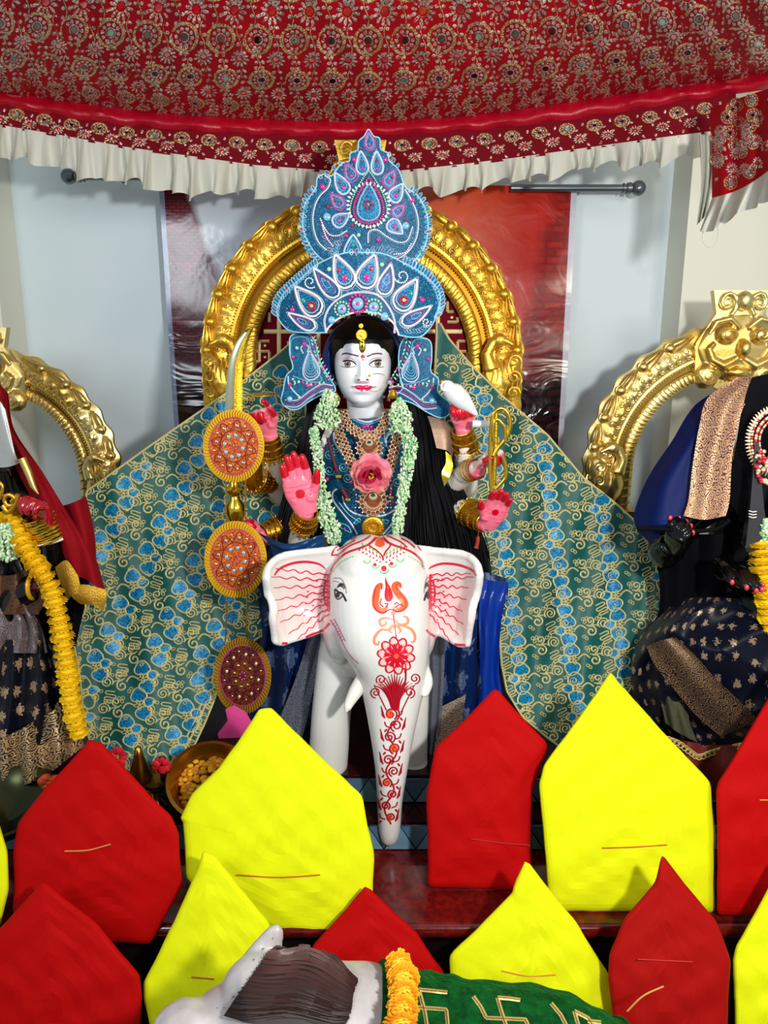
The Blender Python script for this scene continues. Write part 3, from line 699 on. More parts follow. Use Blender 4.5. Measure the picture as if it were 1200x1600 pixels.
arch(1125, 728, 138, 214, 2.5, 170, M['gold_pale'], M['gold_pale_dark'], 'pale gold arch with lion mask crest behind the dark figure at right', 15, crest=(455, 150), crest_w=120, seed=3, birds=(-1,))
# lattice panel of maroon cloth with gold swastika trellis inside the central arch
lp = MB(); Yp = 2.462
cc = P(566, 568, Yp); s_ = SC(568, Yp)
tri = ell(0, 0, 170, 170, 64)
pts = [(x, y) for x, y in ell(566, 568, 172, 172, 48) if y <= 569]+[(738, 640), (394, 640)]
pa = np.array(sorted([p for p in pts[:-2]], key=lambda p: p[0])); pa = np.concatenate([pa, [(738, 640), (394, 640)]])
mb = MB(); fan(mb, pa[::-1], lambda a, l=0: PN(a, Yp-np.asarray(l)), 0, 0, rings=3); fan(mb, pa, lambda a, l=0: PN(a, Yp+.004-np.asarray(l)), 0, 0, rings=3)
lat = mb.build('lattice_cloth', mat('maroon_velvet', (104, 2, 20), .85, spec=.15), label='maroon cloth with gold swastika trellis stretched inside the central arch', category='cloth')
b = MB(); SL = lambda a, l=0: PN(a, Yp-np.asarray(l)-.001); pit = 62
def clipseg(p, q_):
    out = []
    for t in np.linspace(0, 1, 14):
        x, y = p[0]+(q_[0]-p[0])*t, p[1]+(q_[1]-p[1])*t
        if math.hypot(x-566, y-568) < 166 or (y > 568 and abs(x-566) < 168 and y < 640): out.append((x, y))
    return out
ox, oy = 436, 518
for i in range(-3, 9):
    for j in range(-4, 5):
        x, y = ox+i*pit, oy+j*pit
        for p, q_ in (((x, y), (x+pit, y)), ((x, y), (x, y+pit))):
            s2 = clipseg(p, q_)
            if len(s2) > 2: ribbon(b, s2, 6.5, SL, .003)
        mx, my, a = x+pit/2, y+pit/2, 16
        for p, q_ in (((mx-a, my), (mx+a, my)), ((mx, my-a), (mx, my+a)), ((mx, my-a), (mx+a, my-a)), ((mx+a, my), (mx+a, my+a)), ((mx, my+a), (mx-a, my+a)), ((mx-a, my), (mx-a, my-a))):
            s2 = clipseg(p, q_)
            if len(s2) > 2: ribbon(b, s2, 4.5, SL, .003)
        for dx in (-9, 9):
            for dy in (-9, 9):
                if math.hypot(mx+dx-566, my+dy-568) < 160: fan(b, ell(mx+dx, my+dy, 2.2, 2.2, 6), SL, .002, rings=1)
b.build('trellis_embroidery', mat('gold_sequin_tape', (216, 196, 140), .35, .5, bs=700, bd=.002), lat)
# ================================================================== GREEN NET DRAPE
gmt, nt, bb = newmat('green_organza'); bb.inputs['Base Color'].default_value = lin((0, 88, 84)); bb.inputs['Roughness'].default_value = .55; bb.inputs['Alpha'].default_value = .84
bb.inputs['Sheen Weight'].default_value = .08; bb.inputs['Sheen Tint'].default_value = lin((90, 200, 190)); bump(nt, bb, 14, .006, .5)
zari = mat('pale_gold_cord', (214, 202, 140), .45, .25, bs=700, bd=.001)
gm_ = [zari, M['blue_sequin'], M['gem_sky']]
def motif(mb, cx, cy, sx, sy, rot, S, flip=1):
    c, s = math.cos(rot), math.sin(rot)
    def T(p):
        p = np.asarray(p, float)*np.array((sx*flip, sy)); return np.stack([cx+p[:, 0]*c-p[:, 1]*s, cy+p[:, 0]*s+p[:, 1]*c], 1)
    W = 2.5
    def st(p, w=W, cl=False): ribbon(mb, T(p), w, S, .002, 0, cl)
    for a, r in ((-1.75, 12.5), (1.75, 12.5), (3.14, 8.5)):        # three sequinned petals
        px, py = 14.5*math.cos(a), 14.5*math.sin(a)
        t = np.arange(18)*2*PI/18; rr = r*(1+.10*np.cos(3*(t-a)))
        e = np.stack([px+rr*.95*np.cos(t), py+rr*.85*np.sin(t)], 1)
        fan(mb, T(e), S, .0006, 1, rings=1); st(e, W, True)
    for k in range(5):                                            # looped centre
        a = k*2*PI/5; st(ell(4.5*math.cos(a), 4.5*math.sin(a), 4, 2.2, 9, rot=a), 1.7, True)
    t = np.linspace(0, 1, 14)
    st(np.stack([8+18*t, -1-6*np.sin(t*PI)], 1))
    st(spiral(34, 3, 9, 2, -2.0, 1.35, 22), 2.6)                  # big scroll
    st(spiral(33, -14, 6.5, 1.5, 1.4, -1.3, 18), 2.3)
    st(spiral(54, -9, 9.5, 1.5, 2.6, 1.9, 28), 2.2)
    st(np.array([(26, -7), (32, -6), (42, -7), (48, -3)]), 2)
    z = [(46, 9), (58, 4), (60, 8), (48, 14), (50, 18), (62, 12), (64, 16), (52, 21), (55, 24), (66, 19)]
    st(crom(z, 3), 2.0)
    st(spiral(78, 8, 7, 1.5, 1.0, 1.5, 18), 2.0)
    for (x, y) in ((24, -12), (21, -17), (27, -18), (43, -17), (48, -20), (66, 2), (70, -1), (26, 14), (22, 11)): st(ell(x, y, 2.8, 2.2, 7, rot=x), 1.6, True)
def net(name, rowsf, Yf, origins, label, border=None):
    rt = MB(); y0, y1 = rowsf[0][0], rowsf[-1][0]; F = interp(rowsf); ys = np.linspace(y0, y1, 110)
    rows = np.array([[(xl+(xr-xl)*t, y) for t in np.linspace(0, 1, 80)] for y, (xl, xr) in zip(ys, F(ys))])
    S = surf_of(Yf); px_grid(rt, rows, S, back=.0012); o = rt.build(name, gmt, label=label, category='drape')
    mb = MB()
    for (x, y, sx, rot, fl) in origins:
        if y < y0 or y > y1: continue
        motif(mb, x, y, sx, sx*.98, rot, lambda a, l=0: clipS(a, l, F, y0, y1, S), fl)
    mb.build('scroll_embroidery', gm_, o, kind='stuff')
    mb = MB()
    for side_ in (0, 1):
        e = np.stack([F(ys)[:, side_]+(2 if side_ == 0 else -2), ys], 1)
        ribbon(mb, e, 3.0, S, .0025)
        if border == side_:
            e = e[ys > 1000]; 
            for o_, w_ in ((-10, 3), (-17, 3)): ribbon(mb, e+(o_, -2), w_, S, .0025)
            for k in range(0, len(e), 3): ribbon(mb, ell(e[k][0]-5, e[k][1], 4.5, 4, 8), 1.8, S, .003, 0, True)
    mb.build('edging', zari, o)
    return o
def clipS(a, l, F, y0, y1, S):
    a = np.asarray(a, float); f = F(np.clip(a[:, 1], y0, y1)); r = S(a, np.asarray(l)+.0015)
    bad = (a[:, 0] < f[:, 0]) | (a[:, 0] > f[:, 1]) | (a[:, 1] < y0) | (a[:, 1] > y1); r[bad] = np.nan; return r
def yl(x, y): return 2.365-.46*np.clip((np.asarray(y)-600)/600., 0, 1.1)**1.4-.10*np.clip((430-np.asarray(x))/330., 0, 1)*np.clip((1150-np.asarray(y))/400., 0, 1)+.014*np.sin(np.asarray(x)*.045+np.asarray(y)*.012)+.006*np.sin(np.asarray(x)*.11-np.asarray(y)*.02)
L_rows = [(520, 470, 474), (555, 430, 476), (600, 372, 478), (650, 300, 480), (700, 228, 480), (745, 165, 480), (768, 132, 480), (830, 136, 480), (900, 120, 478), (960, 108, 470), (1000, 112, 400), (1050, 122, 347), (1090, 126, 338), (1130, 130, 322), (1165, 140, 305), (1195, 150, 285), (1225, 170, 260)]
org = []
for c_ in range(-3, 6):
    for r_ in range(-2, 16):
        x = 292+c_*93-(r_*19.5)+ (14 if r_ > 9 else 0); y = 705+r_*42+c_*-24
        if 60 < x < 480 and 540 < y < 1225: org.append((x+14, y, 1.04, -.08-.2*(y > 900), -1))
nl_ = net('green_net_drape', L_rows, yl, org, 'sheer green net cloth with gold scrolls spread out to the left of the goddess', border=1)
def yr(x, y): return 2.365-.42*np.clip((np.asarray(y)-600)/580., 0, 1)**1.5-.08*np.clip((np.asarray(x)-750)/300., 0, 1)*np.clip((1100-np.asarray(y))/400., 0, 1)+.014*np.sin(np.asarray(x)*.05-np.asarray(y)*.01+1)+.008*np.sin(np.asarray(x)*.12+np.asarray(y)*.02)
R_rows = [(505, 680, 690), (530, 680, 704), (570, 678, 738), (620, 676, 788), (680, 674, 858), (745, 672, 912), (790, 672, 968), (812, 672, 992), (860, 690, 1020), (900, 740, 1036), (940, 760, 1046), (980, 778, 1034), (1040, 782, 1008), (1080, 790, 985), (1120, 815, 950), (1150, 850, 905), (1165, 870, 885)]
org = []
for c_ in range(-1, 6):
    for r_ in range(-3, 16):
        x = 770+c_*84+r_*6; y = 700+r_*45+c_*25-10*(c_ % 2)
        if 660 < x < 1050 and 560 < y < 1160: org.append((x, y, 1.0, -.05, 1))
# folded double edge of the net running up to the crown at right
net('green_net_drape', R_rows, yr, org, 'sheer green net cloth with gold scrolls spread out to the right of the goddess')
# ================================================================== ELEPHANT
EY = 1.84
el = thing('elephant_statue', 'white marble elephant with red painted vine down its trunk, standing on the top step', 'statue', (P(600, 1200, 1.95)[0], 2.0, .41))
b = MB()
rows_ = [ # py, xl, xr, centre Y, depth radius
 (846, 556, 626, 1.955, .05), (858, 532, 650, 1.94, .10), (876, 518, 662, 1.925, .135), (900, 514, 668, 1.905, .16), (930, 514, 671, 1.89, .168), (960, 517, 672, 1.872, .165), (990, 523, 672, 1.855, .15),
 (1015, 538, 670, 1.84, .13), (1040, 553, 668, 1.825, .108), (1065, 562, 665, 1.812, .09), (1100, 570, 657, 1.80, .075), (1150, 579, 646, 1.785, .062), (1200, 586, 637, 1.772, .050), (1250, 589, 629, 1.762, .042), (1290, 591, 626, 1.758, .034), (1310, 595, 621, 1.757, .024), (1320, 602, 612, 1.757, .008)]
rr = crom(rows_, 4); path = []; rad = []
for py, xl, xr, yc, rd in rr:
    a, c_ = P(xl, py, yc), P(xr, py, yc); path.append(((a[0]+c_[0])/2, yc, a[2])); rad.append(((c_[0]-a[0])/2, rd))
g = []
n = 40
for (x, y, z), (rx, ry) in zip(path, rad):
    a = np.arange(n)*2*PI/n; ca, sa = np.cos(a), np.sin(a)
    ex = .86
    g.append(np.stack([x+rx*np.sign(ca)*np.abs(ca)**ex, y-ry*np.sign(sa)*np.abs(sa)**ex, np.full(n, z)], 1))
g = np.array(g); b.grid(g, 0, closev=True)
for ring, fl in ((g[0], 1), (g[-1], 0)):
    c_ = ring.mean(0); f = [[0, 1+j, 1+(j+1) % n] for j in range(n)]; b.add(np.concatenate([c_[None], ring]), f if fl else [q[::-1] for q in f])
# brow domes, cheeks, jaw
for sx in (-1, 1):
    xc = P(593, 870, 1.86)[0]
    b.ball((xc+sx*.035, 1.905, P(0, 888, 1.88)[2]), (.085, .125, .082), lv=3)
    b.ball((P(593+sx*58, 985, 1.88)[0], 1.90, P(0, 985, 1.88)[2]), (.055, .10, .10), lv=3)
b.ball((P(600, 1035, 1.9)[0], 1.91, P(0, 1030, 1.9)[2]), (.085, .11, .09), lv=3)
# body and legs
xb = P(590, 1000, 2.15)[0]
b.ball((xb, 2.28, .82), (.20, .42, .19), lv=3)
b.ball((xb, 2.0, .84), (.17, .2, .2), lv=3)
def leg(pxs, Y, lean=0):
    pts = []; r = []
    for py, xl, xr in pxs:
        a, c_ = P(xl, py, Y), P(xr, py, Y); pts.append(((a[0]+c_[0])/2, Y+lean*(a[2]-.41), a[2])); r.append((c_[0]-a[0])/2)
    pts = crom(pts, 4); r = crom(np.array(r)[:, None], 4)[:, 0]
    pts[-1][2] = .413; b.tube(pts, r, 22, up=(0, 1, 0))
leg([(930, 510, 590), (1000, 500, 572), (1060, 492, 556), (1120, 486, 548), (1170, 483, 545), (1222, 479, 541)], 1.905, .12)
leg([(930, 600, 668), (1000, 615, 672), (1060, 622, 672), (1120, 622, 670), (1170, 624, 668), (1215, 620, 668)], 1.935, .12)
for sx in (-1, 1): b.tube([(xb+sx*.11, 2.5, .8), (xb+sx*.11, 2.5, .41)], [.085, .075], 18)
# ears are lofted sheets grown out of the skull
def ear(sg):
    X = (lambda x: x) if sg < 0 else (lambda x: 1183-x+ (0))
    if sg < 0: top = [(528, 858), (500, 862), (462, 866), (436, 872), (420, 886), (416, 903)]; bot = [(530, 978), (505, 984), (478, 994), (455, 1001), (440, 1006), (430, 1004)]; out = [(416, 903), (419, 925), (425, 950), (427, 975), (430, 1004)]
    else: top = [(652, 858), (676, 861), (705, 864), (728, 868), (744, 880), (749, 898)]; bot = [(652, 975), (672, 984), (692, 993), (706, 1001), (718, 1008), (731, 1008)]; out = [(749, 898), (746, 925), (738, 950), (735, 975), (731, 1008)]
    A, B_ = crom(top, 6), crom(bot, 6); m_ = len(A); A = A[np.linspace(0, m_-1, 34).astype(int)]; B_ = B_[np.linspace(0, len(B_)-1, 34).astype(int)]
    O = crom(out, 8); O = O[np.linspace(0, len(O)-1, 30).astype(int)]
    G = np.zeros((34, 30, 3))
    for i in range(34):
        u = i/33
        for j in range(30):
            v = j/29; p = A[i]*(1-v)+B_[i]*v
            if u > .6: k = (u-.6)/.4; q = O[j]; lin_ = A[-1]*(1-v)+B_[-1]*v; p = p+(q-lin_)*k*k
            Y = 1.90-.11*u**1.4+.038*math.sin(PI*v)*math.sin(PI*min(1, u*.97+.03))+.008*math.sin(v*9+u*5)*u
            G[i, j] = P(p[0], p[1], Y)
    return G
EG = {}
for sg in (-1, 1):
    G = ear(sg); EG[sg] = G
    nn_ = nrm(np.cross(np.gradient(G, axis=0), np.gradient(G, axis=1))); nn_ = nn_*np.sign(nn_[..., 1:2]+1e-9); back = G+nn_*.014+np.array((0, .003, 0))
    eb = MB()
    eb.grid(G, flip=sg > 0); eb.grid(back, flip=sg < 0)
    for e1, e2 in ((G[0], back[0]), (G[-1], back[-1]), (G[:, 0], back[:, 0]), (G[:, -1], back[:, -1])): eb.grid(np.stack([e1, e2], 0))
    rim = np.concatenate([G[:, 0], G[-1], G[::-1, -1]]); eb.tube(rim[::2]+(0, .008, 0), .0105, 8)
    eb_ = eb
    for v, f, m_, u_, k_ in zip(eb.V, eb.F, eb.M, eb.U, eb.K): pass
    b2 = eb
    # fold into the body mesh so that it is one surface
    base = 0
    cnt = 0
    for v, f in zip(eb.V, eb.F): b.add(v, f-cnt); cnt += len(v)
body = remesh(b, 'body', M['marble_paint'], .0046, 5, .5, parent=el)
earU = {}
def ecol(V, N):
    K = np.tile(np.array(lin((226, 225, 220))[:3]), (len(V), 1)); pink = np.array(lin((250, 170, 172))[:3])
    n1 = np.sin(V[:, 2]*23)*np.sin(V[:, 0]*31+V[:, 2]*9)
    K = K*(1-.05*np.clip(n1, 0, 1))[:, None]
    for sg in (-1, 1):
        hx = P(516 if sg < 0 else 668, 935, 1.88); d = np.sqrt((V[:, 0]-hx[0])**2*.55+(V[:, 2]-hx[2]+.02)**2)
        m_ = (sg*(V[:, 0]-hx[0]) > -.004) & (N[:, 1] < 0) & (V[:, 1] < 1.97)
        k = np.clip(1-d/.125, 0, 1)[:, None]*.5*m_[:, None]; K = K*(1-k)+pink*k
    return K
paint(body, ecol)
EB = bvh_of(body); cam_o = Vector((0, 0, CZ))
def Shit(bv, maxd=4, maxy=9):
    def f(a, lift=0.):
        a = np.asarray(a, float).reshape(-1, 2); D = PN(a, 1.0)-np.array((0, 0, CZ)); out = np.full((len(a), 3), np.nan); lift = np.broadcast_to(np.asarray(lift, float), (len(a),))
        for i, d in enumerate(D):
            h, nn, _, _ = bv.ray_cast(cam_o, Vector(d).normalized(), maxd)
            if h is not None and h[1] < maxy: out[i] = np.array(h)+np.array(nn)*(lift[i]+.0007)
        return out
    return f
SE = Shit(EB, 4, 2.02); WMUL[id(SE)] = 1.35
red = mat('red_enamel_paint', (206, 12, 44), .3, coat=.4); org_ = mat('orange_enamel_paint', (244, 92, 40), .35, coat=.3); pkp = mat('salmon_enamel_paint', (246, 140, 100), .4); grn = mat('green_enamel_paint', (90, 190, 70), .4); blk = mat('black_enamel_paint', (30, 26, 30), .35); dkr = mat('crimson_enamel_paint', (170, 10, 34), .3)
def Z6(p): return np.asarray(p, float)/2.963+np.array((400, 800))
def new(): return MB()
def done(mb, name, mats, par=el): return mb.build(name, mats, par, kind=None) if False else mb.build(name, mats, par)
def tap(n, w0, w1=.6): t = np.linspace(0, 1, n); return w0*np.sin(PI*(t*.9+.05))**.7+w1*.3
LF = .0008
# head band
b = MB()
for s_ in ([(343, 290), (350, 262), (375, 225), (420, 190), (480, 168), (525, 148), (560, 112)], [(775, 255), (765, 225), (735, 195), (690, 172), (640, 155), (612, 140), (585, 112)]):
    p = Z6(crom(s_, 7)); ribbon(b, p, 2.4, SE, LF)
for s_ in ([(350, 200), (362, 172), (395, 150), (440, 128), (480, 108)], [(350, 200), (385, 195), (430, 160), (500, 130), (530, 110)], [(375, 178), (410, 158), (460, 130)], [(765, 180), (730, 140), (690, 118), (655, 108)], [(700, 165), (670, 140), (630, 120), (600, 108)], [(735, 165), (705, 140), (672, 122)]):
    p = Z6(crom(s_, 6)); ribbon(b, p, 1.8, SE, LF)
p = Z6(crom([(590, 225), (585, 205), (560, 180), (525, 155), (545, 135), (573, 112), (600, 135), (622, 155), (600, 185), (592, 205)], 5)); ribbon(b, p, 1.8, SE, LF)
done(b, 'painted_headband', red)
b = MB(); fan(b, Z6(crom([(573, 116), (592, 138), (596, 155), (575, 165), (552, 155), (556, 138)], 3, True))[::-1], SE, LF*1.5); done(b, 'painted_drop', org_)
b = MB()
for k in range(7):
    for sg in (-1, 1):
        x, y = 590+sg*(14+k*16), 232-k*9+ (k % 2)*2
        fan(b, Z6(ell(x, y, 5, 3.5, 6, rot=sg*.6)), SE, LF, 0, rings=1)
        if k < 6: 
            for r_ in (0, 16): ribbon(b, Z6([(x, y-16-r_), (x+sg*4, y-28-r_)]), 1.3, SE, LF, 1 if r_ else 0)
for x, y, r_ in ((593, 262, 13), (550, 245, 8), (628, 240, 8)): fan(b, Z6(ell(x, y, r_, r_, 12)), SE, LF*1.3, 0, rings=1)
for x, y, r_ in ((593, 262, 22), (553, 242, 18), (632, 238, 18), (515, 222, 16), (668, 215, 16)):
    t = np.linspace(.15, PI-.15, 9); ribbon(b, Z6(np.stack([x+r_*np.cos(t), y+r_*np.sin(t)], 1)), 1.3, SE, LF, 1)
for s_, n_ in ((((350, 262), (385, 222), (440, 195)), 5), (((770, 250), (745, 220), (700, 195)), 5)):
    for p in crom(s_, n_): fan(b, Z6(ell(p[0]+8, p[1]+12, 4, 2.4, 6, rot=-.5)), SE, LF, 1, rings=1)
done(b, 'painted_garland', [red, grn])
# trident
b = MB()
T3 = [(600, 300), (607, 325), (622, 350), (632, 378), (632, 400), (618, 416), (604, 412), (596, 396), (596, 372), (600, 345), (598, 322)]
fan(b, Z6(crom(T3, 4, True))[::-1], SE, LF, 0)
for s_ in ([(585, 345), (576, 338), (563, 355), (556, 385), (553, 420), (562, 445), (588, 455), (612, 440)], [(668, 350), (655, 330), (640, 345), (655, 375), (680, 405), (688, 430), (672, 448), (648, 450), (634, 438)]):
    p = Z6(crom(s_, 6)); ribbon(b, p, 2.0+6.5*np.sin(PI*np.linspace(0.05, .95, len(p)))**1.1, SE, LF, 1)
for s_ in ([(582, 360), (582, 345), (572, 332), (556, 350), (547, 390), (547, 430), (560, 458), (590, 468), (622, 450), (650, 462), (680, 455), (692, 430), (684, 400), (660, 372), (650, 345), (656, 332), (668, 330), (672, 352)], [(590, 440), (575, 425), (580, 400)], [(600, 440), (612, 425), (595, 425)], [(645, 440), (668, 428), (680, 438)], [(640, 430), (650, 420), (660, 425)]):
    ribbon(b, Z6(crom(s_, 5)), 1.3, SE, LF*1.8, 0)
fan(b, Z6(ell(635, 468, 11, 11, 10)), SE, LF*2, 0, rings=1); ribbon(b, Z6([(610, 345), (612, 400)]), 1.2, SE, LF*2.5, 2)
ribbon(b, Z6([(636, 478), (640, 510), (650, 590)]), 1.3, SE, LF*1.5, 0)
done(b, 'painted_trident', [red, org_, pkp])
b = MB()
for s_ in ([(640, 500), (600, 490), (575, 500), (580, 525), (600, 520), (604, 502)], [(645, 498), (665, 520), (700, 515), (700, 490), (680, 482)], [(640, 530), (610, 545), (580, 545), (552, 575), (548, 605), (566, 612), (570, 595)], [(650, 525), (690, 530), (720, 545), (735, 575), (730, 600), (716, 600)], [(630, 560), (618, 545), (640, 520), (668, 545), (660, 562)]):
    p = Z6(crom(s_, 6)); ribbon(b, p, 1.0+2.2*np.sin(PI*np.linspace(.05, .95, len(p))), SE, LF)
done(b, 'painted_scrolls', pkp)
# flower
b = MB()
for k in range(10):
    a = k*2*PI/10+.15; cx, cy = 648+52*math.cos(a), 664+52*math.sin(a)
    e = ell(cx, cy, 33, 20, 16, rot=a); fan(b, Z6(e), SE, LF, 2, rings=2)
    e = ell(648+32*math.cos(a), 664+32*math.sin(a), 24, 10, 12, rot=a); fan(b, Z6(e), SE, LF*2, 0, rings=1)
    e = ell(cx, cy, 33, 20, 22, rot=a); ribbon(b, Z6(e), 2.4, SE, LF*2.4, 0, True)
    for q in (-.5, 0, .5): ribbon(b, Z6([(648+10*math.cos(a+q*.3), 664+10*math.sin(a+q*.3)), (648+58*math.cos(a+q*.32), 664+58*math.sin(a+q*.32))]), 1.1, SE, LF*3, 0)
fan(b, Z6(ell(648, 664, 22, 22, 14)), SE, LF*3.5, 0); fan(b, Z6(ell(648, 664, 12, 12, 12)), SE, LF*5, 1)
done(b, 'painted_flower', [red, org_, mat('pale_pink_enamel', (248, 196, 190), .35)])
# plume
b = MB()
for k in range(15):
    t0 = k/14; sg = -1+2*t0
    tipx = 640+sg*95; tipy = 760+abs(sg)*40-20*(1-abs(sg)); 
    s_ = [(645+sg*8, 915), (640+sg*25, 860-20*(1-abs(sg))), (tipx*.6+645*.4, 820-30*(1-abs(sg))), (tipx, tipy)]
    p = Z6(crom(s_, 6)); ribbon(b, p, 4.6*(1-np.linspace(0, 1, len(p))*.85), SE, LF*(1+k % 3), 0)
for c_ in ((555, 835, 1), (712, 835, -1), (580, 775, 1), (735, 770, -1)): ribbon(b, Z6(spiral(c_[0], c_[1], 26, 5, PI/2, 1.5*c_[2], 22)), 1.5, SE, LF, 0)
for k in range(8):
    for sg in (-1, 1): ribbon(b, Z6([(640+sg*(30+k*6), 925-k*12), (640+sg*(44+k*7), 905-k*15)]), 1.1, SE, LF, 0)
ribbon(b, Z6(crom([(690, 745), (692, 700), (690, 790), (660, 850)], 5)), 2, SE, LF*2, 0)
done(b, 'painted_plume', dkr)
# vine down the trunk
b = MB(); t = np.linspace(0, 1, 90)
vx = 640-30*t+26*np.sin(t*PI*6.2+.4)*(1-.35*t); vy = 905+t*540
ribbon(b, Z6(np.stack([vx, vy], 1)), 2.0, SE, LF)
for k in range(10):
    y = 935+k*53; tt = (y-905)/540; xm = 640-30*tt; sg = 1 if k % 2 else -1; r_ = 30-1.1*k
    cx = xm+sg*14
    if k % 3 == 0: fan(b, Z6(ell(cx-6, y, r_*.6, r_*.7, 10)), SE, LF*.8, 1, rings=1)
    ribbon(b, Z6(spiral(cx, y, r_, 5, PI*.6 if sg > 0 else PI*.3, 1.55*sg, 26)), 1.9, SE, LF*1.6)
    for q in range(4):
        a = sg*(.3+q*.5); ribbon(b, Z6(crom([(cx+sg*r_*.9, y+20), (cx+sg*(r_+10), y+5-q*9), (cx+sg*(r_+10+q*2), y-14-q*8)], 3)), 1.1, SE, LF)
    ribbon(b, Z6(crom([(xm-sg*12, y+10), (xm-sg*32, y+2), (xm-sg*40, y-18)], 4)), 1.6, SE, LF)
    fan(b, Z6(ell(xm-sg*34, y+22, 10, 4.5, 8, rot=-sg*.9)), SE, LF, 0, rings=1)
done(b, 'painted_vine', [dkr, org_])
# eyes
for sg, (ex, ey) in ((-1, (385, 378)), (1, (795, 375))):
    b = MB(); s = 1 if sg < 0 else -.5
    ribbon(b, Z6(crom([(ex-18*s, ey-22), (ex-4*s, ey-8), (ex+16*s, ey+2), (ex+34*s, ey+36)], 5)), 2.2, SE, LF, 0)
    ribbon(b, Z6(crom([(ex-20*s, ey-20), (ex-16*s, ey+14), (ex-2*s, ey+26), (ex+16*s, ey+12)], 5)), 1.4, SE, LF, 0)
    fan(b, Z6(ell(ex-4*s, ey+6, 9, 13, 10)), SE, LF*1.5, 0)
    for k in range(7): ribbon(b, Z6([(ex-8*s+5*k*s, ey-26-5*k+k*k), (ex-2*s+5*k*s, ey-40-6*k+k*k)]), 1.1, SE, LF, 0)
    for k in range(6): fan(b, Z6(ell(ex-24*s+10*k*s, ey-58+k*k*1.2, 2.6, 2.6, 6)), SE, LF, 0, rings=1)
    ribbon(b, Z6(crom([(ex-24*s, ey-72), (ex+10*s, ey-68), (ex+30*s, ey-30), (ex+34*s, ey)], 5)), 1.0, SE, LF, 1)
    done(b, 'painted_eye', [blk, mat('grey_enamel_paint', (130, 130, 136), .4) if sg < 0 else bpy.data.materials['grey_enamel_paint']])
b = MB()
for k in range(8):
    x, y = 350+k*6.5, 505+k*13; ribbon(b, Z6([(x, y), (x+14, y-9), (x+20, y+2)]), 1.1, SE, LF)
ribbon(b, Z6(crom([(343, 500), (370, 540), (395, 590)], 6)), 1.2, SE, LF); ribbon(b, Z6(crom([(395, 590), (430, 655), (475, 700)], 6)), .9, SE, LF)
done(b, 'painted_cheek_fringe', mat('faded_rose_paint', (205, 90, 130), .4))
# ear linework
for sg in (-1, 1):
    b = MB()
    hx = 340 if sg < 0 else 803; tipx = [90, 70, 80, 85, 100, 110, 150, 190] if sg < 0 else [995, 1010, 985, 975, 955, 960, 940, 900]
    for k in range(8):
        y0 = 290+k*26; y1 = [262, 300, 350, 408, 458, 512, 565, 590][k] if sg < 0 else [262, 300, 350, 395, 440, 490, 560, 590][k]
        if sg > 0: y1 = [285, 300, 350, 405, 460, 520, 570, 600][k]
        t = np.linspace(0, 1, 46); x = hx-8*sg*(-1)*0+(tipx[k]-hx)*t; y = y0+(y1-y0)*t**1.1+7*np.sin(t*26+k)*np.sin(PI*t)
        ribbon(b, Z6(np.stack([x, y], 1)), 1.7-.7*t, SE, LF)
    for k in range(22):
        t = .08+.4*((k*37) % 22)/22; y = 300+(k*9.5) % 220
        x = hx+(tipx[3]-hx)*t; e = ell(x, y, 4.5, 4, 6); fan(b, Z6(e), SE, LF, 0, rings=1)
    for r_, w_ in ((0, 3.2), (22, 1.8)):
        t = np.linspace(-1, 1, 22); ribbon(b, Z6(np.stack([hx+(-sg)*0+sg*(r_*1.0)*np.sqrt(np.clip(1-t*t, 0, 1))+sg*4, 375+t*(85-r_)], 1)), w_, SE, LF)
    for k in range(7): ribbon(b, Z6([(hx+sg*5, 320+k*18), (hx+sg*25, 322+k*17)]), 1.5, SE, LF)
    s_ = [(85, 292), (110, 262), (165, 238), (230, 230), (290, 240), (325, 265)] if sg < 0 else [(1020, 295), (1000, 268), (940, 245), (870, 238), (820, 250), (798, 265)]
    p = Z6(crom(s_, 7)); ribbon(b, p, .6+2.4*np.sin(PI*np.linspace(.1, 1, len(p)))**.6, SE, LF)
    s_ = [(120, 608), (180, 603), (250, 570), (310, 545), (340, 515)] if sg < 0 else [(970, 615), (920, 612), (860, 592), (810, 565), (788, 545)]
    ribbon(b, Z6(crom(s_, 7)), 2.6, SE, LF)
    done(b, 'painted_ear_lines', mat('rose_red_paint', (216, 24, 62), .35, coat=.3) if sg < 0 else bpy.data.materials['rose_red_paint'])
# tusks
for s_, Y in ([[(590, 1030), (570, 1058), (556, 1080), (546, 1098), (541, 1112)], 1.80], [[(655, 1040), (664, 1062), (664, 1078), (662, 1088)], 1.81]):
    p = crom(PN(s_, np.linspace(Y, Y-.05, len(s_))), 5); b = MB(); k = len(p); b.tube(p, np.interp(np.linspace(0, 1, k), [0, .5, .9, 1], [.024, .019, .010, .003]), 14)
    b.build('tusk', mat('ivory_paint', (232, 228, 220), .3, coat=.2) if 'ivory_paint' not in bpy.data.materials else bpy.data.materials['ivory_paint'], el)
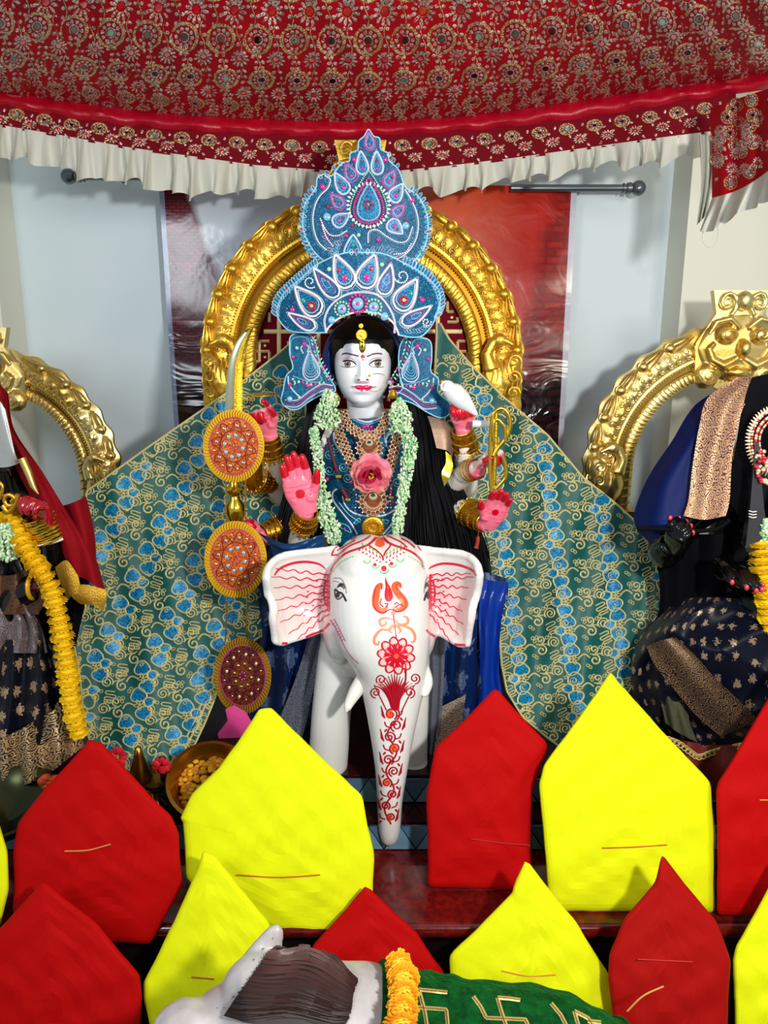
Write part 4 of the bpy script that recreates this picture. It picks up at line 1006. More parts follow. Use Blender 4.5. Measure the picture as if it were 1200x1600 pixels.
# ================================================================== GODDESS
GY = 2.16
gd = thing('goddess_statue', 'white marble many-armed goddess with red fingertips, seated above the elephant in the centre', 'statue', (P(570, 860, 2.25)[0], 2.3, .95))
f0 = P(567, 572, GY+.10); fs = SC(572, GY)
def HF(x, y, z): return np.array((f0[0]+x*fs, f0[1]+y*fs, f0[2]+z*fs))
W_ = interp([(-66, 3), (-64, 12), (-60, 19), (-54, 26.5), (-48, 31.5), (-40, 36.5), (-30, 41), (-20, 44), (-10, 45.5), (5, 46), (20, 45), (35, 41.5), (48, 34), (58, 23), (64, 12), (66, 2)])
D_ = interp([(-66, 6), (-64, 26), (-60, 37), (-54, 43), (-46, 46), (-36, 49), (-20, 51), (0, 52), (20, 51), (35, 47), (48, 38), (58, 26), (64, 12), (66, 2)])
def gs(x, z, cx, cz, sx, sz): return np.exp(-((x-cx)/sx)**2/2-((z-cz)/sz)**2/2)
nosA = interp([(-30, 0), (-25.5, 0), (-23.5, 8), (-20, 13), (-16, 12), (-6, 7.5), (4, 4), (12, 1.5), (20, 0)])
def facebump(x, z):
    ax = np.abs(x); sg_ = 3.6+np.clip(-z-4, 0, 16)*.12
    f = nosA(z)*np.exp(-(ax/sg_)**2/2)
    f += 5*gs(ax, z, 7.2, -20, 2.9, 3)
    f += -4.5*gs(ax, z, 25, 7, 11, 7)+3.6*gs(ax, z, 25, 3, 8.5, 4.8)-2.5*gs(ax, z, 9.5, 5, 4, 6)
    f += 1.3*gs(ax, z, 24, 18, 13, 3)
    f += 3.0*gs(x, z, 0, -34, 13, 8)+2.4*gs(x, z, 0, -31.3, 9, 1.9)+3.0*gs(x, z, 0, -37.8, 8, 2.6)-2.4*gs(x, z, 0, -34.3, 11, .9)
    f += -1.8*gs(x, z, 0, -44, 9, 3)+3.6*gs(x, z, 0, -55, 9, 7)+2.4*gs(ax, z, 26, -18, 12, 12)-1.0*gs(x, z, 0, -27.5, 2, 3)
    f += -1.2*gs(ax, z, 16, -34, 2.6, 3)
    return f
b = MB(); nz_, na_ = 170, 200
zz = 66*np.sin(np.linspace(-PI/2, PI/2, nz_)); aa = np.arange(na_)*2*PI/na_
g = np.zeros((nz_, na_, 3))
for i, z in enumerate(zz):
    ca, sa = np.cos(aa), np.sin(aa); e = .88
    x = W_(z)*np.sign(ca)*np.abs(ca)**e; fr = D_(z)*np.abs(sa)**e; y = np.where(sa > 0, -fr, fr*1.05)
    y = y-np.where(sa > 0, facebump(x, z)*np.clip(sa*2.2, 0, 1), 0)
    g[i] = np.stack([f0[0]+x*fs, f0[1]+y*fs, np.full(na_, f0[2]+z*fs)], 1)
b.grid(g, closev=True, flip=False)
for ring, fl in ((g[0], 0), (g[-1], 1)):
    f = [[0, 1+j, 1+(j+1) % na_] for j in range(na_)]; b.add(np.concatenate([ring.mean(0)[None], ring]), f if fl else [q[::-1] for q in f])
for sg in (-1, 1):
    b.ball(HF(sg*46, 8, -12), (5*fs, 9*fs, 17*fs), lv=3); b.ball(HF(sg*47, 4, -28), (4*fs, 5*fs, 7*fs), lv=3)
b.tube([HF(2, 12, -40), HF(3, 12, -66), HF(5, 16, -86), HF(6, 20, -100)], [(31*fs, 30*fs), (30*fs, 28*fs), (33*fs, 28*fs), (60*fs, 34*fs)], 40, up=(0, 1, 0))
# torso
TX = lambda px, py, Y=2.27: P(px, py, Y)
b.tube([TX(572, 668), TX(573, 700), TX(574, 750), TX(575, 800), TX(577, 850), TX(578, 900), (TX(578, 900)[0], 2.29, .95)], [(.105, .07), (.135, .10), (.13, .115), (.105, .095), (.115, .10), (.17, .14), (.2, .16)], 40, up=(0, 1, 0))
tips = []; palms = []
def rotv(v, ax, a):
    return np.array(Matrix.Rotation(a, 3, Vector(ax)) @ Vector(v))
def hand(b, wr, d, n, s, L, curl=(0, 0, 0, 0), spread=.06, thumb=(.7, .2), red=.17, tf=1.0, palm=True):
    """wr wrist, d towards fingertips, n out of the palm, s towards the thumb"""
    d, n = nrm(d), np.asarray(n, float); n = nrm(n-(n @ d)*d); s = np.asarray(s, float); s = nrm(s-(s @ d)*d-(s @ n)*n); wr = np.asarray(wr, float)
    b.tube([wr-d*.05*L, wr+d*.10*L, wr+d*.28*L, wr+d*.46*L, wr+d*.52*L], [(.15*L, .10*L), (.19*L, .105*L), (.235*L, .095*L), (.23*L, .075*L), (.20*L, .06*L)], 20, up=n)
    b.ball(wr+d*.2*L+s*.12*L+n*.03*L, (.10*L,)*3, lv=2); b.ball(wr+d*.2*L-s*.10*L+n*.02*L, (.085*L,)*3, lv=2)
    for k, (off, ln) in enumerate(((.165, .36), (.055, .42), (-.055, .39), (-.16, .30))):
        c = wr+d*(.47-.02*(k == 3)-.01*(k == 0))*L+s*off*L; dd = rotv(d, np.cross(d, s), spread*(1.4-k)*1.0)
        dd = nrm(d*math.cos(spread*(1.5-k))+s*math.sin(spread*(1.5-k))); ax = np.cross(dd, n)
        p = [c]; cur = dd; cu = curl[k]
        for q, fr in enumerate((.42, .32, .26)):
            cur = nrm(cur*math.cos(cu*(.9, 1.1, .8)[q])+nrm(np.cross(ax, cur))*0)+0*cur if False else rotv(cur, ax, cu*(.9, 1.1, .8)[q]); p.append(p[-1]+cur*ln*fr*L)
        pp = crom(p, 4); r = np.interp(np.linspace(0, 1, len(pp)), [0, .4, .8, 1], [.062, .060, .055, .040])*L*(1 if k < 3 else .88)
        b.tube(pp, r, 10); b.ball(pp[-1], (.032*L,)*3, lv=1)
        m_ = int(len(pp)*.52); tips.append((pp[m_:], red*L*.45, L*.085))
    c = wr+d*.16*L+s*.13*L; a, cu = thumb; cur = nrm(d*math.cos(a)+s*math.sin(a)+n*.25); p = [c, c+cur*.18*L]
    cur = nrm(cur*math.cos(cu)+nrm(d*.9-s*.2+n*.5)*math.sin(cu)); p.append(p[-1]+cur*.15*L*tf); cur = nrm(cur*math.cos(cu)+nrm(d*.6-s*.6+n*.6)*math.sin(cu)); p.append(p[-1]+cur*.14*L*tf)
    pp = crom(p, 4); b.tube(pp, np.interp(np.linspace(0, 1, len(pp)), [0, .4, .85, 1], [.085, .064, .056, .036])*L, 10); b.ball(pp[-1], (.037*L,)*3, lv=1)
    tips.append((pp[-5:], red*L*.45, L*.085))
    if palm: palms.append((wr+d*.3*L, n, d, L))
def arm(b, pts, rad): p = crom(pts, 5); r = np.interp(np.linspace(0, 1, len(p)), np.linspace(0, 1, len(rad)), rad); b.tube(p, r, 18)
# A: raised open palm
wA = P(478, 798, 2.06); arm(b, [P(545, 700, 2.29), P(512, 690, 2.27), P(470, 760, 2.24), P(462, 850, 2.2), P(472, 825, 2.12), wA], [.045, .044, .036, .030, .024])
tA = P(452, 706, 2.045); hand(b, wA, tA-wA, (0.05, -1, .1), (1, 0, .15), .196, (.05, .04, .05, .08), -.01, (.5, .12))
# B: upper left hand, forefinger up through the disc
wB = P(421, 678, 2.17); arm(b, [P(545, 700, 2.29), P(508, 690, 2.29), P(455, 770, 2.3), P(432, 760, 2.26), P(424, 720, 2.2), wB], [.045, .042, .038, .030, .024])
hand(b, wB, P(408, 640, 2.15)-wB, (-.25, -1, 0), (.9, -.25, .3), .15, (.35, 1.35, 1.4, 1.4), .03, (.55, .5))
# C: sword arm
wC = P(405, 838, 2.17); arm(b, [P(545, 700, 2.29), P(508, 700, 2.3), P(450, 800, 2.3), P(440, 850, 2.26), P(425, 840, 2.2), wC], [.045, .042, .036, .030, .024])
hand(b, wC, P(362, 818, 2.1)-wC, (0, -1, .2), (0, -.3, 1), .15, (1.2, 1.25, 1.25, 1.2), .03, (.4, .8))
# D: upper right hand with the conch
wD = P(724, 668, 2.17); arm(b, [P(600, 700, 2.29), P(635, 690, 2.29), P(700, 775, 2.3), P(728, 768, 2.28), P(728, 715, 2.2), wD], [.045, .042, .038, .031, .024])
hand(b, wD, P(722, 620, 2.12)-wD, (-.1, -1, .1), (-1, -.2, .2), .155, (.9, 1.25, 1.3, 1.3), .03, (.3, .5))
# E: middle right fist
wE = P(748, 732, 2.1); arm(b, [P(600, 700, 2.29), P(636, 695, 2.28), P(690, 740, 2.27), P(708, 752, 2.22), P(728, 740, 2.16), wE], [.045, .044, .038, .032, .024])
hand(b, wE, P(772, 702, 2.06)-wE, (.75, -.65, -.05), (-.2, -.55, .8), .15, (1.0, 1.15, 1.2, 1.2), .03, (.6, .5))
# F: lower right open palm
wF = P(763, 820, 2.09); arm(b, [P(600, 700, 2.29), P(636, 700, 2.3), P(680, 760, 2.3), P(706, 785, 2.24), P(730, 802, 2.16), wF], [.045, .044, .038, .032, .024])
hand(b, wF, P(785, 772, 2.03)-wF, (.05, -1, .2), (-1, 0, .25), .165, (.12, .12, .12, .14), -.01, (.5, .1))
gbody = remesh(b, 'body', M['marble_paint'], .0024, 2, .5, parent=gd)
def gcol(V, N):
    n = len(V); K = np.tile(np.array(lin((232, 235, 240))[:3]), (n, 1)); sk = np.array(lin((232, 224, 212))[:3])
    away = (np.hypot(V[:, 0]-f0[0], V[:, 2]-f0[2]) > .15); K[away] = sk
    pk = np.array(lin((246, 118, 142))[:3]); rd = np.array(lin((200, 4, 34))[:3])
    for c, nn, d, L in palms:
        dist = np.linalg.norm(V-c, axis=1); r = np.clip((N @ nn)*1.6+.35, 0, 1)*np.clip((L*.62-dist)/(L*.1), 0, 1); K = K*(1-r[:, None])+pk*r[:, None]
        s_ = np.cross(d, nn); q = V-c; lines = np.zeros(n)
        for o in (-.06, .03, .10): lines += (np.abs((q @ d)-o*L-.5*(q @ s_)**2/L) < .0016)
        m_ = (lines > 0) & (dist < L*.3) & (N @ nn > .3); K[m_] = K[m_]*np.array((.95, .55, .6))
    for pp, _, r in tips:
        m_ = np.zeros(n, bool)
        lo, hi = pp.min(0)-r, pp.max(0)+r; box = np.all((V > lo) & (V < hi), 1); idx = np.where(box)[0]
        if len(idx):
            d = np.min(np.linalg.norm(V[idx][:, None]-pp[None], axis=2), 1); sel = idx[d < r*.95]; K[sel] = rd
    c = wA+nrm(tA-wA)*.055; m_ = (np.hypot(V[:, 0]-c[0], V[:, 2]-c[2]) < .0135) & (np.abs(V[:, 1]-c[1]) < .03) & (N[:, 1] < -.3); K[m_] = rd
    hF = nrm(P(785, 772, 2.03)-wF); c = wF+hF*.055; m_ = (np.hypot(V[:, 0]-c[0], V[:, 2]-c[2]) < .010) & (np.abs(V[:, 1]-c[1]) < .03) & (N[:, 1] < -.2); K[m_] = rd
    # lips and blush
    x = (V[:, 0]-f0[0])/fs; z = (V[:, 2]-f0[2])/fs; fr = (V[:, 1] < f0[1]) & (np.abs(x) < 50) & (np.abs(z) < 66)
    k = (.10*gs(np.abs(x), z, 27, -16, 11, 9)+.32*gs(np.abs(x), z, 27, 12, 9, 3.5))[:, None]*fr[:, None]; K = K*(1-k)+np.array(lin((205, 120, 140))[:3])*k
    return K
paint(gbody, gcol)
GB = bvh_of(gbody); SG = Shit(GB, 4, 2.19)
def ZF(p): return np.asarray(p, float)/8.571+np.array((500, 500))
LG = .0004
b = MB()
for s_ in ([(215, 560), (240, 510), (290, 467), (340, 448), (425, 460), (517, 484)], [(935, 565), (890, 500), (830, 457), (760, 450), (690, 462), (628, 488)]):
    p = ZF(crom(s_, 8)); ribbon(b, p, np.interp(np.linspace(0, 1, len(p)), [0, .3, .75, 1], [.9, 2.0, 2.6, 2.1]), SG, LG)
b.build('painted_brows', mat('brown_brow_paint', (92, 62, 72), .4), gd)
scl = mat('eye_white_paint', (240, 240, 240), .2); iris = mat('hazel_iris_paint', (128, 118, 96), .2, coat=.5)
eyes = (([(255, 603), (290, 572), (330, 554), (375, 546), (440, 562), (488, 602)], [(262, 604), (320, 628), (380, 635), (440, 629), (488, 618)], (372, 590), [(222, 612), (262, 588), (320, 552), (375, 541), (440, 558), (492, 602)], [(250, 566), (300, 532), (360, 514), (430, 520), (490, 566)]),
        ([(658, 600), (700, 563), (760, 544), (810, 549), (860, 580), (888, 603)], [(658, 606), (700, 625), (760, 634), (820, 632), (888, 606)], (772, 587), [(652, 602), (698, 560), (760, 538), (812, 543), (868, 584), (926, 602)], [(655, 562), (700, 522), (770, 512), (840, 526), (900, 570)]))
for up_, lo_, ic, lid, crease in eyes:
    b = MB(); U_, L_ = crom(up_, 4), crom(lo_, 5); L_ = L_[np.linspace(0, len(L_)-1, len(U_)).astype(int)]
    G = np.stack([ZF(U_), ZF(U_*.5+L_*.5), ZF(L_)], 0); Q = SG(G.reshape(-1, 2), LG).reshape(3, -1, 3)
    if not np.isnan(Q).any(): b.grid(Q, 0, flip=True)
    e = ell(ic[0], ic[1], 41, 41, 24); e[:, 1] = np.clip(e[:, 1], 549, 634); fan(b, ZF(e), SG, LG*2, 1)
    ribbon(b, ZF(e), .5, SG, LG*3, 2, True)
    fan(b, ZF(ell(ic[0], ic[1], 19, 19, 12)), SG, LG*3.5, 2); fan(b, ZF(ell(ic[0]-10, ic[1]-12, 6, 6, 8)), SG, LG*5, 0, rings=1)
    p = ZF(crom(lid, 7)); ribbon(b, p, np.interp(np.linspace(0, 1, len(p)), [0, .15, .5, .9, 1], [1.2, 2.2, 2.9, 2.1, 1.3]), SG, LG*4, 2)
    p = ZF(crom(lo_, 7)); ribbon(b, p, 1.2, SG, LG*3, 3); p = ZF(crom(crease, 6)); ribbon(b, p, .8, SG, LG*3, 3)
    b.build('painted_eye', [scl, iris, mat('dark_lash_paint', (34, 30, 36), .3), mat('soft_grey_paint', (140, 122, 130), .4)], gd)
b = MB(); lip = [(465, 888), (510, 873), (555, 876), (578, 884), (602, 876), (645, 870), (697, 888), (685, 915), (640, 945), (580, 958), (530, 945), (488, 915)]
fan(b, ZF(crom(lip, 4, True))[::-1], SG, LG*2, 0, rings=3, dome=.0006)
b.build('painted_lips', mat('magenta_lip_paint', (224, 10, 84), .18, coat=.6), gd)
b = MB()
for s_ in ([(420, 886), (440, 893), (480, 895)], [(690, 897), (725, 898), (748, 892)]): ribbon(b, ZF(crom(s_, 5)), [1.6]*11 if False else 1.3, SG, LG*2, 0)
ribbon(b, ZF(crom([(470, 893), (540, 902), (580, 906), (630, 902), (692, 893)], 5)), .6, SG, LG*5, 0)
for c_ in ((520, 802), (630, 800)): fan(b, ZF(ell(c_[0], c_[1], 20, 8, 10)), SG, LG*2, 0, rings=1)
b.build('painted_creases', mat('plum_paint', (132, 46, 76), .4), gd)
b = MB(); fan(b, ZF(ell(573, 490, 26, 26, 16)), SG, LG*2); fan(b, ZF(ell(573, 535, 10, 10, 8)), SG, LG*2, rings=1)
b.build('forehead_mark', mat('vermilion_powder', (232, 40, 20), .6), gd)
# nose studs + ring
b = MB()
for c_, r_ in (((497, 748), .0022), ((657, 746), .0040)):
    b = MB(); b.ball(SG(ZF([c_]), .002)[0], r_, lv=1); b.build('nose_stud', M['gold_jewel'], gd)
b = MB(); pr_ = [SG(ZF([(657, 746)]), .003)[0]]
for q in ((700, 722), (770, 718), (835, 740), (840, 820), (800, 905), (720, 945), (640, 930)): pr_.append(SG(ZF([q]), .009)[0])
pr_ = [p for p in pr_ if not np.isnan(p).any()]; b.tube(crom(pr_, 6), .0006, 5); b.build('nose_ring', M['gold_jewel'], gd)
# hair
b = MB()
b.ball(HF(0, 9, 29), (52*fs, 57*fs, 47*fs), lv=3)
for sg in (-1, 1): b.ball(HF(sg*40, 26, 2), (17*fs, 32*fs, 52*fs), lv=3)
for k in range(60):       # combed ridges
    a = -1.25+2.5*k/59; p = []
    for t in np.linspace(0, 1, 9):
        el_ = .30+1.0*t; x = math.sin(a)*math.cos(el_)*52.6; y = -math.cos(a)*math.cos(el_)*57.6; z = math.sin(el_)*47.5; p.append(HF(x, y+9, z+29))
    b.tube(p, .0011, 4)
b.build('hair', M['black_hair'], gd)
def strands(rows, Y0, Y1, n, name, r=.0022, seed=3):
    F = interp(rows); y0, y1 = rows[0][0], rows[-1][0]; rnd = random.Random(seed); b = MB()
    ys = np.linspace(y0, y1, 22); LR = F(ys)
    g = np.array([[P(xl+(xr-xl)*t, y, Y0+(Y1-Y0)*(y-y0)/(y1-y0)+.03-.03*math.sin(PI*t)) for t in np.linspace(.02, .98, 12)] for y, (xl, xr) in zip(ys, LR)]); b.grid(g); b.grid(g+(0, .01, 0), flip=True)
    for k in range(n):
        t = (k+.5)/n; ph = rnd.random()*6; e = rnd.uniform(.88, 1.0); p = []
        for i, (y, (xl, xr)) in enumerate(zip(ys, LR)):
            if (y-y0)/(y1-y0) > e: break
            w_ = min(xr-xl, 400); x = xl+w_*(t+.012*math.sin(y*.03+ph)); p.append(P(x, y, Y0+(Y1-Y0)*(y-y0)/(y1-y0)+.022-.03*math.sin(PI*t)-.006*math.sin(ph+k)))
        b.tube(p, r*rnd.uniform(.7, 1.3), 5)
    return b.build(name, M['black_hair'], gd, kind='stuff')
strands([(585, 488, 520), (640, 480, 508), (700, 465, 505), (760, 447, 506), (820, 428, 506), (870, 412, 500), (915, 400, 470)], 2.25, 2.14, 70, 'long_hair', seed=3)
strands([(600, 618, 652), (640, 622, 690), (690, 630, 704), (740, 632, 712), (800, 628, 742), (850, 625, 762), (890, 640, 768), (960, 700, 752), (1010, 722, 744)], 2.25, 2.08, 95, 'long_hair', seed=4)
# veil edge behind the head
b = MB(); t = np.linspace(-.45, PI+.45, 50); p = np.array([HF(2+60*math.cos(a), 14+8*math.sin(a*3), 2+66*math.sin(a)) for a in t])
b.tube(p, .0135, 12, flat=1.6); p2 = np.array([HF(3+66*math.cos(a), 20, 4+72*math.sin(a)) for a in t]); b.tube(p2, .010, 10, flat=1.5)
b.build('veil', mat('royal_blue_satin', (10, 46, 112), .3, sheen=.3, bs=14, bd=.01), gd)
# bodice over the torso
b = MB()
b.tube([TX(571, 652), TX(572, 668), TX(573, 690), TX(574, 720), TX(575, 760), TX(576, 810), TX(578, 860)], [(.070, .066), (.105, .085), (.140, .108), (.148, .122), (.138, .124), (.125, .115), (.135, .12)], 64, up=(0, 1, 0))
bod = b.build('bodice', M['teal_sequin'], gd)
BB = bvh_of(bod); SB = Shit(BB, 4, 2.4)
def ZN(p): return np.asarray(p, float)/6.0+np.array((470, 620))
b = MB()
for s_, m_, w_ in (([(470, 190), (560, 225), (640, 235), (750, 200)], 0, 2.6), ([(490, 215), (570, 250), (650, 255), (740, 225)], 1, 1.5), ([(200, 330), (190, 400), (240, 440), (250, 380), (215, 330), (235, 310)], 1, 1.5),
                   ([(310, 340), (320, 430), (380, 520), (420, 560)], 0, 3), ([(780, 360), (800, 440), (860, 360), (830, 330), (790, 370)], 1, 1.6), ([(880, 360), (830, 350), (800, 400), (810, 470), (840, 520)], 0, 2.6),
                   ([(340, 860), (300, 900), (310, 980), (400, 1100), (480, 1200), (530, 1290)], 0, 2.8), ([(390, 930), (420, 1020), (500, 1090), (640, 1120), (780, 1110), (880, 1060)], 0, 2.6), ([(360, 990), (450, 1100), (560, 1180)], 1, 1.4),
                   ([(1030, 740), (1060, 830), (1040, 920), (990, 960)], 1, 1.6), ([(1040, 980), (1000, 1100), (960, 1190), (860, 1240), (800, 1290)], 1, 1.8), ([(770, 1290), (830, 1220), (900, 1130)], 0, 2.6), ([(500, 1180), (540, 1140), (560, 1160), (520, 1190), (490, 1180)], 1, 1.4), ([(760, 1150), (820, 1160), (800, 1190), (760, 1150)], 1, 1.4),
                   ([(330, 1180), (380, 1230), (470, 1270), (440, 1210), (360, 1180)], 1, 1.4), ([(300, 1100), (330, 1160), (310, 1120)], 1, 1.3)):
    ribbon(b, ZN(crom(s_, 6)), w_, SB, .002, m_)
for (cx, cy) in ((270, 540), (270, 690), (400, 660), (320, 480), (440, 760), (1000, 800), (1010, 1050), (900, 800)):
    ribbon(b, ZN(spiral(cx, cy, 48, 10, 0, 1.6, 26)), 1.4, SB, .002, 1)
b.build('cord_embroidery', [M['bead_white'], M['sky_cord']], bod, kind='stuff')
rnd = random.Random(5)
for (cx, cy, r_, m_) in ((590, 290, 22, 'gem_pink'), (625, 280, 24, 'gem_pink'), (665, 292, 22, 'gem_pink'), (640, 320, 18, 'gem_pink'), (525, 395, 16, 'gem_pink'), (222, 478, 16, 'gem_pink'), (255, 770, 22, 'gem_pink'), (730, 380, 14, 'gem_red'), (480, 800, 24, 'gem_pink'), (510, 770, 20, 'gem_pink'), (500, 870, 16, 'gem_mint'), (520, 830, 16, 'gem_mint'), (415, 1235, 14, 'gem_pink'), (850, 985, 20, 'gem_pink'), (800, 545, 12, 'gem_red')):
    p = SB(ZN([(cx, cy)]), .002)
    if np.isnan(p).any(): continue
    b = MB(); b.ball(p[0], (r_/6*fs*.9, .004, r_/6*fs*.9), lv=2); b.build('gem', M[m_], bod)
# ------------------------------------------------------------------ gold cuffs and bangles on the arms
def cuff(pa, pb, r0, r1, name, petals=True, n=30):
    b = MB(); pa, pb = np.array(pa), np.array(pb); d = nrm(pb-pa); ref = np.cross(d, (0, 1, 0)); ref = nrm(ref); o = np.cross(d, ref)
    L = np.linalg.norm(pb-pa); g = []
    for t in np.linspace(0, 1, 7):
        r = r0+(r1-r0)*t+.0015*math.sin(t*18)
        g.append([pa+d*L*t+(ref*math.cos(a)+o*math.sin(a))*r for a in np.arange(n)*2*PI/n])
    g = np.array(g); b.grid(g, closev=True); b.grid(g*1+0, closev=True, flip=True)
    for t in (0, 1): b.tube(g[-1 if t else 0], .0026, 6, closed=True)
    for i in (1, 3, 5): b.balls(g[i][::1], .0034 if i != 3 else .0048, 0, 0)
    if petals:
        for k in range(0, n, 2): b.ball(g[-1][k]+d*.007, (.004, .003, .007), lv=1)
    return b.build(name, M['gold_jewel'], gd)
cuff(P(420, 682, 2.172), P(425, 712, 2.2), .029, .037, 'arm_cuff'); cuff(P(480, 800, 2.062), P(474, 820, 2.10), .030, .040, 'arm_cuff')
cuff(P(722, 672, 2.172), P(729, 702, 2.2), .029, .038, 'arm_cuff'); cuff(P(757, 816, 2.10), P(733, 800, 2.16), .031, .042, 'arm_cuff')
cuff(P(412, 835, 2.17), P(432, 828, 2.2), .030, .040, 'arm_cuff'); cuff(P(428, 752, 2.25), P(400, 745, 2.2), .036, .05, 'arm_cuff')
for k in range(4):
    b = MB(); c = P(745-4*k, 733+.8*k, 2.11+.004*k); d = nrm(P(748, 732, 2.1)-P(728, 740, 2.16)); u = nrm(np.cross(d, (0, 1, 0))); v = np.cross(d, u)
    ring = [c+(u*math.cos(a)+v*math.sin(a))*(.029+.001*k) for a in np.arange(28)*2*PI/28]; b.tube(ring, .0022, 6, closed=True)
    if k != 0: b.balls(ring, .003, 0, 0)
    b.build('bangle', M['gold_jewel'] if k else mat('red_glass_bangle', (150, 16, 20), .15, coat=.6), gd)
# shoulder cloth and armlet ribbon at the right shoulder
b = MB()
def patch(mb, ctrl, nu=8, nv=8, mi=0, fold=None, thick=.003):
    """smooth cloth through a lattice of measured (px, py, Y) control points"""
    c = np.array(ctrl, float); R_ = np.array([crom(r, nv) for r in c]); G = np.array([crom(R_[:, j], nu) for j in range(R_.shape[1])]).transpose(1, 0, 2)
    a, q = G.shape[:2]; U = np.stack(np.meshgrid(np.linspace(0, 1, a), np.linspace(0, 1, q), indexing='ij')[::-1], -1)
    if fold is not None: G[..., 2] += fold(U[..., 0], U[..., 1])
    W = PN(G[..., :2].reshape(-1, 2), G[..., 2].ravel()).reshape(a, q, 3)
    mb.grid(W, mi, uv=U); mb.grid(W+np.array((0, thick, 0)), mi, uv=U, flip=True)
    rim = [W[0], W[-1], W[:, 0], W[:, -1]]
    for e in rim: mb.grid(np.stack([e, e+np.array((0, thick, 0))]), mi)
    return W
brk = mat_brocade('silver_brocade', (20, 22, 40), (205, 170, 140), 14, 14, -.3)
patch(b, [[(668, 650, 2.2), (690, 652, 2.2), (706, 668, 2.22)], [(675, 672, 2.18), (698, 676, 2.18), (712, 690, 2.2)], [(682, 700, 2.17), (700, 705, 2.17), (706, 716, 2.2)]], 6, 6); b.build('shoulder_cloth', brk, gd)
b = MB(); patch(b, [[(696, 705, 2.16), (705, 712, 2.16)], [(697, 722, 2.15), (708, 730, 2.15)], [(690, 740, 2.14), (702, 745, 2.14)], [(694, 760, 2.14), (700, 752, 2.14)]], 6, 4); b.build('gold_ribbon', M['gold_bright'], gd)
b = MB(); p = crom(PN([(747, 838, ), (746, 848), (744, 856)], 2.09), 4); b.tube([P(748, 820, 2.1), P(747, 838, 2.09)], .001, 5); b.tube(p, [.003]+[.006]*(len(p)-2)+[.008], 8); b.build('tassel', mat('rust_thread', (150, 40, 30), .7), gd)
# ================================================================== SAREE over the lap
sat = mat_brocade('blue_saree_silk', (2, 32, 84), (96, 112, 150), 4, 6, .27, kind='butti', rough=.35, metal=.2)
sat2 = mat_brocade('navy_saree_silk', (2, 20, 58), (120, 120, 130), 4, 6, .27, kind='butti', rough=.4, metal=.3)
bord = mat_brocade('silver_border_brocade', (46, 50, 72), (140, 142, 150), 5, 30, .2, metal=.3)
sr = thing('blue_saree', 'blue silk saree with silver flowers falling over the lap on both sides of the elephant', 'saree', (P(580, 1100, 2.2)[0], 2.2, .6))
ff = lambda u, v: .02*np.sin(u*20+v*2)+.008*np.sin(u*47+v)
b = MB(); patch(b, [[(398, 850, 2.2), (440, 845, 2.16), (480, 860, 2.12), (520, 880, 2.12)], [(392, 930, 2.17), (435, 920, 2.1), (480, 930, 2.06), (525, 960, 2.08)], [(385, 1020, 2.15), (430, 1020, 2.07), (475, 1030, 2.04), (520, 1040, 2.05)], [(382, 1120, 2.12), (420, 1150, 2.05), (460, 1180, 2.02), (515, 1190, 2.03)]], 10, 14, fold=ff); b.build('left_fall', sat, sr)
b = MB(); patch(b, [[(655, 850, 2.1), (700, 880, 2.1), (745, 890, 2.12), (795, 905, 2.18)], [(655, 940, 2.06), (705, 960, 2.04), (750, 960, 2.06), (792, 960, 2.14)], [(655, 1050, 2.05), (700, 1060, 2.02), (740, 1060, 2.04), (782, 1060, 2.10)], [(660, 1190, 2.03), (700, 1190, 2.0), (745, 1180, 2.02), (788, 1130, 2.06)]], 10, 14, fold=ff); b.build('right_fall', sat, sr)
b = MB(); patch(b, [[(486, 985, 2.02), (512, 985, 2.02)], [(462, 1060, 2.0), (494, 1060, 2.0)], [(438, 1120, 1.99), (478, 1130, 1.99)], [(416, 1175, 1.98), (462, 1200, 1.98)]], 12, 6, fold=lambda u, v: .006*np.sin(u*12)); b.build('border', bord, sr)
b = MB(); patch(b, [[(664, 980, 2.0), (696, 985, 2.0)], [(668, 1050, 1.99), (694, 1050, 1.99)], [(666, 1120, 1.98), (690, 1120, 1.98)], [(664, 1190, 1.97), (684, 1190, 1.97)]], 12, 6, fold=lambda u, v: .006*np.sin(u*12)); b.build('border', bord, sr)
b = MB(); patch(b, [[(754, 905, 2.08), (795, 912, 2.1)], [(748, 960, 2.05), (784, 965, 2.07)], [(750, 1040, 2.03), (780, 1050, 2.05)], [(744, 1150, 2.02), (792, 1120, 2.04)]], 10, 10, fold=lambda u, v: .012*np.sin(u*9+v*3)); b.build('pleat', mat('cobalt_satin', (6, 50, 150), .35, sheen=.3), sr)
b = MB(); patch(b, [[(688, 1105, 1.985), (728, 1085, 1.98)], [(682, 1145, 1.975), (722, 1125, 1.97)], [(676, 1185, 1.965), (716, 1165, 1.965)]], 10, 10); b.build('pallu_border', mat_brocade('gold_brocade', (20, 34, 70), (220, 196, 160), 7, 7, -.1), sr)
b = MB(); patch(b, [[(402, 832, 2.12), (450, 850, 2.06), (505, 835, 2.08)], [(420, 850, 2.1), (460, 868, 2.05), (505, 855, 2.06)], [(430, 880, 2.1), (470, 885, 2.05), (515, 880, 2.06)]], 8, 10, fold=lambda u, v: .01*np.sin(v*12+u*5)); b.build('waist_pleat', mat('teal_blue_satin', (4, 60, 110), .35, sheen=.3), sr)
# magenta ruffled base cloth behind the feet
b = MB(); t = np.linspace(0, 1, 200); g = np.zeros((8, 200, 3))
for k in range(8):
    q = k/7; g[k] = PN(np.stack([622+52*t, 1205+q*(20-6*t)+3*np.sin(t*22)*q], 1), 1.93-.012*q*np.sin(t*60)-.03*q)
b.grid(g); b.grid(g+(0, .002, 0), flip=True); b.build('ruffle', mat('magenta_satin', (150, 6, 70), .5, sheen=.3), label='small magenta ruffle of cloth at the elephant\'s right foot', category='cloth')
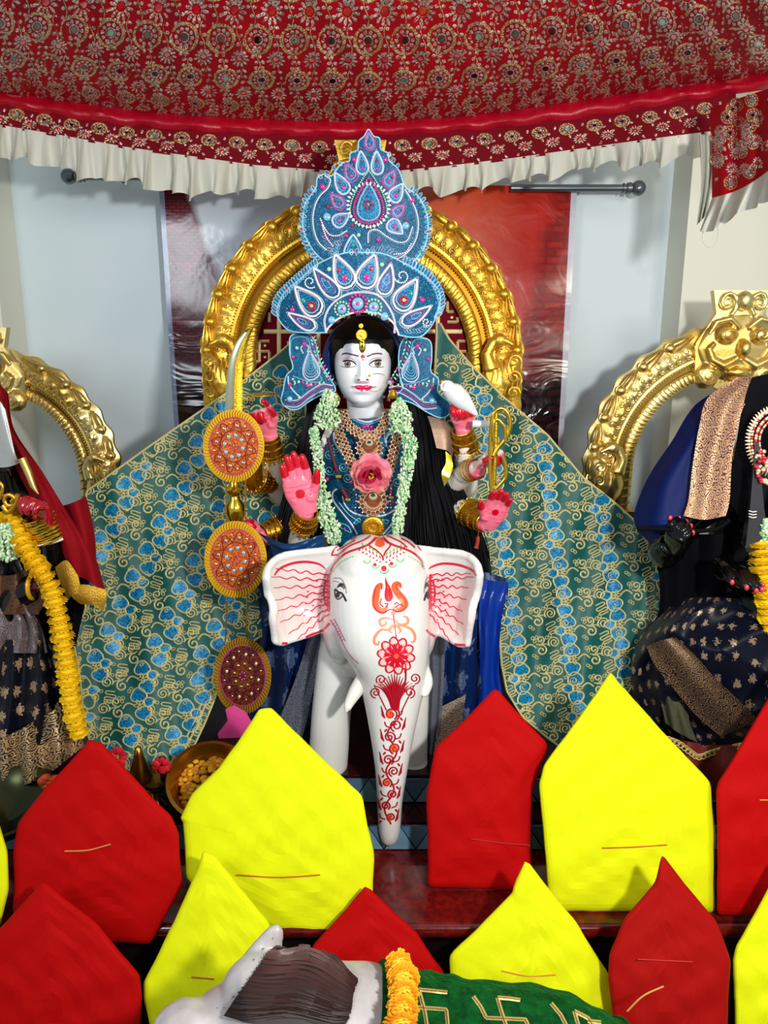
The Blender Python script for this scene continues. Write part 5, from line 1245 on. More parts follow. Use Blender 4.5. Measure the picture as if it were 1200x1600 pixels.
# ================================================================== CROWN
def Z3(p): return np.asarray(p, float)/3.42857+np.array((400, 180))
def Z4(p): return np.asarray(p, float)/4.0+np.array((420, 380))
cr = thing('crown', 'tall blue sequinned crown with pearl paisleys on the goddess\'s head', 'crown', P(567, 510, 2.14))
def bulge(Y0, kx, cx=567): return lambda x, y: Y0+kx*((np.asarray(x)-cx)/60.)**2
def plate(pts, S, name, m, parent, rim=None, n=5, thick=.010, c=None, rimr=.0018):
    o = crom(pts, n, True); mb = MB()
    area_ = np.sum(o[:, 0]*np.roll(o[:, 1], -1)-np.roll(o[:, 0], -1)*o[:, 1])
    if area_ > 0: o = o[::-1]
    fan(mb, o, S, .0, 0, rings=5, c=c); fan(mb, o[::-1], S, -thick, 0, rings=2, c=c)
    a, q = S(o, 0.), S(o, -thick); mb.grid(np.stack([a, q], 1), 0, closeu=True)
    if rim: mb.tube(a, rimr, 6, 1, closed=True)
    return mb.build(name, [m]+([rim] if rim else []), parent)
def drop(bx, by, r, tx, ty, bend=0., n=24):
    d = np.array((tx-bx, ty-by), float); L0 = np.hypot(*d); d /= L0; nn = np.array((-d[1], d[0])); L = L0+r
    t = np.linspace(0, 1, n); w_ = r*np.sin(PI*np.clip(t, 0, 1)**(.62))**.8*(1-.12*t); w_[0] = w_[-1] = 0
    ax = np.array((bx, by))-d*r+d*L*t[:, None]+nn*(bend*L*t[:, None]**2.2)
    return np.concatenate([ax+nn*w_[:, None], (ax-nn*w_[:, None])[-2:0:-1]])
def resample(p, step, closed=True):
    q = np.concatenate([p, p[:1]]) if closed else p; s = np.concatenate([[0], np.cumsum(np.linalg.norm(np.diff(q, axis=0), axis=1))]); n = max(3, int(s[-1]/step))
    t = np.linspace(0, s[-1], n, endpoint=not closed); return np.stack([np.interp(t, s, q[:, k]) for k in (0, 1)], 1)
def shrink(p, k):
    c = p.mean(0); return c+(p-c)*k
PM = [M['pearl'], M['bead_white'], M['pink_cord'], M['blue_sequin'], M['sky_cord'], M['gem_green'], M['gem_pink'], M['gem_red'], M['gem_mint']]
def paisley(parent, S, bx, by, r, tx, ty, bend=0, conv=Z3, style='pearl', gem=6, k=1/3.43):
    r = r*1.1; o = conv(drop(bx, by, r, tx, ty, bend*1.6)); mb = MB()
    if style == 'pearl':
        mb.balls(S(resample(o, 2.9), .004), 2.1*fs, 0, 1); ribbon(mb, shrink(o, .78), 2.0, S, .004, 1, True); ribbon(mb, shrink(o, 1.16), 1.3, S, .003, 1, True)
        fan(mb, shrink(o, .72), S, .001, 3, rings=1)
    elif style == 'pearlpink':
        mb.balls(S(resample(o, 2.9), .004), 1.9*fs, 0, 1); ribbon(mb, shrink(o, 1.16), 1.6, S, .003, 1, True); ribbon(mb, shrink(o, .66), 1.6, S, .004, 2, True); fan(mb, shrink(o, .8), S, .001, 3, rings=1); ribbon(mb, shrink(o, .35), 1.2, S, .004, 1, True)
    elif style == 'cord':
        ribbon(mb, o, 3.2, S, .004, 1, True); ribbon(mb, shrink(o, .62), 1.6, S, .003, 4, True); fan(mb, shrink(o, .9), S, .001, 3, rings=1)
    elif style == 'pink':
        ribbon(mb, o, 2.8, S, .004, 2, True); ribbon(mb, shrink(o, .72), 1.4, S, .004, 1, True); fan(mb, shrink(o, .9), S, .001, 3, rings=1)
    g_ = conv([(bx, by)])[0]; rr = r*k*.30
    if style != 'pearlpink':
        mb.ball(S([g_], .003)[0], (rr*fs, .004, rr*fs), mi=gem, lv=1)
        d = conv([(bx+(tx-bx)*.42, by+(ty-by)*.42)])[0]; mb.ball(S([d], .003)[0], (rr*.6*fs, .003, rr*.8*fs), mi=7 if gem != 7 else 5, lv=1)
    return mb.build('paisley', PM, parent)
def gem(parent, S, x, y, r, m, conv=Z3, k=1/3.43, ring=None, nring=12):
    p = conv([(x, y)])[0]; mb = MB(); rr = r*k*fs; mb.ball(S([p], .003)[0], (rr, .005, rr), lv=2, mi=0); mats = [M[m]]
    if ring:
        e = ell(p[0], p[1], r*k*1.45, r*k*1.45, nring); mb.balls(S(e, .004), r*k*.30*fs, 1, 1); mats.append(M[ring])
        mb.ball(S([p], .007)[0], (rr*.35, .004, rr*.35), lv=1, mi=2); mats.append(M['gem_pink'])
    return mb.build('gem', mats, parent)
Su = surf_of(bulge(2.155, .012)); Sl = surf_of(bulge(2.085, .022)); 
up_ = plate([Z3(q) for q in [(400, 800), (345, 765), (300, 715), (265, 650), (250, 580), (262, 480), (300, 420), (322, 385), (330, 335), (372, 315), (405, 325), (455, 262), (500, 245), (505, 205), (545, 185), (550, 140), (580, 112), (603, 76), (630, 112), (662, 125), (668, 180), (708, 205), (715, 245), (765, 295), (800, 385), (860, 425), (905, 500), (922, 590), (908, 690), (870, 755), (810, 800), (700, 830), (600, 840), (480, 830)]], Su, 'crest_plate', M['teal_sequin'], cr, M['sky_cord'], c=Z3((600, 520)))
lo_pl = [(130, 1100), (105, 1030), (150, 955), (200, 915), (240, 875), (262, 845), (330, 798), (385, 765), (460, 742), (560, 738), (680, 742), (780, 785), (830, 825), (900, 855), (962, 925), (985, 1005), (950, 1090), (940, 1135), (900, 1172), (850, 1188), (765, 1175), (735, 1110), (690, 1075), (640, 1060), (560, 1052), (470, 1072), (410, 1120), (372, 1160), (330, 1168), (250, 1162), (165, 1145)]
# the lower crown plate is an arched band: lofted between its outer and inner edges
oo = crom([Z3(q) for q in [(372, 1165), (250, 1165), (165, 1145), (112, 1060), (150, 955), (240, 875), (330, 798), (460, 742), (560, 735), (680, 742), (780, 785), (900, 855), (985, 960), (960, 1090), (900, 1175), (840, 1190), (765, 1178)]], 6)
ii = crom([Z3(q) for q in [(372, 1165), (385, 1142), (400, 1125), (420, 1105), (445, 1088), (470, 1076), (500, 1064), (530, 1056), (560, 1052), (600, 1054), (640, 1060), (670, 1068), (695, 1080), (720, 1098), (740, 1120), (755, 1150), (765, 1178)]], 6)
mb = MB(); G = np.array([oo*(1-t)+ii*t for t in np.linspace(0, 1, 12)]); sh = G.shape[:2]
A_ = Sl(G.reshape(-1, 2), 0).reshape(*sh, 3); B_ = Sl(G.reshape(-1, 2), -.014).reshape(*sh, 3); mb.grid(A_, 0); mb.grid(B_, 0, flip=True); mb.grid(np.stack([A_[0], B_[0]])); mb.grid(np.stack([A_[-1], B_[-1]])); mb.tube(A_[0], .002, 6, 1); mb.tube(A_[-1], .0028, 6, 2)
mb.build('crown_band', [M['teal_sequin'], M['sky_cord'], M['bead_white']], cr)
# crest jewels
for a in [(610, 162, 27, 603, 82, 0, 'pink'), (570, 285, 30, 560, 192, 0, 'cord'), (650, 285, 30, 645, 192, 0, 'cord'), (510, 325, 32, 465, 262, .1, 'pink'), (712, 355, 32, 758, 298, -.1, 'pink'), (467, 388, 33, 408, 322, .1, 'cord'), (748, 430, 34, 796, 380, -.1, 'cord'), (445, 475, 32, 386, 432, .1, 'pink'), (757, 520, 30, 808, 492, -.1, 'pink'), (445, 565, 33, 500, 530, 0, 'cord'), (740, 595, 35, 785, 635, 0, 'cord'), (520, 735, 46, 520, 640, 0, 'cord')]:
    paisley(cr, Su, *a[:6], style=a[6], gem=7 if a[1] == 735 else 6)
mb = MB(); o = Z3(drop(603, 505, 62, 605, 370)); ribbon(mb, o, 3, Su, .007, 1, True); fan(mb, shrink(o, .95), Su, .003, 3); ribbon(mb, shrink(o, .66), 1.8, Su, .006, 4, True)
o2 = Z3(drop(603, 500, 84, 605, 335)); mb.balls(Su(resample(o2, 3.6), .006), 1.9*fs, 6, 1)
o3 = Z3(drop(603, 498, 103, 604, 300)); mb.balls(Su(resample(o3, 3.6), .005), 1.6*fs, 8, 1)
o4 = Z3(ell(603, 482, 112, 118, 34)); c4 = Z3((603, 485))
for p in o4:
    d = nrm(p-c4); mb.tube(Su(np.array([p-d*3, p, p+d*2.5]), .005), [.0022, .0032, .0012], 6, 0)
for k in range(6): mb.balls(Su([Z3((601+20*math.cos(k), 478+20*math.sin(k)))], .006), 2.4*fs, 7, 1)
mb.ball(Su([Z3((601, 478))], .008)[0], .003, mi=8)
mb.build('medallion', PM, cr)
mb = MB()
for s_ in ([(372, 325), (398, 345), (385, 390), (345, 430), (318, 480), (305, 550), (312, 620), (335, 680), (375, 720)], [(800, 400), (830, 450), (860, 520), (870, 590), (858, 660), (825, 720), (770, 765), (720, 770)], [(345, 555), (365, 600), (395, 640), (440, 645), (485, 620)], [(355, 590), (375, 650), (410, 700)], [(600, 680), (605, 625), (650, 615), (700, 650), (760, 680), (810, 670), (838, 600)], [(740, 745), (800, 735), (830, 690)]):
    p = Z3(crom(s_, 6)); mb.balls(Su(resample(p, 2.9, False), .004), 1.55*fs, 0, 1); q = p+nrm(np.stack([-np.gradient(p[:, 1]), np.gradient(p[:, 0])], 1))*2.6; ribbon(mb, q, 1.2, Su, .003, 4 if len(s_) > 6 else 2)
mb.build('pearl_beading', PM, cr, kind='stuff')
mb = MB()
def leafloops(path, conv, S, n, l, w_, side=1, mbx=mb):
    p = conv(crom(path, 8)); p = resample(p, 1, False); N_l = len(p)
    for k in range(n):
        i = int((k+.5)/n*(N_l-1)); t = nrm(p[min(i+2, N_l-1)]-p[max(i-2, 0)]); nn = np.array((-t[1], t[0]))*side; d = nrm(nn+t*.7)
        c = p[i]+d*l*.5; a = math.atan2(d[1], d[0]); ribbon(mbx, ell(c[0], c[1], l*.5, w_, 9, rot=a), 1.1, S, .003, 4 if k % 3 else 1, True)
        if k % 4 == 1: mbx.ball(S([c], .003)[0], (w_*.5*fs, .003, w_*.6*fs), mi=6 if k % 8 == 1 else 5, lv=1)
def fringe(path, conv, S, cen, n, l, w_, lean=.5, off=-3):
    p = resample(conv(crom(path, 8)), 1, False); N_l = len(p); cen = conv([cen])[0]
    for k in range(n):
        i = int((k+.5)/n*(N_l-1)); o_ = nrm(p[i]-cen); t = nrm(p[min(i+2, N_l-1)]-p[max(i-2, 0)]); d = nrm(o_+t*lean); c = p[i]+o_*off+d*l*.5; a = math.atan2(d[1], d[0])
        e = ell(c[0], c[1], l*.5, w_, 10, rot=a); fan(mb, e[::-1], S, .0002, 3, rings=1); fan(mb, e, S, -.002, 3, rings=1); ribbon(mb, e, 1.5, S, .003, 4 if k % 3 else 1, True)
        if k % 4 == 1: mb.ball(S([c], .003)[0], (w_*.6*fs, .003, w_*.8*fs), mi=7 if k % 8 == 1 else 5, lv=1)
fringe([(318, 400), (275, 455), (258, 560), (262, 650), (300, 730), (350, 780)], Z3, Su, (600, 560), 17, 12, 2.6, -.5)
fringe([(820, 400), (885, 460), (915, 560), (905, 680), (860, 760), (800, 800)], Z3, Su, (600, 560), 17, 12, 2.6, -.5)
fringe([(330, 340), (400, 300), (470, 250)], Z3, Su, (600, 560), 4, 8, 2.4, 0); fringe([(700, 200), (770, 290)], Z3, Su, (600, 560), 3, 8, 2.4, 0)
fringe([(112, 1080), (125, 1000), (190, 925), (250, 870), (330, 800)], Z3, Sl, (560, 1300), 22, 15, 2.6, .2); fringe([(790, 790), (880, 840), (950, 910), (985, 1010), (960, 1090)], Z3, Sl, (560, 1300), 22, 15, 2.6, -.2)
fringe([(500, 740), (560, 735), (640, 740)], Z3, Sl, (560, 1300), 5, 9, 2.6, 0)
leafloops([(350, 640), (385, 735), (430, 760), (455, 700), (480, 640)], Z3, Su, 12, 10, 2.0, -1); leafloops([(600, 740), (640, 740), (700, 740), (780, 790)], Z3, Su, 12, 13, 2.2, -1); leafloops([(420, 790), (430, 740), (445, 690)], Z3, Su, 7, 10, 2, -1)
leafloops([(930, 1130), (880, 1165), (800, 1170)], Z3, Sl, 8, 9, 2, 1)
mb.build('leaf_loops', PM, cr, kind='stuff')
# lower crown jewels
for a in [(475, 872, 50, 395, 770, .12, 'pearl', 6), (592, 870, 52, 650, 755, -.05, 'pearl', 6), (408, 940, 38, 290, 845, .10, 'pearlpink', 6), (690, 920, 38, 745, 812, -.10, 'pearlpink', 6), (298, 1022, 52, 190, 950, .12, 'pearl', 7), (792, 992, 52, 885, 905, -.12, 'pearl', 7), (285, 1125, 30, 165, 1085, .1, 'pearlpink', 6), (815, 1100, 32, 945, 1050, -.1, 'pearlpink', 6)]:
    paisley(cr, Sl, *a[:6], style=a[6], gem=a[7])
for (x, y) in ((298, 1022), (792, 990)):
    mb = MB(); p = Z3([(x, y)])[0]; mb.balls(Sl(ell(p[0], p[1], 5.6, 5.6, 9), .005), 2.1*fs, 7, 1); mb.ball(Sl([p], .006)[0], 3*fs, mi=8); mb.build('flower_jewel', PM, cr)
mb = MB()
for s_ in (spiral(290, 893, 36, 10, PI*.3, 1.0, 22), spiral(782, 862, 42, 12, PI*.9, -1.1, 22), spiral(912, 1108, 26, 6, 0, 1.2, 16)): mb.balls(Sl(resample(Z3(s_), 3, False), .004), 1.6*fs, 0, 1)
for rad_ in (0,):
    for off in (0, 6):
        arc = crom([(372+off, 1165), (365+off, 1090), (400+off, 1018), (475, 962+off), (560, 945+off), (650, 960+off), (712-off, 1025), (745-off, 1100), (745-off, 1165)], 8)
        p = Z3(arc); mb.balls(Sl(resample(p, 2.0, False), .004), 1.25*fs, 1, 0)
mb.build('pearl_beading', PM, cr, kind='stuff')
for a in [(460, 1038, 26, 'gem_sky', 'gem_mint'), (545, 1010, 32, 'gem_sky', 'gem_pink'), (630, 1028, 28, 'gem_sky', 'gem_mint')]: gem(cr, Sl, *a[:4], ring=a[4], nring=14)
for a in [(405, 1098, 20, 'gem_sky'), (688, 1078, 22, 'gem_sky'), (195, 1042, 14, 'gem_pink'), (890, 990, 14, 'gem_pink'), (392, 825, 12, 'gem_mint'), (675, 800, 12, 'gem_mint'), (760, 890, 8, 'gem_mint')]: gem(cr, Sl, *a)
for a in [(357, 384, 15, 'gem_pink'), (692, 240, 12, 'gem_pink'), (525, 238, 12, 'gem_pink'), (838, 456, 14, 'gem_pink'), (655, 668, 13, 'gem_pink'), (516, 592, 9, 'gem_red'), (485, 646, 9, 'gem_pink'), (550, 642, 11, 'gem_mint'), (380, 545, 21, 'gem_sky'), (802, 592, 20, 'gem_sky'), (385, 492, 8, 'gem_red'), (800, 560, 8, 'gem_red')]: gem(cr, Su, *a)
mb = MB(); rs = np.random.RandomState(3)
def inpoly(p, poly):
    x, y = p; c = False; j = len(poly)-1
    for i in range(len(poly)):
        if (poly[i][1] > y) != (poly[j][1] > y) and x < (poly[j][0]-poly[i][0])*(y-poly[i][1])/(poly[j][1]-poly[i][1])+poly[i][0]: c = not c
        j = i
    return c
pu = Z3([(300, 720), (270, 560), (335, 350), (450, 290), (550, 170), (660, 170), (760, 310), (900, 520), (860, 730), (700, 800), (450, 790)]); plo = np.concatenate([oo[8:-8], ii[8:-8][::-1]])
for poly, S_q, n_ in ((pu, Su, 420), (plo, Sl, 420)):
    lo, hi = poly.min(0), poly.max(0)
    for k in range(n_):
        q = lo+(hi-lo)*rs.rand(2)
        if inpoly(q, poly): mb.ball(S_q([q], .001)[0], .0011+.0008*rs.rand(), mi=[1, 4, 8, 4, 6][k % 5], lv=0)
mb.build('seed_beads', PM, cr, kind='stuff')
# hanging side panels
for side_ in (0, 1):
    Yb = 2.185; Sp = surf_of((lambda x, y: Yb-.00*x+.0*y) if 0 else (lambda x, y, c_=(470 if side_ == 0 else 655): 2.175+.012*((np.asarray(x)-c_)/35.)**2))
    if side_ == 0: pts = [(130, 640), (135, 585), (180, 560), (250, 568), (290, 620), (312, 720), (345, 790), (385, 850), (415, 905), (400, 935), (335, 945), (250, 990), (180, 1038), (115, 1030), (78, 985), (90, 920), (108, 830), (150, 780), (132, 700)]
    else: pts = [(830, 620), (870, 585), (960, 590), (1012, 620), (1018, 720), (1012, 800), (1060, 850), (1058, 930), (1130, 1000), (1132, 1060), (1080, 1092), (1000, 1062), (900, 1002), (812, 972), (798, 950), (840, 900), (818, 830), (812, 700)]
    pn = thing('x', '', '', (0, 0, 0)) if 0 else None
    sp_ = plate([Z4(q) for q in pts], Sp, 'side_panel', M['teal_sequin'], cr, M['sky_cord'], c=Z4((235, 830) if side_ == 0 else (935, 850)))
    mb = MB(); mir = (lambda p: p) if side_ == 0 else (lambda p: np.asarray(p, float)*(-1, 1)+(1150, 12))
    cv_ = lambda p: Z4(mir(p))
    for k_, w_ in ((1.0, 2.0), (.8, 1.3), (.6, 1.3), (.4, 1.2), (.22, 1.0)): ribbon(mb, cv_(shrink(crom(drop(262, 800, 56, 215, 690, .25), 1, True)[:, :], k_)), w_, Sp, .003, 1 if k_ > .7 else 4, True)
    ribbon(mb, cv_(crom([(215, 690), (200, 655), (225, 635), (250, 650), (240, 680)], 6)), 2.0, Sp, .003, 1)
    ribbon(mb, cv_(crom([(135, 700), (140, 610), (190, 585), (245, 600), (265, 680), (290, 780), (330, 850), (300, 870), (230, 860), (150, 830)], 6)), 1.5, Sp, .003, 4)
    for o_ in (0, 14, 30, 42): ribbon(mb, cv_(crom([(100, 1018-o_*.9), (180, 1022-o_), (250, 970-o_), (330, 925-o_), (400, 915-o_*.6)], 6)), 1.9 if o_ in (0, 42) else 1.2, Sp, .003, 1 if o_ in (0, 42) else 2)
    ribbon(mb, cv_(crom([(120, 830), (125, 880), (160, 930), (200, 965)], 6)), 2.2, Sp, .003, 1)
    paths = [((275, 590), (290, 660), (318, 740), (350, 800), (385, 860)), ((150, 885), (190, 870), (260, 890), (330, 880))]
    for pi_, pth in enumerate(paths):
        p = cv_(resample(crom(pth, 6), 22, False))
        for k, q in enumerate(p):
            for sgn in (-1, 1):
                mb.ball(Sp([(q[0]+sgn*3*(1 if side_ == 0 else -1), q[1]-1.5)], .003)[0], (1.6*fs, .003, 3.0*fs), rot=Matrix.Rotation(sgn*.6, 3, 'Y'), mi=8 if (k+(sgn > 0)) % 3 else 6, lv=1)
    mb.build('panel_embroidery', PM, sp_, kind='stuff')
    for (x, y, r, m_) in ((222, 630, 15, 'gem_pink'), (175, 655, 12, 'gem_mint'), (152, 712, 13, 'gem_pink'), (245, 890, 16, 'gem_pink'), (130, 975, 20, 'gem_sky'), (190, 965, 10, 'gem_mint'), (130, 890, 10, 'gem_pink'), (150, 850, 9, 'gem_mint')):
        q = mir([(x, y)])[0] if side_ else (x, y)
        gem(sp_, Sp, q[0], q[1], r, m_, conv=Z4, k=.25)
# forehead pendant, earrings
b = MB(); tk = thing('forehead_pendant', 'gold coin pendant hanging over the goddess\'s parting', 'jewellery', HF(0, -50, 40))
for c_, r_, dz_ in (((550, 78), 31, .0), ((557, 200), 74, .0)):
    p = ZF([c_])[0]; w0 = PN([p], 2.072 if r_ < 50 else 2.064)[0]; rr = r_/8.571*fs; b.lathe([(0, .006), (rr*.35, .0055), (rr*.4, .004), (rr*.85, .004), (rr*.9, .0055), (rr, .004), (rr, 0), (0, 0)], w0, 24, rot=Matrix.Rotation(PI/2, 3, 'X'))
b.build('coin', M['gold_jewel'], tk)
b = MB(); p = ZF([(567, 350)])[0]; w0 = PN([p], 2.058)[0]; b.ball(w0, (.0095, .005, .019), lv=2); b.ball(w0+(0, -.004, .013), (.0065, .004, .006), lv=1); b.build('drop', M['gold_bright'], tk)
b = MB(); w0 = PN([ZF([(568, 350)])[0]], 2.052)[0]; b.ball(w0, (.003, .002, .005), lv=1); b.build('stone', M['gem_dark'], tk)
for nm_, c_ in (('left', (210, 1035)), ('right', (975, 985))):
    p = PN([ZF([c_])[0]], 2.15)[0]; b = MB(); b.lathe([(.004, .016), (.006, .010), (.010, .002), (.0135, -.006), (.0135, -.010), (.011, -.011), (0, -.008)], p, 20, rot=Matrix.Rotation(.5, 3, 'X')); b.tube([p+(0, 0, .014), p+(0, 0, .024)], .0014, 6)
    b.build('earring', M['gold_jewel'], label='gold bell-shaped earring on the goddess\'s ear at the %s of the picture' % nm_, category='earring', group='goddess\'s earrings')
# ================================================================== NECKLACES
def Snk(Y): return surf_of(lambda x, y: Y+.03*((np.asarray(x)-573)/45.)**2)
kun = [M['rose_gold'], M['gem_red'], mat('dark_green_stone', (24, 60, 40), .1, coat=.6), M['rose_gold'], M['pearl'], mat('bronze_backing', (120, 72, 40), .4, .5)]
def kundan(mb, path, w_, S, dens=1.0):
    """band of stone-set flowers: two rows of gold rings with a stone each"""
    p = resample(crom(path, 8), w_*.46, False); n = nrm(np.stack([-np.gradient(p[:, 1]), np.gradient(p[:, 0])], 1))
    for k, (q, nn) in enumerate(zip(p, n)):
        for j, o_ in enumerate((-.30, .30)):
            c = q+nn*w_*o_; r = w_*.24
            mb.tube(S(ell(c[0], c[1], r, r, 8), .004), .0013, 4, 0, closed=True); mb.ball(S([c], .004)[0], (r*.55*fs, .003, r*.55*fs), mi=1 if (k+j) % 3 == 0 else (2 if (k+j) % 3 == 1 else 3), lv=0)
        c = q+nn*w_*.62; mb.ball(S([c], .004)[0], .0024, mi=0, lv=0); c = q-nn*w_*.6; mb.ball(S([c], .004)[0], .002, mi=0, lv=0)
    a, c_ = S(p+n*w_*.5, .001), S(p-n*w_*.5, .001); mb.grid(np.stack([a, c_], 1), 5)
def crescent(parent, S, cx, cy, r, nm='pendant'):
    mb = MB()
    for k in range(16):
        a = k*2*PI/16; q = (cx+r*.82*math.cos(a), cy+r*.82*math.sin(a)); mb.tube(S(ell(q[0], q[1], r*.17, r*.17, 8), .005), .0013, 4, 0, closed=True); mb.ball(S([q], .005)[0], (r*.1*fs, .003, r*.1*fs), mi=1+(k % 2), lv=0)
        mb.ball(S([(cx+r*1.08*math.cos(a), cy+r*1.08*math.sin(a))], .004)[0], .0028, mi=4 if math.sin(a) > 0 else 0, lv=1)
    fan(mb, ell(cx, cy, r, r, 24), S, .002, 5); 
    t = np.linspace(.15, PI-.15, 14); ribbon(mb, np.stack([cx+r*.6*np.cos(t), cy-.1*r+r*.6*np.sin(t)], 1), r*.22, S, .006, 0); ribbon(mb, np.stack([cx+r*.42*np.cos(t), cy-.25*r+r*.4*np.sin(t)], 1), r*.1, S, .007, 1)
    fan(mb, ell(cx, cy-r*.38, r*.3, r*.26, 12), S, .007, 3, dome=.004); fan(mb, ell(cx, cy-r*.45, r*.18, r*.12, 10), S, .012, 2)
    mb.build(nm, kun, parent)
n1 = thing('short_necklace', 'short gold stone-set necklace with crescent pendant high on the goddess\'s chest', 'necklace', P(575, 700, 2.13)); S1 = Snk(2.125)
b = MB(); kundan(b, [(536, 644), (541, 660), (553, 672), (570, 680), (586, 679), (598, 668), (605, 648)], 13, S1); b.build('stone_band', kun, n1); crescent(n1, S1, 577, 700, 20)
n2 = thing('long_necklace', 'long gold stone-set necklace with large crescent pendant below the pink rose', 'necklace', P(580, 790, 2.12)); S2 = Snk(2.112)
b = MB(); kundan(b, [(527, 668), (535, 690), (543, 708), (552, 730), (562, 752), (570, 765)], 14, S2); kundan(b, [(622, 678), (618, 695), (613, 715), (608, 735), (600, 755), (594, 768)], 14, S2); b.build('stone_band', kun, n2); crescent(n2, S2, 583, 784, 22)
b = MB(); 
for k in range(9):
    for sg in (-1, 1): q = (583+sg*(26+abs(k-4)*.6), 758+k*5); b.ball(S2([q], .004)[0], .003, mi=0 if k % 2 else 1, lv=1)
b.build('bead_cluster', [M['gem_mint'], M['gem_pink']], n2, kind='stuff')
for s_ in ([(512, 684), (516, 700), (522, 722), (527, 738)],):
    mb = MB(); p = S1(np.array(s_), .012); mb.tube(crom(p, 4), [.003]*1+[.0055]*11+[.005], 8)
    mb.build('maroon_tube_bead', mat('maroon_silk', (88, 8, 30), .6, bs=300, bd=.001), n2); mb = MB(); mb.box(S1([(529, 744)], .012)[0], (.016, .010, .008)); mb.build('end_cap', M['gold_jewel'], n2)
for (x0, y0), (x1, y1) in (((535, 765), (543, 778)), ((612, 762), (610, 775))):
    mb = MB(); mb.tube(S1([(x0, y0), (x1, y1)], .012), .007, 8); mb.build('maroon_tube_bead', bpy.data.materials['maroon_silk'], n2)
    mb = MB(); mb.box(S1([(x1+1, y1+2)], .012)[0], (.014, .010, .007)); mb.build('end_cap', M['gold_jewel'], n2)
mb = MB(); ch = resample(crom([(527, 748), (532, 758), (540, 764), (552, 772)], 5), 2.4, False); mb.balls(S1(ch, .01), .0022, 0, 0); ch = resample(crom([(607, 745), (614, 756), (606, 768)], 5), 2.4, False); mb.balls(S1(ch, .01), .0022, 0, 0); mb.build('bead_chain', M['gold_jewel'], n2, kind='stuff')
Sb_ = Snk(2.09); q = Sb_([(583, 823)], 0)[0]; b = MB(); R_ = 18*fs
b.lathe([(0, .012), (R_*.2, .012), (R_*.25, .008), (R_*.5, .009), (R_*.55, .007), (R_*.9, .007), (R_, .004), (R_, 0), (0, 0)], q, 32, rot=Matrix.Rotation(PI/2, 3, 'X'))
for rr, n_ in ((.95, 34), (.72, 26), (.45, 16), (.22, 8)): b.balls([q+(R_*rr*math.cos(a), -.009, R_*rr*math.sin(a)) for a in np.arange(n_)*2*PI/n_], .0024, 0, 0)
b.build('medallion_buckle', M['gold_jewel'], label='round gold medallion just above the elephant\'s forehead', category='brooch')
# ================================================================== JASMINE GARLAND + ROSE
jm = [mat('jasmine_bud', (196, 222, 176), .5, sss=.1), mat('jasmine_green', (120, 186, 120), .5), mat('jasmine_white', (226, 236, 214), .5)]
def buds(mb, pts, spread, n, Yd, r=.0048, seed=1):
    rn = np.random.RandomState(seed); p = resample(crom(pts, 6), .5, False)
    sp = np.interp(np.linspace(0, 1, len(p)), np.linspace(0, 1, len(spread)), spread)
    for k in range(n):
        i = rn.randint(len(p)); a = rn.rand()*2*PI; q = math.sqrt(rn.rand()); c = P(p[i][0]+sp[i]*q*math.cos(a), p[i][1]+2*rn.randn(), Yd)+np.array((0, -sp[i]*fs*math.sqrt(max(0, 1-q*q))*rn.rand(), 0))
        ax = Matrix.Rotation(rn.rand()*6, 3, 'Z') @ Matrix.Rotation(rn.rand()*3, 3, 'X'); mb.ball(c, (r*.72, r*.72, r*1.35), rot=ax, mi=rn.choice([0, 0, 0, 1, 2]), lv=1)
gj = thing('jasmine_garland', 'pale green jasmine garland hanging down both sides of the goddess\'s chest', 'garland', P(570, 700, 2.1))
b = MB(); buds(b, [(516, 612), (512, 632), (512, 652), (512, 668)], [8, 17, 22, 18], 330, 2.105, seed=1); b.build('jasmine_bunch', jm, gj, kind='stuff')
b = MB(); buds(b, [(623, 625), (624, 640), (626, 655), (624, 672)], [6, 16, 20, 15], 300, 2.105, seed=2); b.build('jasmine_bunch', jm, gj, kind='stuff')
b = MB(); buds(b, [(490, 668), (493, 690), (498, 725), (501, 770), (506, 810), (516, 835), (524, 848)], [7, 9, 8, 10, 9, 10, 9], 520, 2.09, seed=3); buds(b, [(510, 770), (516, 800), (526, 825), (530, 842)], [5, 7, 7, 6], 140, 2.08, seed=5); b.build('jasmine_string', jm, gj, kind='stuff')
b = MB(); buds(b, [(634, 668), (640, 690), (636, 730), (630, 770), (624, 805), (620, 832)], [11, 12, 11, 10, 9, 9], 620, 2.09, seed=4); b.build('jasmine_string', jm, gj, kind='stuff')
ro = thing('pink_rose', 'large faded pink rose pinned between the two gold necklaces', 'rose', P(580, 745, 2.08))
rc = P(580, 740, 2.075); rng = random.Random(4); rmt = [mat('rose_pink', (226, 96, 124), .5, sheen=.3, var=(240, 140, 150), vs_=30), mat('rose_salmon', (224, 130, 116), .5, sheen=.3, var=(196, 92, 96), vs_=30), mat('rose_deep', (186, 24, 64), .5, sheen=.3)]
def petal(ang, r0, w_, lift, cup, m_, back=False):
    mb = MB(); g = np.zeros((9, 9, 3)); ca, sa = math.cos(ang), math.sin(ang)
    for i in range(9):
        u = i/8
        for j in range(9):
            v = -1+j/4; wd_ = w_*math.sin(PI*min(.93, u*.75+.12))**.7; x = r0*u; y = v*wd_; h = lift*u+cup*(u*u)-.3*cup*v*v*u+.003*math.sin(v*5+ang*3)*u
            g[i, j] = rc+np.array((ca*x-sa*y, -h, sa*x+ca*y))
    mb.grid(g); mb.grid(g+np.array((0, .0012, 0)), flip=True); return mb.build('petal', rmt[m_], ro)
for k in range(5): petal(k*2*PI/5+.35, .058, .034, .004, -.004+.004*(k % 2), 1 if k in (2, 3, 4) else 0)
for k in range(5): petal(k*2*PI/5+.9, .042, .028, .016, .012, 0)
for k in range(4): petal(k*2*PI/4+.2, .030, .022, .028, .02, 0 if k % 2 else 2)
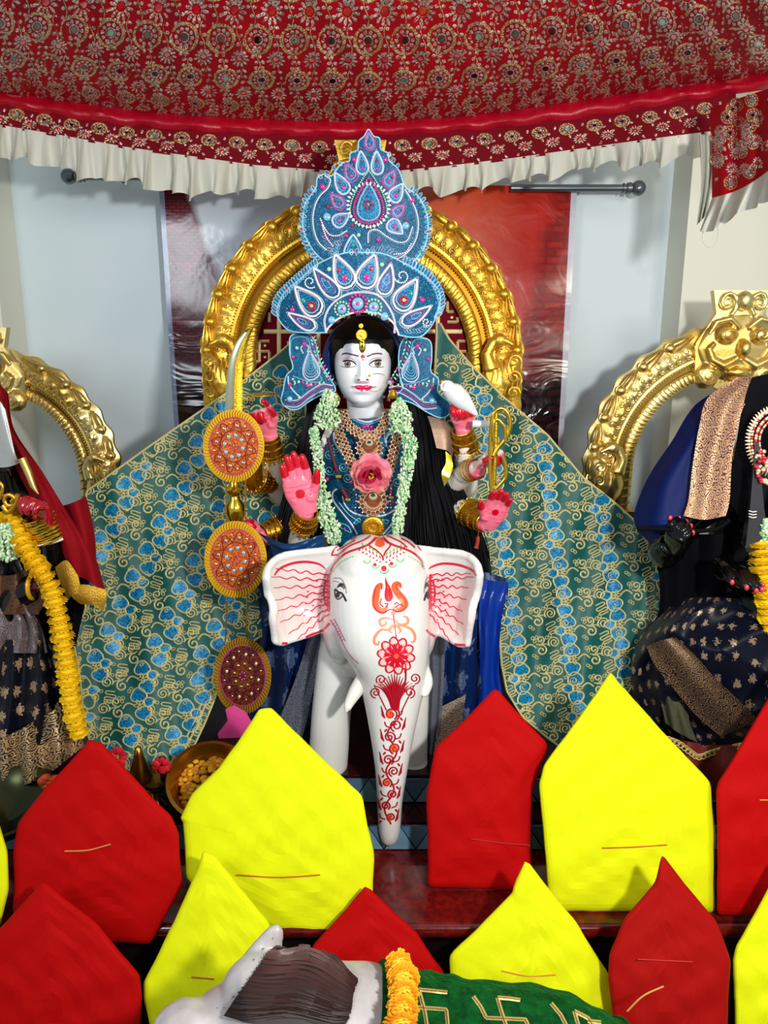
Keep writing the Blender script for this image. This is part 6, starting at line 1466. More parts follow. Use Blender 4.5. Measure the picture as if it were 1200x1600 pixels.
for k in range(3): petal(k*2*PI/3+.6, .017, .014, .035, .022, 2)
mb = MB(); [mb.ball(rc+np.array((rng.uniform(-.008, .008), -.03-.004*rng.random(), rng.uniform(-.01, .006))), .003, lv=1) for k in range(16)]; mb.build('stamens', mat('golden_stamen', (200, 140, 50), .6), ro, kind='stuff')
# ================================================================== WEAPONS IN THE HANDS
t = thing('sword', 'gold-edged curved sword standing upright at the goddess\'s side, hilt behind the round ornaments', 'sword', P(367, 830, 2.1))
Ysw = 2.10
Lp = crom([(352, 720), (351, 690), (351, 650), (353, 610), (357, 570), (366, 540), (381, 519), (397, 508)], 6); Rp = crom([(379, 720), (379, 690), (378, 650), (378, 610), (379, 575), (384, 548), (390, 525), (397, 508)], 6)
mid = Lp*.45+Rp*.55
b = MB(); g = np.stack([PN(Lp, Ysw), PN(Lp*.5+mid*.5, Ysw-.004), PN(mid, Ysw-.003)], 1); b.grid(g, 0); b.grid(g+(0, .006, 0), 0, flip=True); b.build('blade', mat('polished_brass_steel', (226, 224, 180), .2, 1), t)
b = MB(); g = np.stack([PN(mid, Ysw-.006), PN(mid*.5+Rp*.5, Ysw-.008), PN(Rp, Ysw-.002)], 1); b.grid(g, 0); b.grid(g+(0, .008, 0), 0, flip=True); b.tube(PN(mid, Ysw-.006), .0012, 5); b.build('engraved_spine', mat('engraved_gold', (226, 186, 50), .3, 1, bs=260, bd=.002, bstr=1), t)
c = P(367, 790, Ysw); S_ = fs; b = MB()
b.lathe([(0, -52*S_), (7*S_, -50*S_), (8*S_, -44*S_), (5*S_, -38*S_), (7*S_, -34*S_), (13*S_, -22*S_), (16*S_, -8*S_), (15*S_, 2*S_), (9*S_, 10*S_), (8*S_, 16*S_), (13*S_, 20*S_), (14*S_, 26*S_), (8*S_, 32*S_), (8*S_, 60*S_), (12*S_, 64*S_), (12*S_, 70*S_), (0, 72*S_)], c, 28); b.build('hilt', M['gold_bright'], t)
t = thing('discus', 'thin gold ring disc lying flat around the raised fingertip of the upper left hand', 'discus', P(408, 617, 2.14)); b = MB(); c = P(408, 617, 2.13)
b.lathe([(.013, 0), (.030, .001), (.040, .0035), (.045, .001), (.040, -.0025), (.030, -.001), (.013, 0)], c, 40); b.build('disc_plate', M['gold_bright'], t)
b = MB(); b.tube([c+(.043*math.cos(a), .043*math.sin(a), 0) for a in np.arange(40)*2*PI/40], .003, 6, closed=True); b.build('rim', M['gold_bright'], t)
t = thing('conch', 'white conch shell held up in the upper right hand', 'conch', P(712, 612, 2.1)); b = MB(); c = P(712, 614, 2.11); b.tube([c+(-.03, 0, .02), c+(-.024, 0, .014), c+(-.005, -.006, .0), c+(.02, -.004, -.022), c+(.045, 0, -.045), c+(.062, .0, -.062)], [.006, .020, .030, .026, .014, .004], 20)
b.ball(c+(-.022, -.004, .016), (.02, .02, .02), lv=2); b.tube([c+(-.03+.018*math.cos(q)*(1-k/20), -.02, .018+.018*math.sin(q)*(1-k/20)) for k, q in enumerate(np.linspace(0, 9, 18))], .003, 6); b.build('shell', M['marble'], t)
b = MB(); b.ball(c+(-.038, -.004, .03), (.008, .008, .01), lv=2); b.build('gold_tip', M['gold_jewel'], t)
# openwork gold bow in the middle right hand
t = thing('gold_bow_emblem', 'openwork gold looped emblem upright in the middle right hand', 'ornament', P(780, 770, 2.03)); b = MB(); Yw = 2.02
def px3(pts, Y): return PN(crom(pts, 8), Y)
b.tube(px3([(769, 768), (766, 740), (766, 700), (768, 665), (772, 645), (784, 638), (794, 648), (797, 665), (790, 685), (778, 700), (772, 712)], Yw), .0062, 10)
b.tube(px3([(772, 690), (770, 670), (776, 655), (788, 668), (790, 690)], Yw-.008), .0045, 8)
b.tube(px3([(785, 712), (790, 728), (790, 745), (783, 755), (774, 764)], Yw), .0058, 10)
b.tube(px3([(769, 768), (774, 772), (780, 768), (777, 755)], Yw), .0045, 8)
b.build('looped_frame', M['gold_bright'], t)
b = MB(); b.tube(px3([(775, 640), (774, 700), (771, 765)], Yw+.004), .0066, 10); b.build('shaft', mat('ribbed_gold', (206, 172, 50), .3, 1, bs=200, bd=.002), t)
b = MB(); b.tube(px3([(792, 675), (796, 665), (795, 652), (798, 668), (792, 682)], Yw), .0045, 8); b.build('fin', M['gold_bright'], t)
b = MB(); b.tube(px3([(738, 662), (770, 663)], 2.1), .0105, 14); b.build('conch_stem', M['marble'], bpy.data.objects['conch'])
# ================================================================== HANGING ROUND EMBROIDERED DISCS
ho = thing('wall_hanging', 'string of three round gold-rimmed embroidered discs hanging left of the goddess', 'wall hanging', P(368, 1050, 2.0))
dm = [M['gold_jewel'], mat_sequin('orange_gold_silk', (176, 60, 14), (220, 130, 40), 260, .5, .2), mat('purple_cord', (80, 24, 80), .4), M['pink_cord'], M['gem_sky'], mat('yellow_silk_fringe', (226, 176, 20), .45, .3, bs=300, bd=.002, sheen=.3), mat('mirror_chip', (210, 214, 216), .08, .9), M['rose_gold']]
def disc(cx, cy, rx, ry, Y, tilt, dark=False):
    fz = mat('bronze_fringe', (176, 128, 24), .45, .4, bs=300, bd=.002) if dark and 'bronze_fringe' not in bpy.data.materials else bpy.data.materials.get('bronze_fringe') if dark else dm[5]
    mats = list(dm); mats[5] = fz
    if dark: mats[1] = mat_sequin('maroon_gold_silk', (84, 18, 14), (130, 60, 34), 260, .5, .2)
    S = surf_of(lambda x, y: Y+.0012*(np.asarray(x)-cx)*tilt/3+.004*np.cos(np.hypot(x-cx, y-cy)/rx*1.5)*-1)
    R = lambda k, n=48: ell(cx, cy, rx*k, ry*k, n)
    mb = MB(); fan(mb, R(1.0)[::-1], S, 0, 5, rings=4); fan(mb, R(1.0), S, -.012, 5, rings=2); mb.grid(np.stack([S(R(1), 0), S(R(1), -.012)], 1), 5, closeu=True); d = mb.build('medallion', mats, ho)
    mb = MB()
    for k in range(64):
        a = k*2*PI/64; c_, s_ = math.cos(a), math.sin(a); a2 = a+.05
        mb.tube(S(np.array([(cx+rx*.80*c_, cy+ry*.80*s_), (cx+rx*.90*c_, cy+ry*.90*s_), (cx+rx*.99*math.cos(a2), cy+ry*.99*math.sin(a2))]), .004), [.0016, .0030, .0024], 6, 5)
    mb.build('fringe', mats, d, kind='stuff')
    mb = MB(); fan(mb, R(.80)[::-1], S, .004, 1, rings=3); ribbon(mb, R(.79), 2.8, S, .008, 3, True); ribbon(mb, R(.44, 36), 2.6, S, .007, 2, True)
    t = np.arange(96)*2*PI/96; q = .60+.13*np.cos(8*t); ribbon(mb, np.stack([cx+rx*q*np.cos(t+.2), cy+ry*q*np.sin(t+.2)], 1), 2.6, S, .007, 2, True)
    for k in range(8):
        a = k*PI/4+.2+PI/8; ribbon(mb, ell(cx+rx*.64*math.cos(a), cy+ry*.64*math.sin(a), rx*.09, ry*.06, 9, rot=a), 1.3, S, .006, 0, True); mb.ball(S([(cx+rx*.64*math.cos(a), cy+ry*.64*math.sin(a))], .007)[0], (.0035, .002, .0035), mi=6, lv=1)
        a = k*PI/4+.2; mb.ball(S([(cx+rx*.56*math.cos(a), cy+ry*.56*math.sin(a))], .007)[0], (.0048, .002, .0055), mi=6 if not dark else 7, lv=1); ribbon(mb, ell(cx+rx*.56*math.cos(a), cy+ry*.56*math.sin(a), rx*.085, ry*.085, 8), 1.2, S, .006, 0, True)
        ribbon(mb, ell(cx+rx*.29*math.cos(a), cy+ry*.29*math.sin(a), rx*.13, ry*.06, 9, rot=a), 1.2, S, .007, 7, True); mb.ball(S([(cx+rx*.30*math.cos(a), cy+ry*.30*math.sin(a))], .008)[0], (.0056, .002, .0056), mi=4 if not dark else 0, lv=1)
    for k in range(7): a = k*2*PI/7; mb.ball(S([(cx+rx*.1*math.cos(a), cy+ry*.1*math.sin(a))], .008)[0], .0028, mi=3, lv=1)
    mb.build('star_embroidery', mats, d)
disc(365, 697, 48, 57, 2.0, .2); disc(368, 874, 49, 60, 1.99, .1); disc(379, 1056, 45, 60, 1.97, -.3, True)
for (x0, y0, x1, y1) in ((353, 748, 354, 825), (383, 748, 383, 825), (355, 928, 352, 1003), (386, 928, 385, 1003)):
    mb = MB(); p = PN(np.linspace((x0, y0), (x1, y1), 20), 2.005); mb.tube(p, .0018, 5); mb.balls(p, .003, 0, 0); mb.build('gold_cord', M['gold_jewel'], ho)
mb = MB(); mb.tube(PN([(365, 650), (366, 600), (369, 560)], [2.01, 2.07, 2.093]), .0015, 5); mb.build('hanging_loop', M['gold_jewel'], ho)
# ================================================================== CLOTH PACKETS
yel = mat('fluorescent_yellow_cloth', (220, 227, 0), .75, 0, spec=.2, bs=9, bd=.02, bstr=.25)
redp = mat('scarlet_cloth', (172, 0, 0), .75, 0, spec=.12, sheen=.04, sheencol=(255, 60, 20), bs=9, bd=.02, bstr=.25)
# soft creases in the cloth
ylth = mat('tan_stick', (196, 150, 70), .6); rdth = mat('rust_stick', (190, 70, 30), .6)
def packet(pts, Yb, zb, lean, m, label, pin=None, pinm=None, puff=.012, seed=0, pinbend=0, th=.018):
    """folded cloth packet; outline measured in the photo, standing on zb at depth Yb and leaning back"""
    rn = random.Random(seed)
    def Yf(x, y):     # plane through the foot line tilted by lean (dY/dz)
        v = (800-np.asarray(y, float))/FPX; k = (-sP+v*cP)/(cP+v*sP)      # dz/dY along the ray
        return (Yb+lean*(CZ-zb))/(1-lean*k)
    S = surf_of(Yf); o = []
    p = np.array(pts, float); n = len(p)
    for i in range(n):            # slightly rounded corners, slightly bowed edges
        a, b_, c = p[i-1], p[i], p[(i+1) % n]; d1, d2 = nrm(a-b_), nrm(c-b_); r = min(9, np.linalg.norm(a-b_)*.2, np.linalg.norm(c-b_)*.2)
        q = [b_+d1*r*.9, b_+(d1+d2)*r*.22, b_+d2*r*.9]; o += [tuple(u) for u in q]
        e0, e1 = b_+d2*r*.9, c-d2*min(9, np.linalg.norm(c-b_)*.2)*.9; L = np.linalg.norm(e1-e0); nn = np.array((-d2[1], d2[0]))
        for t in np.linspace(0, 1, max(3, int(L/14)))[1:-1]: o.append(tuple(e0+(e1-e0)*t+nn*(rn.uniform(-.5, .5)+1.2*math.sin(t*PI)*(1 if L > 60 else 0))))
    o = np.array(o); ar = np.sum(o[:, 0]*np.roll(o[:, 1], -1)-np.roll(o[:, 0], -1)*o[:, 1])
    if ar > 0: o = o[::-1]
    c = np.array(((o[:, 0].min()+o[:, 0].max())/2, o[:, 1].min()*.4+o[:, 1].max()*.6)); K = 14; N = len(o)
    L = [c[None]]; lf = [th/2+puff]
    for k in range(1, K+1):
        t = 1-(1-k/K)**1.7; q = c+(o-c)*t; L.append(q); h = th/2*max(0, 1-max(0, (t-.92)/.08)**2)**.5 + puff*(1-t*t)
        a = np.arctan2(q[:, 1]-c[1], q[:, 0]-c[0]); h = h+(.0018*np.sin(a*5+seed+t*6)*t+.0016*np.sin(q[:, 0]*.04+q[:, 1]*.09+seed+2*np.sin(q[:, 0]*.013))+.0009*np.sin(q[:, 0]*.12-q[:, 1]*.15+3*np.sin(q[:, 1]*.02)))*min(1, 2.2*(1-t)+.35)*(1 if k < K else 0); lf += list(h)
    mb = MB(); A = np.concatenate(L); V = S(A, np.array(lf)); W = S(A, -np.array(lf)*.7)
    for VV, fl in ((V, 0), (W, 1)):
        f0_ = np.array([[0, 1+(j+1) % N, 1+j] for j in range(N)]); mb.add(VV, f0_[:, ::-1] if fl else f0_)
        for k in range(1, K):
            a, b_ = 1+(k-1)*N, 1+k*N; f1 = np.array([[a+j, a+(j+1) % N, b_+(j+1) % N, b_+j] for j in range(N)]); mb.add(VV, f1[:, ::-1] if fl else f1)
    # back flap along the two roof edges
    r = thing('cloth_packet', label, 'packet', S([c], 0)[0]*(1, 1, 0)+(0, 0, zb), 'gabled packets of folded cloth')
    mb.build('wrapped_cloth', m, r, angle=80)
    top = p[np.argmin(p[:, 1])]; mb = MB(); q = np.array([top+(-1, 4), top+(7, 26), top+(3, 30), top+(-7, 22)]); Sf = lambda a_, l=0: S(a_, th*.42+np.asarray(l)+.001)
    if pin:
        e = crom([pin[0], ((pin[0][0]+pin[1][0])/2, (pin[0][1]+pin[1][1])/2+pinbend), pin[1]], 6); mb = MB(); hh = th/2+puff*.9+.0018
        mb.tube(S(e, hh), .0014, 6); mb.build('pin_stick', pinm, r)
    return r
packet([(424, 1106), (566, 1243), (585, 1335), (582, 1452), (540, 1462), (430, 1455), (330, 1405), (290, 1372), (286, 1285), (282, 1278), (300, 1240), (342, 1200), (405, 1108)], 1.50, .25, .32, yel, 'large fluorescent yellow packet on the counter left of the elephant\'s trunk', ((370, 1367), (500, 1367)), rdth, seed=1, pinbend=4)
packet([(140, 1155), (158, 1160), (205, 1210), (268, 1275), (279, 1300), (286, 1385), (235, 1475), (60, 1470), (20, 1430), (20, 1330), (28, 1285), (70, 1232)], 1.48, .25, .3, redp, 'large scarlet packet on the counter at left, below the brass lamps', ((101, 1330), (173, 1319)), ylth, seed=2, pinbend=4)
packet([(774, 1074), (857, 1163), (832, 1240), (828, 1330), (835, 1394), (668, 1386), (666, 1240), (680, 1168)], 1.60, .25, .30, redp, 'scarlet packet on the counter just right of the elephant\'s trunk', ((736, 1311), (828, 1321)), mat('dark_red_stick', (170, 20, 14), .6), seed=3, pinbend=1)
packet([(954, 1050), (968, 1068), (1110, 1222), (1118, 1300), (1117, 1426), (858, 1424), (842, 1225), (850, 1195)], 1.53, .25, .30, yel, 'tall fluorescent yellow packet on the counter right of the trunk', ((941, 1325), (1042, 1320)), rdth, seed=4, pinbend=1)
packet([(1240, 1020), (1300, 1120), (1300, 1400), (1200, 1432), (1120, 1430), (1119, 1235), (1122, 1222)], 1.50, .25, .30, redp, 'scarlet packet cut off by the right edge, on the counter', ((1187, 1250), (1225, 1250)), ylth, seed=5)
packet([(-80, 1180), (-6, 1270), (12, 1330), (14, 1390), (0, 1450), (-130, 1450), (-140, 1300)], 1.46, .25, .3, yel, 'sliver of a yellow packet at the left edge, beside the large scarlet one', seed=6)
packet([(66, 1378), (74, 1380), (150, 1440), (218, 1522), (222, 1555), (215, 1680), (-40, 1700), (-60, 1500), (-20, 1470)], 1.28, .0, .34, redp, 'scarlet packet in the bottom left corner on the lower tier', seed=7)
packet([(318, 1329), (336, 1336), (420, 1440), (440, 1500), (430, 1660), (250, 1680), (224, 1560), (224, 1535), (290, 1400)], 1.30, .0, .34, yel, 'yellow packet on the lower tier behind the white bull\'s ear', ((299, 1527), (334, 1530)), rdth, seed=8)
packet([(570, 1385), (580, 1390), (650, 1455), (695, 1520), (690, 1640), (500, 1640), (486, 1480)], 1.36, .0, .36, redp, 'small scarlet packet on the lower tier behind the marigold garland', seed=9)
packet([(820, 1346), (828, 1350), (900, 1440), (950, 1520), (985, 1610), (970, 1700), (720, 1700), (703, 1580), (702, 1492), (800, 1395), (806, 1375)], 1.32, .0, .34, yel, 'yellow packet on the lower tier behind the green velvet cloth', ((784, 1517), (868, 1523)), mat('bent_orange_stick', (220, 130, 40), .6), seed=10, pinbend=5)
dkpk = packet([(1034, 1334), (1120, 1440), (1142, 1500), (1136, 1640), (1110, 1690), (970, 1690), (950, 1530), (952, 1490), (975, 1435), (1024, 1378)], 1.255, .0, .34, mat('dark_scarlet_cloth', (156, 8, 4), .75, spec=.12, sheen=.04, sheencol=(255, 60, 20), bs=9, bd=.02, bstr=.25), 'dark scarlet packet at lower right in front of the tall yellow one', ((996, 1499), (1082, 1503)), mat('dark_red_stick2', (180, 20, 14), .6), seed=11)
bb_ = MB(); bb_.tube(crom([P(980, 1580, 1.20), P(1005, 1556, 1.205), P(1037, 1541, 1.21)], 6), .0016, 6); bb_.build('loose_stick', ylth, dkpk)
packet([(1225, 1340), (1300, 1420), (1300, 1690), (1150, 1700), (1145, 1500), (1150, 1478)], 1.29, .0, .34, yel, 'yellow packet cut off by the lower right edge', seed=12)
# ================================================================== WHITE BULL IN THE FOREGROUND
bl = thing('bull_statue', 'white marble animal with dark painted mane at the bottom, under green velvet', 'statue', (P(600, 1560, 1.05)[0], 1.06, 0))
b = MB(); Yb_ = 1.05
def bp(px, py, Y=1.05): return P(px, py, Y)
bpth = [(948, 1690), (900, 1672), (800, 1654), (700, 1648), (620, 1630)]
bodyp = [bp(*q) for q in bpth]
b.tube(bodyp+[bp(560, 1618), bp(520, 1615), bp(480, 1640)], [.085, .104, .108, .109, .110, .113, .112, .095], 30, up=(0, 0, 1))
b.tube([bp(545, 1625), bp(500, 1608), bp(455, 1592), bp(420, 1590, 1.04), bp(375, 1640, 1.03), bp(310, 1665, 1.02), bp(255, 1695, 1.01)], [.105, .108, .108, .098, .085, .065, .05], 26, up=(0, 0, 1))
b.tube([bp(360, 1590, 1.09), bp(392, 1540, 1.10), bp(412, 1495, 1.11), bp(432, 1452, 1.12), bp(438, 1446, 1.12)], [(.052, .03), (.045, .024), (.034, .018), (.016, .010), (.006, .005)], 20, up=(0, 1, 0))
for X_, Y_ in ((bp(880, 1650)[0], .98), (bp(880, 1650)[0], 1.12), (bp(500, 1650)[0], .98), (bp(500, 1650)[0], 1.12)): b.tube([(X_, Y_, .36), (X_, Y_, .3), (X_, Y_, .205)], [.05, .04, .045], 14)
b.ball(bp(405, 1560, 1.06), (.07, .07, .075), lv=3); b.ball(bp(360, 1600, 1.04), (.07, .07, .06), lv=3)
for X_ in (bp(330, 1650)[0],): b.ball((X_-.03, 1.01, .47), (.06, .06, .05), lv=2)
nb = remesh(b, 'body', mat('worn_marble', (196, 192, 192), .4, var=(170, 162, 162), vs_=12, coat=.1), .0045, 16, .5, parent=bl)
NB = bvh_of(nb); SN = Shit(NB, 3, 1.5)
b = MB(); b.box((bl.location[0], 1.05, .10), (.62, .34, .2)); b.build('plinth', mat('black_plinth', (24, 16, 16), .4), bl)
# dark mane: combed locks laid on the neck
def ZB(p): return np.asarray(p, float)*.6+np.array((240, 1400))
b = MB(); top = crom([(318, 130), (340, 130), (400, 140), (460, 168), (500, 195), (532, 225)], 8); bot = crom([(190, 312), (225, 322), (265, 334), (330, 355), (400, 362), (500, 330)], 8)
n_ = min(len(top), len(bot)); G = np.array([[ZB([top[i]*(1-t)+bot[i]*t])[0] for i in range(n_)] for t in np.linspace(0, 1, 20)])
L_ = crom([(318, 130), (290, 165), (255, 215), (215, 275), (190, 312)], 6); R_ = crom([(532, 225), (522, 250), (515, 300), (500, 332)], 6)
poly = np.concatenate([top, R_[1:], bot[::-1][1:], L_[::-1][1:-1]]); q = SN(ZB(poly), .004)
fan(b, ZB(poly)[::-1], SN, .005, 0, rings=14)
rn = random.Random(2)
for k in range(44):
    t = k/43; a = L_[int(t*(len(L_)-1))]; c_ = R_[int(t*(len(R_)-1))]
    for w0 in (0, .33, .66):
        u = np.linspace(w0, min(1, w0+.42+rn.uniform(0, .1)), 12); ph = rn.uniform(-.5, .5)
        mx = a*(1-u[:, None])+c_*u[:, None]+np.stack([0*u, -46*np.sin(u*PI)*(1-t)*.9+rn.uniform(-4, 4)+6*np.sin(u*9+ph)], 1)
        ribbon(b, ZB(mx), 1.2+1.9*np.sin(PI*np.linspace(0.02, .98, 12)), SN, .0085, 1)
b.build('mane', [mat('dark_brown_groove_shade', (34, 18, 18), .6), mat('dark_brown_paint', (84, 56, 52), .45)], bl)  # darker base: groove shade between the locks put into the colour
b = MB()
for k in range(26):
    x, y = rn.uniform(130, 325), rn.uniform(90, 300)
    if x < 330-(y-80)*.9: continue
    fan(b, ZB(ell(x, y, rn.uniform(2, 6), rn.uniform(1.5, 3), 7, rot=-.9)), SN, .0004, rings=1)
b.build('dirt_speck', mat('grime', (120, 110, 100), .7), bl, kind='stuff')
# green velvet cloth with golden swastikas
vel = thing('velvet_cloth', 'dark green velvet cloth with gold swastikas over the bull\'s back', 'cloth', bp(770, 1620, 1.05))
gvm = mat('green_velvet', (2, 54, 18), .85, spec=.1, sheen=.15, sheencol=(60, 200, 90), bs=60, bd=.012, bstr=1, var=(4, 80, 28), vs_=45)
vp = crom([bp(953, 1692)]+bodyp[1:]+[bp(588, 1626)], 8); vr = np.interp(np.linspace(0, 1, len(vp)), [0, .25, .5, .75, 1], [.095, .112, .117, .118, .119]); g = []
for i, (c_, r_) in enumerate(zip(vp, vr)):
    d = nrm(vp[min(i+1, len(vp)-1)]-vp[max(0, i-1)]); u = nrm(np.cross(d, (0, 0, 1.))); v = np.cross(u, d); row = []
    for a_ in np.linspace(-.75, PI+.75, 60): q = r_+.003*math.sin(i*.5+a_*2)+.002*math.sin(i*1.3-a_*5); row.append(c_+u*q*math.cos(a_)+v*q*math.sin(a_))
    g.append(row)
g = np.array(g); b = MB(); b.grid(g, 0, flip=False); b.grid((g-vp[:, None])*.96+vp[:, None], 0, flip=True)
b.tube(g[-1], .005, 8); b.tube(g[0], .005, 8); b.build('velvet', gvm, vel)
vb = MB(); vb.grid(g, 0); tmp = vb.build('tmp', gvm); VB = bvh_of(tmp); bpy.data.objects.remove(tmp)
def SV(a, lift=0., f_=Shit(VB, 3, 1.5)):
    r = f_(a, 0.); d = nrm(np.array((0, 0, CZ))-r); return r+d*np.broadcast_to(np.asarray(lift, float), (len(r),))[:, None]
zm = [mat('gold_sequin_braid', (226, 206, 130), .35, .5, bs=500, bd=.002), mat('copper_braid_core', (176, 100, 50), .5, .4, bs=500, bd=.002)]
def swk(name, pts_list):
    b = MB()
    for s_ in pts_list:
        p = ZB(resample(np.array(s_, float), 6, False)); ribbon(b, p, 6.4, SV, .005, 0); ribbon(b, p, 2.6, SV, .0075, 1)
    b.build(name, zm, vel)
swk('swastika', [[(690, 244), (705, 300), (712, 340)], [(640, 300), (680, 290), (762, 296), (766, 345)], [(690, 244), (728, 248), (765, 252)], [(640, 300), (636, 262)], [(712, 340), (680, 350)]])
swk('swastika', [[(895, 265), (905, 300), (920, 345)], [(832, 262), (852, 290), (866, 318), (968, 322), (980, 350)], [(895, 265), (930, 268), (955, 272)]])
swk('swastika', [[(1035, 280), (1060, 310), (1078, 345)], [(1095, 300), (1130, 318), (1150, 345)], [(1095, 300), (1108, 345)], [(1130, 326), (1165, 330)]])
# ------------------------------------------------------------------ marigold blossoms
rn = random.Random(9)
def marigold_mesh(name, m, n=120):
    b = MB(); b.ball((0, 0, 0), (.74, .74, .56), lv=2, mi=0)
    for k in range(n):
        z = -0.75+1.75*(k+.5)/n; z = max(-1, min(1, z)); a = k*2.39996; r = math.sqrt(max(0, 1-z*z)); d = np.array((r*math.cos(a), r*math.sin(a), z*.8)); d = nrm(d)
        s_ = nrm(np.cross(d, (0, 0, 1.))+1e-6); u = np.cross(s_, d); q = rn.uniform(.85, 1.08); c = d*np.array((1, 1, .74))*q; w_ = .17
        b.add([c-d*.4-s_*w_*.5, c-d*.4+s_*w_*.5, c+s_*w_+u*.05, c+d*.07+u*.1, c-s_*w_+u*.05], [[0, 1, 2], [0, 2, 3], [0, 3, 4]], 0)
    return b.mesh(name, m, smooth=False)
mgy = mat('marigold_yellow', (250, 214, 0), .7, var=(240, 196, 0), vs_=40); mgo = mat('marigold_orange', (252, 170, 10), .7, var=(250, 200, 40), vs_=40)
MY, MO = marigold_mesh('blossom', mgy), marigold_mesh('blossom', mgo)
def garland(name, label, path, n, r, me, Ys, cat='garland', squash=.8):
    p = resample(crom(path, 8), .5, False); W = PN(p, np.interp(np.linspace(0, 1, len(p)), np.linspace(0, 1, len(Ys)), Ys)); t = thing(name, label, cat, W[len(W)//2])
    for k in range(n):
        i = int(k/(n-1)*(len(W)-1)); j = min(i+5, len(W)-1); d = nrm(W[j]-W[max(0, i-5)]); o = bpy.data.objects.new('blossom', me); C.objects.link(o); o.parent = t; o.location = W[i]-world_origin(t)
        o.rotation_mode = 'QUATERNION'; o.rotation_quaternion = Vector(d).to_track_quat('Z', 'Y') @ Matrix.Rotation(rn.random()*6, 3, 'Z').to_quaternion(); q = r*rn.uniform(.9, 1.1); o.scale = (q, q, q*squash)
    return t
garland('marigold_garland', 'orange marigold garland draped across the bull over the green velvet', [(622, 1506), (626, 1516), (631, 1536), (630, 1566), (627, 1604), (627, 1650)], 7, .0255, MO, [1.07, 1.03, .99, .955, .93, .915], squash=1.0)
# ================================================================== LEFT DARK FIGURE
dkm = M['black_stone']
lf = thing('dark_goddess_statue', 'black figure in navy saree at the left edge, red palm above gold bangles', 'statue', (P(20, 1200, 2.0)[0], 2.05, .41))
b = MB()
b.tube([P(-60, 560, 2.1), P(-60, 640, 2.1), P(-50, 760, 2.05), P(-20, 900, 2.05), P(10, 1050, 2.05), P(20, 1200, 2.05)], [.09, .11, .16, .19, .2, .2], 24)
arm(b, [P(-20, 740, 2.0), P(30, 900, 1.98), P(90, 920, 1.94), P(84, 860, 1.9), P(76, 832, 1.88)], [.06, .055, .045, .034, .026])
b.ball(P(-62, 560, 2.08), (.1, .11, .13), lv=3); wl = P(74, 826, 1.87); hand(b, wl, P(58, 768, 1.84)-wl, (-.55, -.8, .1), (-.8, .2, .3), .15, (.9, 1.0, 1.0, 1.0), .02, (.5, .5), palm=False); tL = tips[-5:]
arm(b, [P(-30, 850, 1.98), P(0, 950, 1.95), P(40, 925, 1.9), P(62, 916, 1.87)], [.06, .055, .045, .034]); 
remesh(b, 'body', dkm, .004, 3, .5, parent=lf)
b = MB(); wl2 = wl+np.array((0, -.002, .002))
b = MB(); hand(b, wl+np.array((0, -.0006, 0)), P(58, 768, 1.84)-wl, (-.55, -.8, .1), (-.8, .2, .3), .156, (.9, 1.0, 1.0, 1.0), .02, (.5, .5), palm=False); remesh(b, 'painted_palm', mat('crimson_lacquer', (160, 8, 26), .2, coat=.5), .0024, 2, .5, parent=lf)
def bangles(parent, p0, p1, n, r0, r1, m, rr=.003, nm='bangle'):
    p0, p1 = np.array(p0), np.array(p1); d = nrm(p1-p0); u = nrm(np.cross(d, (0, 1, 0.01))); v = np.cross(d, u)
    for k in range(n):
        t = k/max(1, n-1); c = p0+(p1-p0)*t; r = r0+(r1-r0)*t; b = MB(); tl_ = .08*math.sin(k*2.1)
        b.tube([c+u*r*math.cos(a)+v*r*math.sin(a)+d*r*tl_*math.cos(a) for a in np.arange(32)*2*PI/32], rr, 7, closed=True); b.build(nm, m, parent)
bangles(lf, P(62, 806, 1.87), P(80, 838, 1.885), 10, .040, .045, M['gold_bright'], .0036); bangles(lf, P(81, 843, 1.89), P(82, 846, 1.89), 1, .047, .047, mat('white_bangle_plastic', (230, 226, 220), .3), .0045)
bangles(lf, P(52, 916, 1.86), P(50, 916, 1.86), 1, .032, .032, mat('yellow_bangle', (226, 170, 20), .3, .3), .006)
b = MB(); b.ball(P(52, 916, 1.865), (.028, .02, .024), lv=3); b.build('fist', mat('maroon_lacquer', (90, 8, 26), .1, coat=.8), lf)
bn = mat_brocade('navy_gold_brocade', (3, 6, 20), (200, 164, 124), 9, 7, .22, kind='butti', rough=.45, metal=.4)
bnd = mat_brocade('gold_pallu_brocade', (12, 14, 30), (214, 180, 130), 9, 7, -.2, metal=.6)
fl3 = lambda u, v: .022*np.sin(u*26+v*3)
b = MB(); patch(b, [[(-60, 930, 1.95), (0, 930, 1.9), (40, 940, 1.88)], [(-60, 970, 1.95), (20, 975, 1.87), (64, 980, 1.86)], [(-60, 1010, 1.93), (20, 1020, 1.87), (74, 1020, 1.86)]], 8, 14, fold=fl3); b.build('waist_pleats', mat_brocade('silver_navy_brocade', (14, 14, 40), (180, 160, 160), 12, 10, -.5, metal=.5), lf)
b = MB(); patch(b, [[(-80, 990, 1.95), (0, 1000, 1.9), (60, 1000, 1.88), (82, 1010, 1.9)], [(-80, 1080, 1.92), (0, 1090, 1.86), (70, 1080, 1.84), (110, 1080, 1.9)], [(-80, 1180, 1.88), (0, 1170, 1.82), (70, 1160, 1.82), (118, 1150, 1.88)], [(-80, 1260, 1.84), (0, 1235, 1.8), (60, 1205, 1.8), (124, 1175, 1.86)]], 12, 18, fold=fl3); b.build('saree_skirt', bn, lf)
